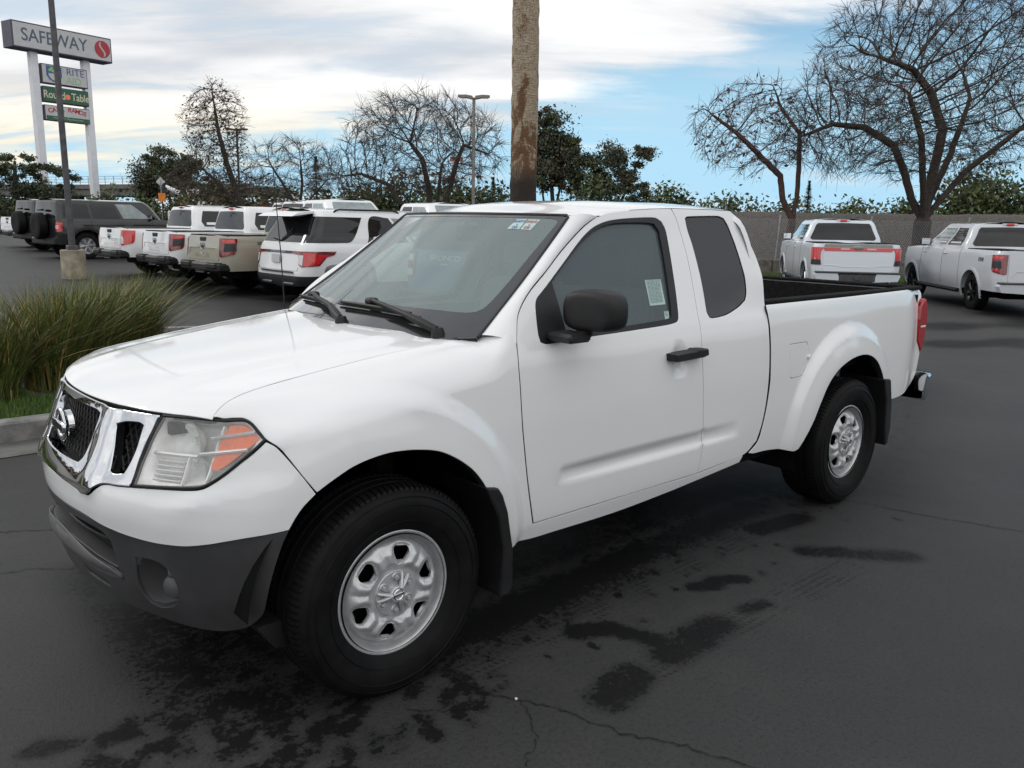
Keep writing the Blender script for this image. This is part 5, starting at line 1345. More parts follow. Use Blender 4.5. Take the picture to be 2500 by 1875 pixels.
    if T.get('bump') == 'painted':
        for sg in (1, -1):
            q = MB(); q.prism([(sg*.36, .47), (sg*bw*.97, .50), (sg*bw*1.02, .62), (sg*bw*1.0, .665), (sg*.44, .665)], -.10, .12, 'x'); q.build('bumper_corner', p, root, smooth=40)
        q = MB(); q.box((.02, 0, .56), (.26, .86, .20), 0, .03); q.box((-.0, 0, .69), (.24, bw*2, .045), 0, .015); q.box((-.12, 0, .56), (.02, .15, .10), 0, .01); q.build('rear_bumper', M_BUMPG, root)
    else:
        q = MB(); q.box((.03, 0, .565), (.30, bw*2.02, .17), 0, .04)
        for sg in (1, -1): q.box((-.055, sg*.60, .60), (.20, .46, .12), 0, .03)
        q.box((-.02, 0, .545), (.16, .50, .20), 0, .03); q.box((-.105, 0, .55), (.02, .14, .12), 0, .01)
        rb = q.build('rear_bumper', M_BLACKPL, root); q = MB()
        for y in (-.60, .60): q.box((-.06, y, .664), (.17, .38, .008), 0, .003)
        q.box((-.085, 0, .455), (.05, .36, .012), 0, .004); q.build('step_pad', M_BUMPG, rb, smooth=0)
    q = MB(); q.box((L*.5, 0, .42), (L*.8, W*.55, .22), 0, .03); q.box((xa, 0, r), (.14, W*.8, .14), 0, .04); q.box((xb, 0, r), (.14, W*.8, .14), 0, .04)
    q.build('chassis', M_UNDER, root)
    for k_, x in enumerate((xa, xb)):
        for sg in (1, -1):
            q = MB(); q.lathe([(R+.01, sg*W*.30), (R+.01, sg*W*.47)], (x, 0, r), 'y', 24, cap=False, a0=radians(-10), a1=radians(190)); q.lathe([(R+.01, sg*W*.30), (.05, sg*W*.30)], (x, 0, r), 'y', 24, cap=False, a0=radians(-10), a1=radians(190)); q.build('wheel_well', M_UNDER, root, fix=False)
    # nose
    gz0 = T['rail']
    ug = wp.U
    wpanel('grille', wp, [(ug-.62, .70), (ug-.02, .70), (ug-.02, gz0-.24), (ug-.62, gz0-.24)], M_BLACKPL, root, .012, .02)
    wpanel('grille', wp, [(-ug+.62, .70), (-ug+.02, .70), (-ug+.02, gz0-.24), (-ug+.62, gz0-.24)], M_BLACKPL, root, .012, .02)
    for sg in (1, -1): wpanel('headlight', wp, [(sg*(ug-.66), .80), (sg*(ug-1.02), .82), (sg*(ug-1.15), gz0-.26), (sg*(ug-.66), gz0-.25)], M_CLEARL, root, .012, .02)
    # windshield
    uw = cab.U; wz0, wz1 = rail+.03, zr-.06
    w2 = mir([(0, 0), (1, 0)])
    S2 = lambda v, z: cab.ev(uw-1e-6-np.abs(v), z)*np.stack([np.ones_like(v), np.where(v < 0, -1., 1.), np.ones_like(v)], -1)
    panel('windshield', S2, mir([(0, wz0), (cab.a2*1.12, wz0), (cab.a2*1.12, wz1), (0, wz1)]), M_VEIL, cb, step=.15, depth=.01, gap=0, off=.008, out=(c0, 0, 1.))
    wpr_ = car_wheel(r, wheel); put_wheels(root, wpr_, W, r, (xa, xb)); bpy.data.objects.remove(wpr_.children[0]); bpy.data.objects.remove(wpr_)
    for (txt, size, m_, where, uu, zz, sx, bo) in words:
        lettering('lettering', txt, size, p if m_ is None else m_, tg if where == 't' else body, wp, uu, zz, .013 if where == 't' else .004, sx, bo)
    root['wrapW'] = 0
    del root['wrapW']
    return root
def place(o, x, y, deg):
    o.location = (x, y, float(gz(x+1.2*cos(radians(deg)), y+1.2*sin(radians(deg))))); o.rotation_euler = (0, 0, radians(deg)); return o

RANGER = dict(L=5.37, W=1.90, H=1.76, xa=1.22, xb=4.49, r=.39, R=.475, rail=1.17, c0=1.70, c1=4.25, rf=.80, rr=.10, lz=(.77, 1.12))
FSER = dict(L=5.89, W=2.02, H=1.97, xa=1.28, xb=4.97, r=.415, R=.50, rail=1.36, c0=1.80, c1=4.50, rf=.78, rr=.12, lz=(.86, 1.27), bump='painted', veil=True, ms=1.0)
HEAVY = dict(L=6.2, W=2.03, H=2.10, xa=1.35, xb=5.15, r=.42, R=.51, rail=1.45, c0=2.0, c1=4.75, rf=.72, rr=.10, lz=(.95, 1.35), bump='painted', veil=True, ms=1.3)
GR_ROW = 'pickups parked tail out in the left row'
sr = lambda s: s
place(make_pickup('white crew cab pickup with bright red tail light, farthest left of the tail-out pickups', 'white', RANGER, 'red', [('RANGER', .135, None, 't', 0, .80, 1.25, .002)], False, M_ALLOY, True, group=GR_ROW), 4.75, 18.65, 2.4)
wr = make_pickup('white crew cab pickup with smoked tail light, between the white and the beige pickups', 'white', RANGER, 'dark', [('RANGER', .135, None, 't', 0, .80, 1.25, .002), ('SPORT', .085, M_BADGE, 's', 1.72, 1.03, 1.5, .001)], False, M_ALLOY, True, group=GR_ROW)
place(wr, 4.9, 15.9, 2.2)
place(make_pickup('beige crew cab pickup with smoked tail light and black bumper', 'beige', RANGER, 'dark', [('RANGER', .135, None, 't', 0, .80, 1.25, .002), ('SPORT', .085, M_BADGE, 's', 1.72, 1.03, 1.5, .001)], True, M_BWHEEL, True, group=GR_ROW), 5.0, 13.45, 1.8)
w_far = copy_tree(wr); w_far['label'] = 'white pickup mostly cut off by the left edge beside the black spare wheels'; place(w_far, 5.6, 34.6, 8)
place(make_pickup('silver crew cab pickup with a full width red tail light bar facing the fence', 'star', FSER, lightbar=True, wheel=M_ALLOY, group='pickups parked facing the fence'), 17.85, 6.27, 38.6)
place(make_pickup('pale silver crew cab pickup with black wheels at the right edge', 'silver', FSER, 'dark', [('FX4', .12, M_BADGE, 's', -1.72, 1.15, 1.2, .002)], wheel=M_BWHEEL, group='pickups parked facing the fence'), 18.45, 2.45, 42)
wp3 = make_pickup('white pickup mostly hidden behind the rear of the extended cab', 'white', RANGER, 'dark', wheel=M_ALLOY, group='pickups parked facing the fence')
place(wp3, 15.9, 9.35, 38)
hv = make_pickup('large white crew cab pickup facing the camera behind the beige pickup', 'white', HEAVY, 'dark', wheel=M_ALLOY, group='pickups facing the camera in the second row')
place(hv, 12.0, 22.6, 263)
hv2 = copy_tree(hv); hv2['label'] = 'large white crew cab pickup whose roof shows just left of the windshield top'; place(hv2, 14.5, 21.0, 263)
for (x, y, d, lb) in ((10.6, 24.5, 4, 'white pickup roof with a red lamp seen between the white and beige pickups'), (12.2, 28.6, 4, 'white pickup roof far behind the second row, small red lamp on top')):
    c_ = copy_tree(hv); c_['label'] = lb; c_['group'] = 'far white pickups'; place(c_, x, y, d)

def make_suv(label, pc, T, name='suv', cat='suv', boxy=False, wheel=M_BWHEEL, group=None, roof=None):
    p = M_P[pc]; root = thing(name, label, cat, group=group)
    L, W, H = T['L'], T['W'], T['H']; xa, xb, r, R, belt, c1 = T['xa'], T['xb'], T['r'], T['R'], T['belt'], T['c1']
    Hn = pch([.30, .50, .80, belt-.15, belt, belt+.02], [W*.455, W*.485, W*.5, W*.497, W*.48, W*.47])
    wp = Wrap(W, L, T['rc'], .45, Hn, pch([.3, .5, .75, 1.0, belt], T['xr']), pch([.3, .55, .8, belt-.1, belt], [L-.12, L, L-.01, L-.05, L-.10]))
    hood = pch([0, c1-.3, c1+.1, L-.5, L-.12, L], [belt, belt, belt-.01, belt-.06, belt-.10, belt-.16])
    body = shell(wp, lambda x: .40 if xa < x < xb else .46, lambda x: float(hood(x)), [(xa, r, R), (xb, r, R)], 14, .02).build('body', p, root, smooth=35)
    zr = H-.05; k0, k1 = T['tum']
    Hc = pch([belt-.03, belt+.08, (belt+zr)/2, zr-.05, zr], [W*.5*.955, W*.5*.94, W*.5*(.94+k1)/2*1.01, W*.5*k1, W*.5*(k1-.05)])
    xr_ = pch([belt-.03, zr-.08, zr], T['gr']); xf_ = pch([belt-.03, zr-.12, zr], [c1, c1-T['rf'], c1-T['rf']-.14])
    cab = Wrap(W, c1, T['rc'], .30, Hc, xr_, xf_)
    cb = shell(cab, lambda x: belt-.03, lambda x: zr, (), 12, .045, bottom=False).build('cabin', p, root, smooth=40)
    z0, z1 = belt+.03, zr-.11; a1 = cab.a1
    T['fn'](root, body, cb, wp, cab, p, z0, z1)
    for sg in (1, -1):
        for xx in (xa, xb): wpanel('arch_trim', wp, arch_band(wp, xx, r, R-.012, R+.06, sg), M_BLACKPL, body, .014, .02, step=.06)
        u_mirror('side_mirror', root, c1-.45, -sg*(W*.5+.06), belt+.10, p)
        for x in (xa, xb):
            q = MB(); q.lathe([(R+.01, sg*W*.30), (R+.01, sg*W*.47)], (x, 0, r), 'y', 24, cap=False, a0=radians(-10), a1=radians(190)); q.lathe([(R+.01, sg*W*.30), (.05, sg*W*.30)], (x, 0, r), 'y', 24, cap=False, a0=radians(-10), a1=radians(190)); q.build('wheel_well', M_UNDER, root, fix=False)
    q = MB(); q.box((L*.5, 0, .38), (L*.8, W*.6, .2), 0, .03); q.box((xa, 0, r), (.12, W*.8, .12), 0, .04); q.box((xb, 0, r), (.12, W*.8, .12), 0, .04); q.build('chassis', M_UNDER, root)
    S2 = lambda v, z: cab.ev(cab.U-1e-6-np.abs(v), z)*np.stack([np.ones_like(v), np.where(v < 0, -1., 1.), np.ones_like(v)], -1)
    panel('windshield', S2, mir([(0, z0), (cab.a2*1.12, z0), (cab.a2*1.12, z1+.03), (0, z1+.03)]), M_VEIL, cb, step=.15, depth=.01, gap=0, off=.008, out=(0, 0, 1.))
    for sg in (1, -1): wpanel('headlight', wp, [(sg*(wp.U-.62), belt-.34), (sg*(wp.U-1.05), belt-.33), (sg*(wp.U-1.15), belt-.2), (sg*(wp.U-.62), belt-.2)], M_CLEARL, root, .012, .02)
    wp_ = car_wheel(r, wheel); put_wheels(root, wp_, W, r, (xa, xb)); bpy.data.objects.remove(wp_.children[0]); bpy.data.objects.remove(wp_)
    return root
def fn_explorer(root, body, cb, wp, cab, p, z0, z1):
    a1 = cab.a1
    rw = wpanel('rear_window', cab, mir([(0, z0-.0), (a1+.08, z0), (a1+.10, z0+.05), (a1+.07, z1+.06), (0, z1+.06)]), M_DGLASS, cb, .006, step=.08)
    for sg in (1, -1):
        u = lambda X: sg*cab.uX(X)
        wpanel('side_window', cab, [(sg*(a1+.115), z0), (u(.84), z0), (u(.94), z0+.03), (u(1.40), z1), (sg*(a1+.085), z1+.01)], M_DGLASS, cb, .006, step=.08, sharp=50)
        wpanel('side_window', cab, [(u(1.30), z0), (u(2.30), z0), (u(2.30), z1), (u(1.68), z1)], M_DGLASS, cb, .006, sharp=50)
        wpanel('side_window', cab, [(u(2.40), z0), (u(3.25), z0), (u(3.02), z1-.02), (u(2.40), z1)], M_VEIL, cb, .006, sharp=50)
        b1 = wp.a1; e = b1+wp.s1
        lm = wpanel('tail_light', wp, [(sg*(b1-.22), .985), (sg*(e+.34), .985), (sg*(e+.30), .925), (sg*(e+.16), .90), (sg*(e+.02), .74), (sg*(b1+.10), .715), (sg*(b1+.02), .76), (sg*(b1-.0), .93), (sg*(b1-.22), .945)], M_DRED, root, .014, .02, step=.05, sharp=30)
        wpanel('lens_block', wp, [(sg*(b1+.12), .965), (sg*(b1+.20), .965), (sg*(e+.0), .93), (sg*(e+.26), .915), (sg*(e+.12), .89), (sg*(e-.02), .745), (sg*(b1+.14), .725)], M_ORED, lm, .018, .02, step=.05, sharp=30)
        wpanel('reverse_lens', wp, [(sg*(b1+.02), .77), (sg*(b1+.12), .735), (sg*(b1+.12), .915), (sg*(b1+.02), .915)], M_CLEARL, lm, .019, .02, step=.05)
        q = MB(); pts = []
        for X, dz in ((.55, 0), (.62, .04), (.75, .055), (2.6, .055), (2.75, .04), (2.82, 0)):
            e_ = cab.ev(np.array([u(X)]), np.array([1.66]))[0]; pts.append((e_[0], e_[1]+sg*.03, 1.675+dz))
        q.tube(pts, .018, 6); q.build('roof_rail', M_BLACKPL, cb)
    q = MB(); q.prism([(-.02, 1.60), (.10, 1.66), (.42, 1.70), (.42, 1.66), (.10, 1.615)], -.66, .66, 'y'); q.build('spoiler', p, cb, smooth=30)
    q = MB(); q.prism([(.03, 1.598), (.16, 1.625), (.40, 1.65), (.37, 1.61), (.20, 1.585)], -.46, .46, 'y'); q.build('spoiler_underside', M_BADGE, cb, smooth=30)
    q = MB(); q.lathe([(0, 0), (.03, 0), (.03, .03)], (.6, 0, 1.70), 'z', 12); q.prism([(.45, 1.715), (.70, 1.72), (.64, 1.765), (.56, 1.775)], -.035, .035, 'y'); q.build('roof_antenna', M_BADGE, cb, smooth=40)
    st_ = wpanel('trim_strip', wp, mir([(0, .945), (wp.a1-.22, .945), (wp.a1-.22, .985), (0, .985)]), M_BADGE, root, .013, .02)
    lettering('lettering', 'EXPLORER', .045, M_CHROME, st_, wp, .0, .965, .015, 2.6, 0.)
    q = MB(); q.box((-.012, .04, .845), (.012, .30, .16), 0, .004); pl_ = q.build('licence_plate', M_PLATE, root, smooth=0)
    wpanel('lower_bumper', wp, mir([(0, .36), (wp.a1+wp.s1+.5, .40), (wp.a1+wp.s1+.5, .55), (wp.a1, .545), (0, .545)]), M_BADGE, root, .018, .04, step=.08)
    wpanel('step_trim', wp, mir([(0, .595), (wp.a1*.86, .60), (wp.a1*.80, .622), (0, .622)]), M_BADGE, root, .030, .03, step=.08)
    for sg in (1, -1): wpanel('skid_strip', wp, [(sg*.24, .40), (sg*.62, .40), (sg*.62, .425), (sg*.24, .425)], M_ALLOY, root, .03, .02)
    wpanel('tail_seam', wp, mir([(0, .640), (wp.a1*.99, .640), (wp.a1+.01, .70), (wp.a1+.014, .70), (wp.a1, .636), (0, .636)]), M_DARK, body, .003, .004, step=.06, bev=0)
    e_ = cab.ev(np.array([.0]), np.array([z0+.06]))[0]; q = MB(); q.tube([(e_[0]-.03, -.05, z0+.03), (e_[0]-.0+.055, -.26, z0+.24)], .010, 6); q.tube([(e_[0]-.02, .35, z0+.07), (e_[0]-.03, .0, z0+.03)], .020, 6); q.build('rear_wiper', M_BADGE, cb)
EXPL = dict(L=5.05, W=2.0, H=1.75, xa=1.02, xb=4.05, r=.38, R=.455, belt=1.11, c1=4.02, rc=.26, rf=.95, tum=(.94, .74), xr=[.09, .0, .03, .075, .11], gr=[.10, .42, .46], fn=fn_explorer)
place(make_suv('white suv with red tail lights and black roof rails beside the windshield', 'white', EXPL), 5.5, 11.25, 1.0)

def fn_boxy(spare, words=None):
    def fn(root, body, cb, wp, cab, p, z0, z1):
        a1 = cab.a1
        wpanel('rear_window', cab, mir([(0, z0), (a1*.96, z0), (a1*.96, z1+.05), (0, z1+.05)]), M_DGLASS, cb, .006)
        cuts = ((.18, 1.02), (1.12, 1.98), (2.08, 3.0)) if spare else ((.14, .80), (.88, 1.75), (1.83, 2.85))
        for sg in (1, -1):
            u = lambda X: sg*cab.uX(X)
            for i, (x0, x1) in enumerate(cuts):
                x1t = x1 if i < 2 else x1-.30
                wpanel('side_window', cab, [(u(x0), z0), (u(x1), z0), (u(x1t), z1+.02), (u(x0), z1+.02)], M_DGLASS if i < 2 else M_VEIL, cb, .006, sharp=50)
            b1 = wp.a1
            if spare:
                lm = wpanel('tail_light', wp, [(sg*(b1-.02), .86), (sg*(b1+wp.s1+.03), .86), (sg*(b1+wp.s1+.03), 1.14), (sg*(b1-.02), 1.14)], M_ORED, root, .016, .03, step=.05)
                wpanel('lens_block', wp, [(sg*(b1-.01), .95), (sg*(b1+.08), .95), (sg*(b1+.08), 1.05), (sg*(b1-.01), 1.05)], M_CLEARL, lm, .02, .01)
                for Xs in (1.05, 2.03, 3.05):
                    q = MB(); e = [wp.ev(np.array([sg*wp.uX(Xs)]), np.array([z]))[0] for z in np.linspace(.55, 1.2, 8)]; q.tube([tuple(v) for v in e], .006, 4); q.build('door_seam', M_DARK, body, smooth=0)
            else:
                lm = wpanel('tail_light', wp, [(sg*(b1-.10), .84), (sg*(b1+.10), .80), (sg*(b1+wp.s1+.02), .88), (sg*(b1+wp.s1+.02), 1.18), (sg*(b1-.10), 1.18)], M_DRED, root, .016, .03, step=.05)
                for zc in (1.11, .90): wpanel('reverse_lens', wp, [(sg*(b1-.06), zc-.045), (sg*(b1+.09), zc-.05), (sg*(b1+.09), zc+.045), (sg*(b1-.06), zc+.045)], M_CLEARL, lm, .020, .01)
        q = MB(); q.box((.0, 0, .56), (.22, wp.W*.92, .22), 0, .04); q.build('rear_bumper', M_BLACKPL, root)
        if spare:
            q = MB(); q.lathe([(.20, -.13), (.30, -.14), (.39, -.12), (.415, -.06), (.415, .10), (.38, .13), (.2, .12)], (-.17, 0, 1.02), 'x', 36); q.build('spare_tyre', M_TYRE, root)
            q = MB(); q.lathe([(0, -.085), (.05, -.09), (.06, -.06), (.20, -.08), (.215, -.12), (.225, -.12)], (-.17, 0, 1.02), 'x', 30); q.build('spare_rim', M_BWHEEL, root)
            q = MB(); q.box((-.08, .0, 1.52), (.10, .30, .06), 0, .015); q.build('wiper_housing', M_BLACKPL, root)
        if words:
            for (t_, s_, z_, m_, sx) in words: lettering('lettering', t_, s_, m_, body, wp, 0, z_, .006, sx, .001)
    return fn
BOX1 = dict(L=4.8, W=1.93, H=1.87, xa=.88, xb=3.83, r=.42, R=.51, belt=1.25, c1=3.45, rc=.10, rf=.38, tum=(.94, .85), xr=[.06, .0, .0, .01, .02], gr=[.03, .09, .10], fn=fn_boxy(True))
bk1 = make_suv('dark grey boxy off-road suv with a spare wheel behind the lamp post', 'grey', BOX1, boxy=True, wheel=M_ALLOY, group='boxy dark suvs parked tail out')
place(bk1, 5.1, 26.5, 8)
bk2 = copy_tree(bk1); bk2['label'] = 'dark boxy off-road suv behind the first one, spare wheel at its left'; place(bk2, 5.5, 31.3, 9)
BOX2 = dict(L=4.39, W=1.88, H=1.76, xa=.86, xb=3.53, r=.36, R=.44, belt=1.20, c1=3.35, rc=.18, rf=.55, tum=(.94, .80), xr=[.06, .0, .01, .02, .04], gr=[.05, .15, .18], fn=fn_boxy(False, [('BRONCO', .10, 1.115, M_PLATE, 1.5), ('SPORT', .035, 1.03, M_PLATE, 1.6)]))
place(make_suv('blue compact suv seen through the windshield of the white pickup', 'blue', BOX2, boxy=True), 5.4, 6.0, 3)
def fn_plain(root, body, cb, wp, cab, p, z0, z1): return fn_boxy(False)(root, body, cb, wp, cab, p, z0, z1)
BOX3 = dict(L=4.7, W=1.9, H=1.74, xa=.9, xb=3.7, r=.37, R=.45, belt=1.12, c1=3.6, rc=.2, rf=.8, tum=(.94, .76), xr=[.06, .0, .01, .03, .06], gr=[.05, .25, .32], fn=fn_plain)
s1_ = make_suv('dark grey suv between the two large white pickups of the second row', 'coal', BOX3, group='suvs in the second row'); place(s1_, 16.2, 24.6, 262)
s2_ = make_suv('white suv facing out behind the farthest left tail-out pickup', 'white', BOX3, group='suvs in the second row'); place(s2_, 12.9, 30.8, 252)
s3_ = copy_tree(s1_); s3_['label'] = 'dark suv far back left of the palm trunk'; place(s3_, 18.5, 25.0, 262)
# ================================================================ trees
M_BARK = mat('bark_grey_brown', (.050, .040, .033), .9, nscale=14, namp=.45, bump=.6, bscale=30)
M_BARKR = mat('bark_reddish', (.075, .045, .034), .9, nscale=14, namp=.4, bump=.5, bscale=30)
M_TWIG = mat('twig_brown', (.060, .047, .040), .9, nscale=6, namp=.35)
M_TWIGR = mat('twig_reddish', (.085, .052, .044), .9, nscale=6, namp=.35)
def leafmat(n, c): return mat(n, c, .65, nscale=1.2, namp=.45)
M_LEAF = [leafmat('leaf_dark_olive', (.040, .052, .024)), leafmat('leaf_mid_olive', (.066, .080, .032)), leafmat('leaf_brown_olive', (.075, .066, .036)), leafmat('leaf_grey_green', (.062, .074, .048))]
M_HEDGE = [leafmat('hedge_green', (.060, .088, .026)), leafmat('hedge_olive', (.090, .100, .032)), leafmat('hedge_dark', (.034, .048, .018))]
M_RUST = [leafmat('rust_leaf', (.13, .070, .028)), leafmat('brown_leaf', (.085, .060, .034)), leafmat('olive_leaf', (.075, .085, .034))]
M_PURP = leafmat('dry_purple_leaf', (.085, .032, .035))

def colonize(att, roots, di, dk, step, iters, rng, grav=0., jitter=.08, maxn=9000):
    """space colonisation: branch nodes grow towards scattered attractor points"""
    N = [np.array(p, float) for p in roots]; par = [i-1 for i in range(len(roots))]
    A = np.array(att, float); P = np.array(N)
    near = np.full(len(A), -1); nd = np.full(len(A), 1e9)
    for i in range(len(P)):
        d = np.linalg.norm(A-P[i], axis=1); m = d < nd; nd[m] = d[m]; near[m] = i
    alive = np.ones(len(A), bool)
    for it in range(iters):
        m = alive & (nd < di)
        if not m.any(): break
        dirs = {}
        idx = np.nonzero(m)[0]; vec = A[idx]-P[near[idx]]; vec /= np.linalg.norm(vec, axis=1)[:, None]+1e-9
        acc = np.zeros_like(P); np.add.at(acc, near[idx], vec)
        grow = np.unique(near[idx]); new = []
        for g in grow:
            v = acc[g]; n = np.linalg.norm(v)
            if n < 1e-6: continue
            v = v/n+rng.normal(0, jitter, 3)+np.array([0, 0, grav]); v /= np.linalg.norm(v)
            new.append(P[g]+v*step); par.append(g)
        if not new: break
        k0 = len(P); P = np.vstack([P, np.array(new)])
        for j in range(k0, len(P)):
            d = np.linalg.norm(A-P[j], axis=1); mm = d < nd; nd[mm] = d[mm]; near[mm] = j
        alive &= nd > dk
        if len(P) > maxn: break
    return P, np.array(par)
def radii(P, par, r_tip, expo=2.2, rmax=None):
    n = len(P); a = np.zeros(n); has = np.zeros(n, bool)
    for i in range(n-1, 0, -1):
        if not has[i]: a[i] = r_tip**expo
        a[par[i]] += a[i]; has[par[i]] = True
    R = a**(1/expo)
    if rmax is not None and R[0] > 0: 
        k = math.log(rmax/r_tip)/math.log(R[0]/r_tip) if R[0] > r_tip else 1
        R = r_tip*(R/r_tip)**k
    return R
def tree_mesh(P, par, R, thr, rng, twigs=0, twl=.5, twr=.006):
    """tubes along every branch; returns trunk MB (thick) and crown MB (thin)"""
    n = len(P); ch = [[] for _ in range(n)]
    for i in range(1, n): ch[par[i]].append(i)
    tr, cr = MB(), MB(); stack = [(0, None)]
    done = set()
    def chain(start, prev):
        c = ([prev] if prev is not None else [])+[start]; cur = start; sub = []
        while ch[cur]:
            k = sorted(ch[cur], key=lambda q: -R[q]); nx = k[0]
            for o in k[1:]: sub.append((o, cur))
            c.append(nx); cur = nx
        return c, sub
    st = [(0, None)]
    while st:
        s, pv = st.pop(); c, sub = chain(s, pv); st += sub
        if len(c) < 2: continue
        rr = [R[i] for i in c]
        if pv is not None: rr[0] = min(rr[0], rr[1]*1.25)
        pts = [P[i] for i in c]
        k = next((i for i, r in enumerate(rr) if r < thr), len(rr))
        if k >= 2: tr.tube(pts[:k+1], rr[:k+1], 8 if max(rr) > .06 else 6, cap=False)
        if k < len(pts):
            a = max(0, k-1) if k >= 2 else 0
            if len(pts)-a >= 2: cr.tube(pts[a:], rr[a:], 4 if rr[a] > .012 else 3, cap=False)
    if twigs:
        tips = [i for i in range(1, n) if R[i] < twr*2.2]
        for i in tips:
            for _ in range(twigs):
                d = P[i]-P[par[i]]; d = d/(np.linalg.norm(d)+1e-9)+rng.normal(0, .42, 3); d /= np.linalg.norm(d); l = 1.25*twl*rng.uniform(.4, 1.1)
                m = P[i]+d*l*.5+rng.normal(0, .03, 3)*l; e = P[i]+d*l+np.array([0, 0, -.05*l])
                cr.tube([P[i], m, e], [twr, twr*.8, twr*.45], 3, cap=False)
    return tr, cr
def dome(rng, n, c, rx, ry, z0, z1, shape='dome', gap=None):
    out = []
    while len(out) < n:
        p = rng.uniform(-1, 1, 3)
        if shape == 'dome':
            if p[0]**2+p[1]**2+max(p[2], 0)**2*1.0+(min(p[2], 0)**2)*1.2 > 1: continue
            if p[0]**2+p[1]**2+p[2]**2 < .10: continue
            q = (c[0]+p[0]*rx, c[1]+p[1]*ry, z0+(z1-z0)*(p[2]+1)/2)
        else:
            if p[0]**2+p[1]**2 > (1-((p[2]+1)/2)**1.6)*1.0+.05: continue
            q = (c[0]+p[0]*rx, c[1]+p[1]*ry, z0+(z1-z0)*(p[2]+1)/2)
        out.append(q)
    return np.array(out)
def at_px(S, depth):
    d = FW+(S[0]-1250)/2017.8*R2-(S[1]-937.5)/2017.8*U2
    return CAM+d*depth
def bare_tree(label, base, limbs, crown, seed, natt, di, dk, step, rtip, rmax, bark, twm, twigs=2, twl=.55, group='leafless trees', grav=0., leaves=0, leafm=None, sc=1.):
    """limbs: polylines of the main forks (local metres from the base); crown: attractor clouds"""
    rng = np.random.default_rng(seed)
    att = np.vstack([dome(rng, int(natt*w_), *c) for w_, c in crown])
    root = thing('bare_tree', label, 'tree', tuple(base), 0, group)
    P = [np.zeros(3)]; par = [-1]
    def addline(pts, start):
        cur = start
        for p in pts:
            p = np.array(p, float); L = np.linalg.norm(p-P[cur]); k = max(1, int(L/step))
            a = P[cur].copy()
            for i in range(1, k+1):
                P.append(a+(p-a)*i/k+rng.normal(0, .016, 3)*step*3); par.append(cur); cur = len(P)-1
        return cur
    ends = {}
    for name, start, pts in limbs: ends[name] = addline(pts, ends[start] if start else 0)
    N = np.array(P); A = att
    # continue with colonisation from the skeleton
    Pn, pn = colonize2(A, N, par, di, dk, step, rng, grav)
    R = radii(Pn, pn, rtip, 2.3, rmax)
    Pn = Pn*sc; R = R*(.5+.5*sc)
    trm, crm = tree_mesh(Pn, pn, R, .022, rng, twigs, twl, rtip)
    t_ = trm.build('trunk', bark, root, smooth=60, fix=False); c_ = crm.build('crown', twm, root, smooth=0, fix=False)
    if leaves:
        q = MB(); tips = np.nonzero(R < rtip*1.8)[0]
        for k in range(leaves):
            i = tips[int(rng.integers(len(tips)))]; p = Pn[i]+rng.normal(0, .22, 3); s = rng.uniform(.05, .13); a = rng.normal(0, 1, 3); a /= np.linalg.norm(a); b_ = np.cross(a, rng.normal(0, 1, 3)); b_ /= np.linalg.norm(b_)+1e-9
            q.add([p-a*s, p-b_*s*.5, p+a*s, p+b_*s*.5], [(0, 1, 2, 3)])
        q.build('dry_leaves', leafm, root, smooth=0, fix=False)
    return root
def colonize2(A, N, par, di, dk, step, rng, grav):
    par = list(par); P = N.copy(); near = np.full(len(A), -1); nd = np.full(len(A), 1e9)
    for i in range(len(P)):
        d = np.linalg.norm(A-P[i], axis=1); m = d < nd; nd[m] = d[m]; near[m] = i
    alive = nd > dk
    import collections
    kids = collections.Counter(par)
    for it in range(140):
        m = alive & (nd < di)
        if not m.any(): break
        idx = np.nonzero(m)[0]; vec = A[idx]-P[near[idx]]; vec /= np.linalg.norm(vec, axis=1)[:, None]+1e-9
        acc = np.zeros_like(P); np.add.at(acc, near[idx], vec); grow = np.unique(near[idx]); new = []
        for g in grow:
            v = acc[g]; n = np.linalg.norm(v)
            if n < 1e-6: continue
            v = v/n+rng.normal(0, .07, 3)+np.array([0, 0, grav])
            if par[g] >= 0:
                q = P[g]-P[par[g]]; v = v+.5*q/(np.linalg.norm(q)+1e-9)
            v /= np.linalg.norm(v); cand = P[g]+v*step
            if kids[int(g)] >= 3 or np.min(np.sum((P-cand)**2, 1)) < (.55*step)**2:
                dead = near == g; alive &= ~(dead & (nd < di) & (kids[int(g)] >= 3)); continue
            kids[int(g)] += 1; new.append(cand); par.append(int(g))
        if not new: break
        k0 = len(P); P = np.vstack([P, np.array(new)])
        for j in range(k0, len(P)):
            d = np.linalg.norm(A-P[j], axis=1); mm = d < nd; nd[mm] = d[mm]; near[mm] = j
        alive &= nd > dk
        if len(P) > 11000: break
    return P, np.array(par)

# local frames: x' = picture right (RH), y' = away; limbs are written in those axes and turned into world axes
def V3(r, u, a=0.): return (r*RH[0]+a*FH[0], r*RH[1]+a*FH[1], u)
def limb(*p): return [V3(*q) for q in p]
def cloud(r, a, rx, ry, z0, z1): return (V3(r, 0, a)[:2], rx, ry, z0, z1)
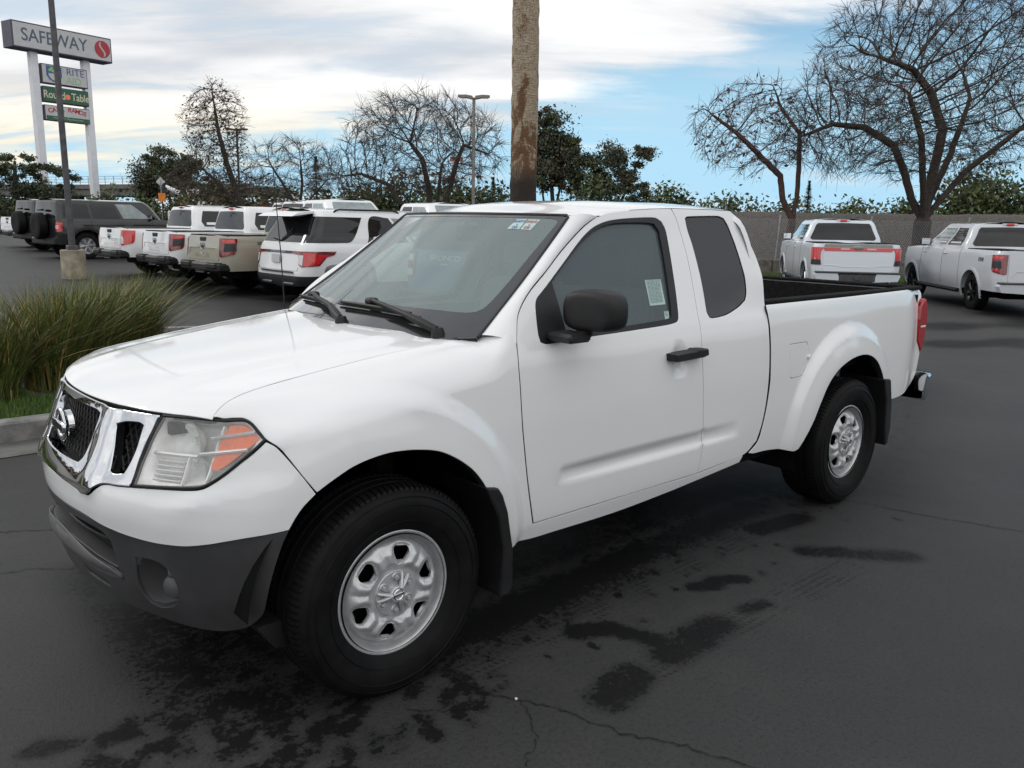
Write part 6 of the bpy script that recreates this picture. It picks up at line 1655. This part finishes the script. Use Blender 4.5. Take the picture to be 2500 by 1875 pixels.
# big spreading tree at the right, behind the fence
b = at_px((2240, 640), 28.4); b[2] = .1
bare_tree('largest bare spreading tree rising behind the fence at the right', b,
          [('t', None, limb((.03, 1.3), (.02, 1.75))), ('a', 't', limb((-.45, 2.5), (-.75, 3.3), (-1.2, 4.2), (-2.1, 4.8, .3))), ('a2', 'a', limb((-3.2, 4.9, .3), (-4.2, 4.5, .4))),
           ('b', 't', limb((.10, 2.8), (.25, 3.7), (.35, 4.7), (-.1, 6.0, .2))), ('c', 't', limb((.55, 2.5), (1.4, 3.4, .3), (2.4, 4.2, .4), (3.6, 5.2, .5))), ('d', 't', limb((.4, 2.6, .4), (1.1, 4.0, .8), (1.6, 5.6, 1.0))),
           ('e', 'b', limb((-1.0, 6.6, -.3), (-2.2, 6.9, -.5))), ('f', 't', limb((-.3, 2.7, -.5), (-.9, 4.4, -1.2), (-1.6, 5.6, -1.6)))],
          [(.75, cloud(.1, 0, 5.0, 4.2, 2.6, 9.6)), (.25, cloud(-2.8, .2, 2.6, 2.4, 3.0, 6.6))], 21, 4600, 2.0, .27, .14, .0070, .30, M_BARK, M_TWIG, 3, .50, grav=.02)
b = at_px((1925, 628), 29.0); b[2] = .1
bare_tree('smaller bare tree with reddish bark left of the largest bare tree', b,
          [('t', None, limb((-.02, 1.0), (.02, 1.7))), ('a', 't', limb((-.35, 2.4), (-.5, 3.2), (-1.3, 3.9), (-2.1, 4.6))), ('b', 't', limb((.12, 2.4), (.10, 3.4), (.05, 4.6))), ('c', 'a', limb((-3.2, 5.4, .2))), ('d', 'b', limb((-.5, 5.4, .3), (-.9, 6.2, .3))), ('e', 'b', limb((.7, 5.2, -.2)))],
          [(1., cloud(-1.5, 0, 2.6, 2.0, 3.0, 6.4))], 33, 1300, 1.8, .28, .15, .0075, .14, M_BARKR, M_TWIGR, 2, .45, leaves=200, leafm=M_PURP)
b = at_px((1055, 560), 33); b[2] = .2
bare_tree('broad bare tree with two curved trunks behind the white pickup roofs', b,
          [('t', None, limb((-.05, .9), (.0, 1.5))), ('a', 't', limb((-.6, 2.0), (-1.6, 2.7), (-2.3, 3.6), (-3.6, 4.1), (-4.6, 4.0))), ('b', 't', limb((-.15, 2.6), (-.2, 3.6), (-.5, 4.9), (-1.2, 5.8))), ('c', 't', limb((.45, 2.4), (.9, 3.4), (1.2, 4.6), (1.6, 5.6))), ('d', 'c', limb((2.6, 5.3, .3))), ('e', 't', limb((.2, 2.8, .6), (.4, 4.6, 1.0)))],
          [(.8, cloud(-.3, 0, 4.6, 3.4, 2.9, 8.2)), (.2, cloud(-3.4, 0, 2.4, 2., 2.6, 5.6))], 45, 1900, 2.0, .34, .16, .0075, .24, M_BARK, M_TWIG, 3, .55, sc=.77)
b = at_px((612, 545), 46); b[2] = .3
bare_tree('tall narrow bare tree with a few brown leaves beside the small lamp post', b,
          [('t', None, limb((-.2, 1.6), (-.9, 3.4), (-1.5, 5.4), (-2.0, 7.6))), ('a', 't', limb((-2.2, 9.4), (-2.3, 10.6))), ('b', None, limb((-.2, 1.6), (-1.8, 3.6), (-3.4, 5.2)))],
          [(.75, cloud(-2.2, 0, 2.3, 2.0, 3.6, 11.2)), (.25, cloud(-2.6, 0, 3.6, 2.4, 2.6, 5.6))], 57, 1500, 2.4, .42, .20, .010, .24, M_BARK, M_TWIG, 3, .55, leaves=1300, leafm=M_RUST[1], sc=.77)
b = at_px((738, 545), 46); b[2] = .3
bare_tree('thin bare tree between the tall narrow tree and the broad bare tree', b,
          [('t', None, limb((-.1, 1.4), (-.2, 2.2))), ('a', 't', limb((-1.2, 4.0), (-2.2, 5.6))), ('b', 't', limb((.1, 4.2), (.0, 6.0))), ('c', 't', limb((1.2, 3.8), (2.2, 4.8)))],
          [(1., cloud(-.5, 0, 4.0, 2.6, 2.6, 7.8))], 61, 850, 2.2, .46, .20, .009, .16, M_BARK, M_TWIG, 3, .6, sc=.74)
b = at_px((845, 545), 52); b[2] = .3
bare_tree('low bare scrub tree left of the broad bare tree', b, [('t', None, limb((0, 1.2), (.2, 2.4)))], [(1., cloud(0, 0, 2.6, 2.2, 1.4, 4.4))], 67, 420, 2.2, .5, .26, .010, .10, M_BARK, M_TWIG, 2, .6)

def leafy_tree(label, base, blobs, trunk, n, size, seed, mats, group='evergreen trees', name='evergreen_tree'):
    """trunk limbs + leaf-sized faces gathered in ragged clumps"""
    rng = np.random.default_rng(seed); root = thing(name, label, 'tree', tuple(base), 0, group)
    q = MB()
    for pts, r0, r1 in trunk:
        k = len(pts); q.tube([V3(*p) for p in pts], [r0+(r1-r0)*i/(k-1) for i in range(k)], 7, cap=False)
    q.build('trunk', M_BARK, root, smooth=60, fix=False)
    q = MB(); tot = sum(b_[3]*b_[4] for b_ in blobs)
    for (r, u, a, rx, rz) in blobs:
        nb = int(3.2*n*rx*rz/tot); nc = max(6, int(10*rx*rz)); c = np.array(V3(r, u, a))
        cl = rng.normal(0, 1, (nc, 3)); cl /= np.linalg.norm(cl, axis=1)[:, None]; cl *= rng.uniform(.35, 1.05, nc)[:, None]**.6; cl *= [rx, rx, rz]
        cs = rng.uniform(.16, .42, nc)*min(rx, rz)*1.45; shade = rng.integers(0, len(mats), nc)
        for k in range(nb):
            j = int(rng.integers(nc)); p = c+cl[j]+rng.normal(0, .5, 3)*cs[j]*[1.2, 1.2, .75]
            d = rng.normal(0, 1, 3); d /= np.linalg.norm(d); e = np.cross(d, rng.normal(0, 1, 3)); e /= np.linalg.norm(e)+1e-9; s = .72*size*rng.uniform(.6, 1.4)
            q.add([p-d*s, p-e*s*.45, p+d*s, p+e*s*.45], [(0, 1, 2, 3)], int(shade[j]) if rng.random() < .8 else int(rng.integers(len(mats))))
    q.build('crown', mats, root, smooth=0, fix=False)
    return root
b = at_px((425, 520), 72); b[2] = 0.2
leafy_tree('round dark evergreen tree beside the overpass', b, [(-1.6, 4.5, 0, 1.7, 1.6), (.3, 5.0, 0, 1.8, 1.5), (-.8, 6.0, .5, 1.5, 1.1), (1.6, 5.4, -.4, 1.1, 1.0), (-2.0, 3.0, .3, 1.0, .9)], [([(0, 0), (-.2, 2.5), (-.9, 4.8)], .22, .08), ([(0, 1.5), (.6, 3.8), (.8, 5.2)], .14, .06)], 5200, .16, 71, M_LEAF)
b = at_px((505, 530), 66); b[2] = 0.2
leafy_tree('lower dark evergreen tree right of the round one', b, [(-.9, 2.6, 0, 1.7, 1.5), (1.0, 2.6, .3, 1.7, 1.4), (.1, 3.5, 0, 1.3, 1.0), (2.2, 2.2, 0, 1.0, 1.0)], [([(0, 0), (.1, 2.5)], .2, .08)], 4600, .15, 73, M_LEAF)
b = at_px((1345, 560), 62); b[2] = .4
leafy_tree('tall dark evergreen tree just right of the palm trunk', b, [(-.5, 7.5, 0, 1.5, 1.7), (-.3, 5.9, .4, 1.9, 1.6), (1.1, 6.0, 0, 1.2, 1.5), (-.9, 4.6, 0, 1.4, 1.2), (.9, 4.2, .2, 1.1, .8), (.2, 1.6, 0, 1.6, .9), (-.6, 8.9, 0, .6, .6)], [([(0, 0), (.1, 2.5), (-.2, 5.5), (-.5, 8.0)], .22, .06), ([(.1, 1.2), (.5, 3.2), (.9, 5.2)], .14, .05), ([(0, .8), (-.6, 2.8), (-.9, 4.6)], .12, .05)], 7600, .16, 75, M_LEAF)
b = at_px((1490, 560), 62); b[2] = .4
leafy_tree('dark spreading evergreen tree with a gap at its right side', b, [(-1.7, 4.6, 0, 1.5, 1.4), (-.2, 5.6, .3, 1.3, 1.3), (-.3, 4.0, 0, 1.7, 1.1), (2.1, 6.0, 0, 1.0, .8), (1.0, 4.2, .2, 1.0, .9), (2.3, 3.2, 0, .9, .8), (1.4, 2.6, 0, 1.2, .8)], [([(0, 0), (.1, 2.2), (-.4, 4.4)], .22, .07), ([(.1, 1.2), (1.2, 4.0), (2.0, 6.0)], .14, .05)], 6600, .15, 77, M_LEAF)
b = at_px((60, 540), 62); b[2] = .2
leafy_tree('broad dark cedar at the left edge behind the sign posts', b, [(-3.2, 4.4, 0, 2.6, .9), (-.4, 5.0, 0, 2.8, .7), (2.2, 4.3, 0, 2.4, .6), (-1.6, 3.2, 0, 3.2, .9), (1.6, 3.0, .4, 2.6, .8), (-3.2, 1.6, 0, 2.6, 1.2), (.6, 1.5, 0, 2.6, 1.1), (3.2, 2.4, 0, 1.6, .6), (-4.5, 6.2, 0, 1.8, .8)], [([(-.6, 0), (-.5, 3), (-.3, 5.2)], .3, .1), ([(-.5, 1), (2.2, 2.6), (3.6, 2.6)], .14, .05)], 9000, .15, 79, [M_LEAF[0], M_LEAF[0], M_HEDGE[2], M_LEAF[1]])
def conifer(label, S, depth, h, seed, w_=.30):
    b = at_px(S, depth); b[2] = .3
    rng = np.random.default_rng(seed); root = thing('conifer_tree', label, 'tree', tuple(b), 0, 'small conifers')
    q = MB(); q.tube([(0, 0, 0), (0, 0, h)], [.10, .02], 6, cap=False); q.build('trunk', M_BARK, root, smooth=60, fix=False); q = MB()
    for k in range(1700):
        t = rng.random()**.8; lay = min(1., t+.03*sin(t*40)); a = rng.uniform(0, 2*pi); rr_ = h*w_*(1-lay)*rng.random()**.5*(1+.3*sin(3*a)); z = h*(.14+.86*lay)-rr_*.22
        p = np.array([rr_*cos(a), rr_*sin(a), z]); d = np.array([cos(a), sin(a), -.2])*h*.035; e = np.array([-sin(a), cos(a), 0])*h*.015
        q.add([p-d, p-e, p+d, p+e], [(0, 1, 2, 3)], int(rng.integers(3)))
    q.build('crown', M_HEDGE, root, smooth=0, fix=False)
conifer('dark conifer behind the thin bare tree', (775, 540), 60, 5.6, 81, .30)
conifer('small conifer top beside the far lamp post', (1203, 540), 70, 4.9, 83, .26)
conifer('small conifer above the embankment between the two bare trees', (1968, 545), 62, 4.6, 85, .20)

def bush(label, S, depth, rx, h, n, size, seed, mats, z=None, group='bushes along the railway', ry=None):
    rng = np.random.default_rng(seed); b = at_px(S, depth); b[2] = .2 if z is None else z
    q = MB(); nc = max(10, int(9*rx)); cl = []
    for _ in range(nc):
        a = rng.uniform(-1, 1); hh = h*math.sqrt(max(0, 1-abs(a)**2.4))*rng.uniform(.55, 1.0); cl.append((a*rx, hh*rng.uniform(.12, 1.0)**.8, rng.uniform(-1, 1)*(ry or rx*.4), rng.uniform(.18, .34)*h, int(rng.integers(len(mats)))))
    for k in range(int(n*1.9)):
        r_, u_, a_, cs, mi = cl[int(rng.integers(nc))]; d = rng.normal(0, 1, 3); p = np.array(V3(r_, u_, a_))+rng.normal(0, .55, 3)*cs
        if p[2] < 0: continue
        d /= np.linalg.norm(d); e = np.cross(d, rng.normal(0, 1, 3)); e /= np.linalg.norm(e)+1e-9; s = 1.25*size*rng.uniform(.6, 1.4)
        q.add([p-d*s, p-e*s*.5, p+d*s, p+e*s*.5], [(0, 1, 2, 3)], mi if rng.random() < .75 else int(rng.integers(len(mats))))
    o = q.build('bush', mats, None, smooth=0, fix=False, loc=tuple(b)); tag(o, label, 'bush', group)
    return o
bush('green bush mound under the overpass', (322, 530), 60, 2.7, 3.1, 2200, .12, 91, M_HEDGE)
bush('rust and olive brush mass under the tall narrow tree', (560, 535), 56, 3.4, 3.3, 3000, .12, 92, M_RUST)
bush('olive brush mass under the thin bare tree', (700, 535), 56, 3.2, 3.3, 2800, .12, 93, M_RUST)
bush('brown brush left of the broad bare tree', (830, 535), 54, 2.8, 3.2, 2600, .12, 94, [M_RUST[1], M_RUST[2], M_HEDGE[1]])
bush('green bush behind the front facing white pickup', (950, 535), 50, 2.4, 4.0, 2800, .11, 95, M_HEDGE)
bush('green bush directly behind the broad bare tree', (1060, 535), 50, 2.0, 3.36, 2200, .11, 96, M_HEDGE)
bush('green bush behind the far lamp post', (1150, 535), 46, 2.5, 4.0, 3000, .11, 97, M_HEDGE)
bush('bright green round bush above the cab roof', (1465, 535), 52, 1.9, 4.1, 2600, .10, 98, M_HEDGE)
bush('olive bush row end above the rear of the cab roof', (1640, 535), 56, 2.6, 3.71, 2600, .12, 99, [M_HEDGE[1], M_HEDGE[0], M_RUST[2]])
bush('low bush right of the tall evergreen', (1390, 540), 54, 1.3, 3.0, 1200, .11, 100, [M_RUST[1], M_RUST[2]])
bush('olive bush above the embankment beside the cab', (1760, 540), 58, 3.0, 4.1, 2800, .12, 101, [M_HEDGE[1], M_RUST[2], M_HEDGE[0]])
bush('low olive hedge above the embankment between the bare trees', (1985, 545), 52, 3.0, 3.2, 2600, .11, 102, [M_HEDGE[1], M_RUST[2]])
bush('low olive hedge left of the largest bare trunk', (2150, 550), 50, 2.8, 3.33, 2600, .11, 103, [M_HEDGE[1], M_RUST[2], M_HEDGE[0]])
bush('rounded green bush right of the largest bare trunk', (2385, 555), 48, 2.7, 4.9, 4200, .11, 104, [M_HEDGE[0], M_HEDGE[1], M_HEDGE[2]])
bush('green bush at the right edge above the embankment', (2510, 555), 50, 1.9, 4.5, 2400, .11, 105, [M_HEDGE[0], M_HEDGE[2]])
bush('dark hedge at the far left behind the boxy suvs', (150, 535), 62, 4.5, 2.6, 2400, .13, 106, M_HEDGE)
# far tree line as one mass
rng = np.random.default_rng(5); q = MB()
for k in range(17000):
    az = rng.uniform(radians(-8), radians(352)); d = rng.uniform(120, 170) if az < radians(100) else rng.uniform(45, 60); x, y = CAM[0]+d*sin(az), CAM[1]+d*cos(az)
    hh = 2.2+2.6*float(vnoise(np.array(az*34), np.array(.3), 2)); p = np.array([x, y, -1+hh*rng.random()**.8]); dd = rng.normal(0, 1, 3); dd /= np.linalg.norm(dd); e = np.cross(dd, rng.normal(0, 1, 3)); e /= np.linalg.norm(e)+1e-9; s = rng.uniform(.35, .8)
    q.add([p-dd*s, p-e*s*.7, p+dd*s, p+e*s*.7], [(0, 1, 2, 3)], int(rng.integers(3)))
o = q.build('far_trees', M_RUST+M_HEDGE[:1], None, smooth=0, fix=False); tag(o, 'low far line of trees closing the horizon all around', 'trees', kind='stuff')

# palm trunk in the middle
m = bpy.data.materials.new('palm_bark'); m.use_nodes = True; t = NT(m.node_tree); bs_ = t.n['Principled BSDF']; tcn = t.add('ShaderNodeTexCoord'); O = tcn.outputs['Object']
n1 = t.noise(t.map(O, scale=(1, 1, .8)), 2.6, 5, .66, .6); n2 = t.noise(t.map(O, scale=(2.0, 2.0, 9)), 5.0, 5, .7, .4); n3 = t.noise(t.map(O, scale=(9, 9, 1.2)), 5, 4, .65)
c_ = t.mix(t.step(n2, .35, .65), c4((.34, .255, .165)), c4((.52, .44, .33)))
c_ = t.mix(t.math('MULTIPLY', t.step(n3, .52, .70), .6), c_, c4((.22, .14, .08)))
sz_ = t.add('ShaderNodeSeparateXYZ'); t.l.new(O, sz_.inputs[0])
lowb = t.step(sz_.outputs[2], 6.2, 3.2)
c_ = t.mix(t.math('MULTIPLY', t.step(t.math('ADD', t.math('ADD', n1, t.math('MULTIPLY', lowb, .11)), t.math('MULTIPLY', t.math('SUBTRACT', n3, .5), .22)), .565, .66), .92), c_, t.mix(n2, c4((.10, .040, .014)), c4((.20, .088, .034))))
c_ = t.mix(t.step(sz_.outputs[2], 2.75, 2.25), c_, c4((.035, .026, .02)))
t.l.new(c_, bs_.inputs['Base Color']); bs_.inputs['Roughness'].default_value = .9
bn = t.add('ShaderNodeBump'); bn.inputs['Strength'].default_value = 1.0; bn.inputs['Distance'].default_value = .05; t.l.new(t.math('ADD', n2, t.math('MULTIPLY', n3, .5)), bn.inputs['Height']); t.l.new(bn.outputs[0], bs_.inputs['Normal'])
pb = at_px((1273, 560), 15.2); root = thing('palm_tree', 'thick brown and cream palm trunk rising behind the cab roof out of the picture', 'palm tree', (pb[0], pb[1], float(gz(pb[0], pb[1]))))
q = MB(); prof = []; rng = np.random.default_rng(8)
nz_, na = 220, 26; G = np.zeros((nz_, na+1, 3))
for i in range(nz_):
    z = i*.058; r0 = .242-.0022*z+(.05*max(0, 1-z/1.2))+.045*math.exp(-((z-1.9)/.5)**2)*0; r0 += .006*abs(((i % 5)/5)-.5)*2
    for j in range(na+1):
        a = 2*pi*(j % na)/na; rr_ = r0*(1+.06*(float(vnoise(np.array(a*3.), np.array(z*4.), 3))-.5)+.06*(float(vnoise(np.array(a*9.), np.array(z*11.), 6))-.5)); G[i, j] = (rr_*cos(a)+.03*sin(z*.5), rr_*sin(a), z)
q.grid(G); q.build('trunk', m, root, smooth=70)
q = MB(); top = nz_*.058
for k in range(34):
    a = k*2.399; up = .9-k*.045; pts = []; L = 2.6
    for i in range(8):
        s = i/7; pts.append((cos(a)*L*s*.8+.1, sin(a)*L*s*.8, top+up*L*s-1.5*s*s))
    q.tube(pts, [.03*(1-.8*i/7) for i in range(8)], 4, cap=False)
    for i in range(1, 8):
        for sd in (-1, 1):
            p = np.array(pts[i]); d = np.array([-sin(a)*sd, cos(a)*sd, -.5])*.55; q.add([p-(0, 0, .03), p+d*.5+(0, 0, .03), p+d, p+d*.5-(0, 0, .03)], [(0, 1, 2, 3)])
q.build('frond', M_HEDGE[0], root, smooth=0, fix=False)
# ================================================================ signs, lamp posts, overpass
M_POLE_B = mat('bronze_pole', (.075, .072, .078), .55, .2, nscale=10, namp=.3)
M_POLE_W = mat('white_post_paint', (.70, .71, .74), .5, nscale=2, namp=.06)
M_CAB = mat('sign_cabinet_dark', (.06, .055, .09), .5, nscale=5, namp=.2)
M_SFACE = mat('sign_face_grey', (.50, .50, .51), .4, nscale=3, namp=.05)
M_SRED = mat('sign_red', (.40, .025, .035), .4, nscale=5, namp=.05)
M_SBLUE = mat('sign_slate', (.075, .105, .15), .4, nscale=5, namp=.05)
M_SNAVY = mat('sign_navy', (.045, .11, .26), .4, nscale=5, namp=.05)
M_SGREEN = mat('sign_green', (.020, .10, .06), .4, nscale=5, namp=.06)
M_SLIME = mat('sign_lime', (.28, .50, .18), .4, nscale=5, namp=.06)
M_SCREAM = mat('sign_cream', (.62, .58, .42), .4, nscale=5, namp=.06)
C0 = np.array([18.56, 78.03]); SE = np.array([.965, .264]); ang = math.atan2(SE[1], SE[0])
g0 = float(gz(C0[0], C0[1]))
sign = thing('shopping_centre_sign', 'tall white double post roadside sign with a large red S logo on top', 'sign', (C0[0], C0[1], 0), ang)
for x in (-1.98, 2.50):
    q = MB(); q.box((x, 0, 7.3), (.60, .60, 14.9), 0, .04); q.build('post', M_POLE_W, sign)
def cabinet(x0, x1, z0, z1, face, d=.55, fr=.10):
    q = MB(); q.box(((x0+x1)/2, -.05, (z0+z1)/2), (x1-x0, d*2, z1-z0), 0, .04); c = q.build('cabinet', M_CAB, sign)
    q = MB(); q.box(((x0+x1)/2, -.05-d-.012, (z0+z1)/2), (x1-x0-2*fr, .03, z1-z0-2*fr), 0, .008); f = q.build('face', face, c)
    return f, -.05-d-.03
def sfr(x, y, z): return Matrix(((1, 0, 0, x), (0, 0, -1, y), (0, 1, 0, z), (0, 0, 0, 1)))
f, y = cabinet(-3.9, 4.6, 14.75, 16.82, M_SFACE, .75, .12)
text('lettering', 'SAFEWAY', 1.40, M_SBLUE, f, sfr(-.42, y, 15.80), .01, .010, .90)
q = MB(); rr_ = .70; cx, cz = 3.70, 15.80
circ_ = [(cx+rr_*cos(a), cz+rr_*sin(a)) for a in np.linspace(0, 2*pi, 40, endpoint=False)]
def swoosh(side):
    """half of the disc: rim arc + S-shaped inner edge"""
    a0, a1 = (radians(62), radians(262)) if side < 0 else (radians(-118), radians(82))
    arc_ = [(cx+rr_*cos(a), cz+rr_*sin(a)) for a in np.linspace(a0, a1, 26)]
    inner_ = []
    for s in np.linspace(0, 1, 22):
        zz = (-1+2*s)*rr_*.93 if side < 0 else (1-2*s)*rr_*.93
        xx = .30*rr_*math.sin(-zz/rr_*pi*.95)+side*.15*rr_*(1-(abs(zz)/rr_)**3)
        inner_.append((cx+xx, cz+zz))
    return arc_+inner_
for sd in (-1, 1):
    q.prism(swoosh(sd), y-.02, y+.005, 'y')
q.build('emblem', M_SRED, f, smooth=0)
f, y = cabinet(-1.55, 2.42, 12.33, 13.91, M_SFACE, .3, .08)
q = MB(); q.prism([(-1.15, 13.78), (.15, 13.78), (.15, 13.0), (-.05, 12.7), (-.5, 12.48), (-.95, 12.7), (-1.15, 13.0)], y-.012, y+.004, 'y'); sh = q.build('emblem', M_SNAVY, f, smooth=0)
q = MB(); q.prism([(-1.0, 13.18), (.0, 13.18), (-.05, 12.95), (-.25, 12.72), (-.5, 12.62), (-.75, 12.72), (-.95, 12.95)], y-.02, y-.013, 'y'); q.tube([(-.35, y-.02, 13.3), (-.05, y-.02, 13.55)], .045, 8); q.build('mortar', M_SFACE, sh, smooth=0)
q = MB()
for (x, z) in ((-.85, 13.45), (-.7, 13.6), (-.6, 13.4)): q.lathe([(0, y-.02), (.12, y-.018)], (x, 0, z), 'y', 12)
q.build('leaf_motif', M_SLIME, sh, smooth=0)
text('lettering', 'RITE', .78, M_SNAVY, f, sfr(1.34, y, 13.47), .008, .0, 1.05); text('lettering', 'AID', .78, M_SLIME, f, sfr(1.16, y, 12.78), .008, .0, 1.05)
f, y = cabinet(-1.55, 2.40, 10.84, 12.12, M_SGREEN, .3, .06)
text('lettering', 'Round', .86, M_SCREAM, f, sfr(-.62, y, 11.45), .008, .012, .82); text('lettering', 'Table', .86, M_SCREAM, f, sfr(1.62, y, 11.45), .008, .012, .82)
q = MB(); q.lathe([(0, y-.015), (.22, y-.012)], (.52, 0, 11.42), 'y', 16); q.build('emblem', M_AMBER, f, smooth=0)
f, y = cabinet(-1.55, 2.38, 9.36, 10.62, M_SFACE, .3, .06)
tx = 'CASA RAMOS'
for i, ch_ in enumerate(tx):
    if ch_ == ' ': continue
    s = (i-(len(tx)-1)/2)/((len(tx)-1)/2); a = -s*.34; text('lettering', ch_, .52, M_SRED, f, sfr(.42+s*1.50, y, 10.16+.20*(1-s*s)) @ Matrix.Rotation(a, 4, 'Z'), .008, .012, 1.05)
q = MB(); q.box((.42, y, 9.60), (3.74, .02, .32)); q.build('strip', M_SGREEN, f, smooth=0)
text('lettering', 'Mexican Restaurant', .24, M_SLIME, f, sfr(.42, y-.012, 9.60), .006, 0, 1.35)

def lamp_post(label, x, y, h, r, arms, base=False, dark=M_POLE_B, arm=1.0, group='parking lot lamp posts', rz=0.):
    z = float(gz(x, y)); root = thing('lamp_post', label, 'lamp post', (x, y, z), rz, group)
    q = MB(); z0 = .66 if base else 0; q.box((0, 0, z0+.05), (r*3.4, r*3.4, .10), 0, .01) if base else None
    q.lathe([(r*1.1, z0), (r*1.05, z0+1), (r*.9, h)], (0, 0, 0), 'z', 16); q.build('pole', dark, root)
    if base:
        q = MB(); q.lathe([(.265, -.05), (.268, .20), (.262, .21), (.266, .40), (.262, .41), (.262, .645), (.25, .66)], (0, 0, 0), 'z', 28)
        m = bpy.data.materials.get('lamp_base_concrete') or mat('lamp_base_concrete', (.25, .225, .165), .9, nscale=4, namp=.35, bump=.3, bscale=50); q.build('concrete_base', m, root)
    for sg in arms:
        q = MB(); q.prism([(sg*.05, h-.06), (sg*arm*.5, h-.01), (sg*arm, h+.02), (sg*arm, h+.08), (sg*arm*.5, h+.09), (sg*.05, h+.05)], -.13, .13, 'y'); lh = q.build('lamp_head', dark, root, smooth=30)
        q = MB(); q.box((sg*arm*.72, 0, h-.008), (arm*.4, .2, .02)); q.build('lens', M_PLATE, lh, smooth=0)
    return root
lamp_post('tall grey lamp post on a pale concrete base crossing the big sign', 3.74, 18.0, 9.4, .065, (-1, 1), True, arm=.9)
pL = at_px((1155, 540), 31); lamp_post('grey double-headed lamp post in front of the broad bare tree', pL[0], pL[1], 6.0, .06, (-1, 1), False, mat('pole_grey', (.20, .18, .16), .5, .2, nscale=8, namp=.2), arm=.58, rz=radians(-42))
pL = at_px((588, 540), 50); lamp_post('small dark lamp post inside the tall narrow tree', pL[0], pL[1], 6.4, .07, (-1, 1), False, arm=.65, rz=radians(-42))
# overpass
M_CONC = mat('overpass_concrete', (.135, .130, .122), .85, nscale=.4, namp=.2)
def ov(S, d): return at_px(S, d)
A = ov((40, 455), 190); B = ov((480, 492), 165); A[2] = B[2] = 0; d_ = B-A; L_ = np.linalg.norm(d_); a_ = math.atan2(d_[1], d_[0])
bridge = thing('overpass', 'long grey concrete highway overpass behind the sign posts', 'bridge', tuple(A), a_)
q = MB(); q.box((L_/2, 0, 6.3), (L_+40, 9, 1.9), 0, .1); q.box((L_/2, -4.7, 7.2), (L_+40, .5, .9), 0, .05); q.build('deck', M_CONC, bridge)
for x in (.34*L_, .52*L_):
    q = MB(); q.box((x, 0, 2.6), (1.2, 5.0, 5.6), 0, .1); q.build('pier', M_CONC, bridge)
q = MB()
for i in range(40): q.box((i*2.6-10, -4.7, 8.4), (.10, .10, 1.7))
for z in (8.1, 8.7, 9.25): q.box((L_/2, -4.7, z), (L_+40, .08, .08))
q.build('railing', M_GALV, bridge, smooth=0)
# road sign seen from behind, work sign, boom truck
p_ = at_px((398, 535), 55); o = thing('road_sign', 'pale diamond road sign seen from its back above the white roofs', 'sign', (p_[0], p_[1], .2))
q = MB(); q.tube([(0, 0, 0), (0, 0, 3.7)], .03, 8); q.build('post', M_GALV, o); q = MB(); Mr = math.atan2(RH[1], RH[0]); s_ = .30
q.add([(c_*cos(Mr)+k_*.02*FH[0], c_*sin(Mr)+k_*.02*FH[1], 3.6+z_) for k_ in (-1, 1) for c_, z_ in ((-s_, 0), (0, -s_), (s_, 0), (0, s_))], [(0, 1, 2, 3), (7, 6, 5, 4), (0, 4, 5, 1), (1, 5, 6, 2), (2, 6, 7, 3), (3, 7, 4, 0)]); q.build('plate', M_SFACE, o, smooth=0)
p_ = at_px((400, 540), 50); o = thing('work_sign', 'small orange work sign below the diamond road sign', 'sign', (p_[0], p_[1], .2), Mr)
q = MB(); q.box((0, 0, 1.4), (.06, .06, 2.8)); q.build('post', M_BADGE, o); q = MB(); q.box((0, -.04, 2.5), (.42, .04, .5)); q.build('plate', mat('orange_sheet', (.75, .22, .02), .5, nscale=5, namp=.1), o)
p_ = at_px((440, 540), 58); o = thing('boom_truck', 'white utility boom truck partly hidden behind the white pickup roofs', 'truck', (p_[0], p_[1], .2), Mr)
q = MB(); q.box((.8, 0, 1.25), (2.6, 1.8, 1.0), 0, .08); q.box((2.0, 0, 1.6), (.9, 1.7, 1.6), 0, .15); q.build('body', M_P['white'], o)
q = MB(); q.tube([(-.9, 0, 3.4), (.2, 0, 2.9), (1.4, 0, 2.5)], [.14, .17, .19], 8); q.box((.9, .3, 3.1), (.8, .5, .3), 0, .05); q.build('boom', M_P['white'], o)
q = MB(); q.box((-1.0, 0, 3.2), (.4, .5, .45), 0, .04); q.build('bucket', M_BADGE, o)
for x in (-.1, 1.9):
    q = MB(); q.lathe([(.0, -.95), (.25, -.95), (.4, -.9), (.4, -.7)], (x, 0, .4), 'y', 20); q.build('wheel', M_TYRE, o)
p_ = at_px((1114, 540), 95); o = thing('motel_sign', 'small far red and white sign on a thin pole behind the broad bare tree', 'sign', (p_[0], p_[1], .3), Mr)
q = MB(); q.tube([(0, 0, 0), (0, 0, 8)], .09, 8); q.build('pole', M_GALV, o); q = MB(); q.box((0, 0, 8.1), (1.45, .3, .5), 0, .03); q.build('cabinet', mat('faded_red', (.35, .14, .11), .5, nscale=4, namp=.3), o)
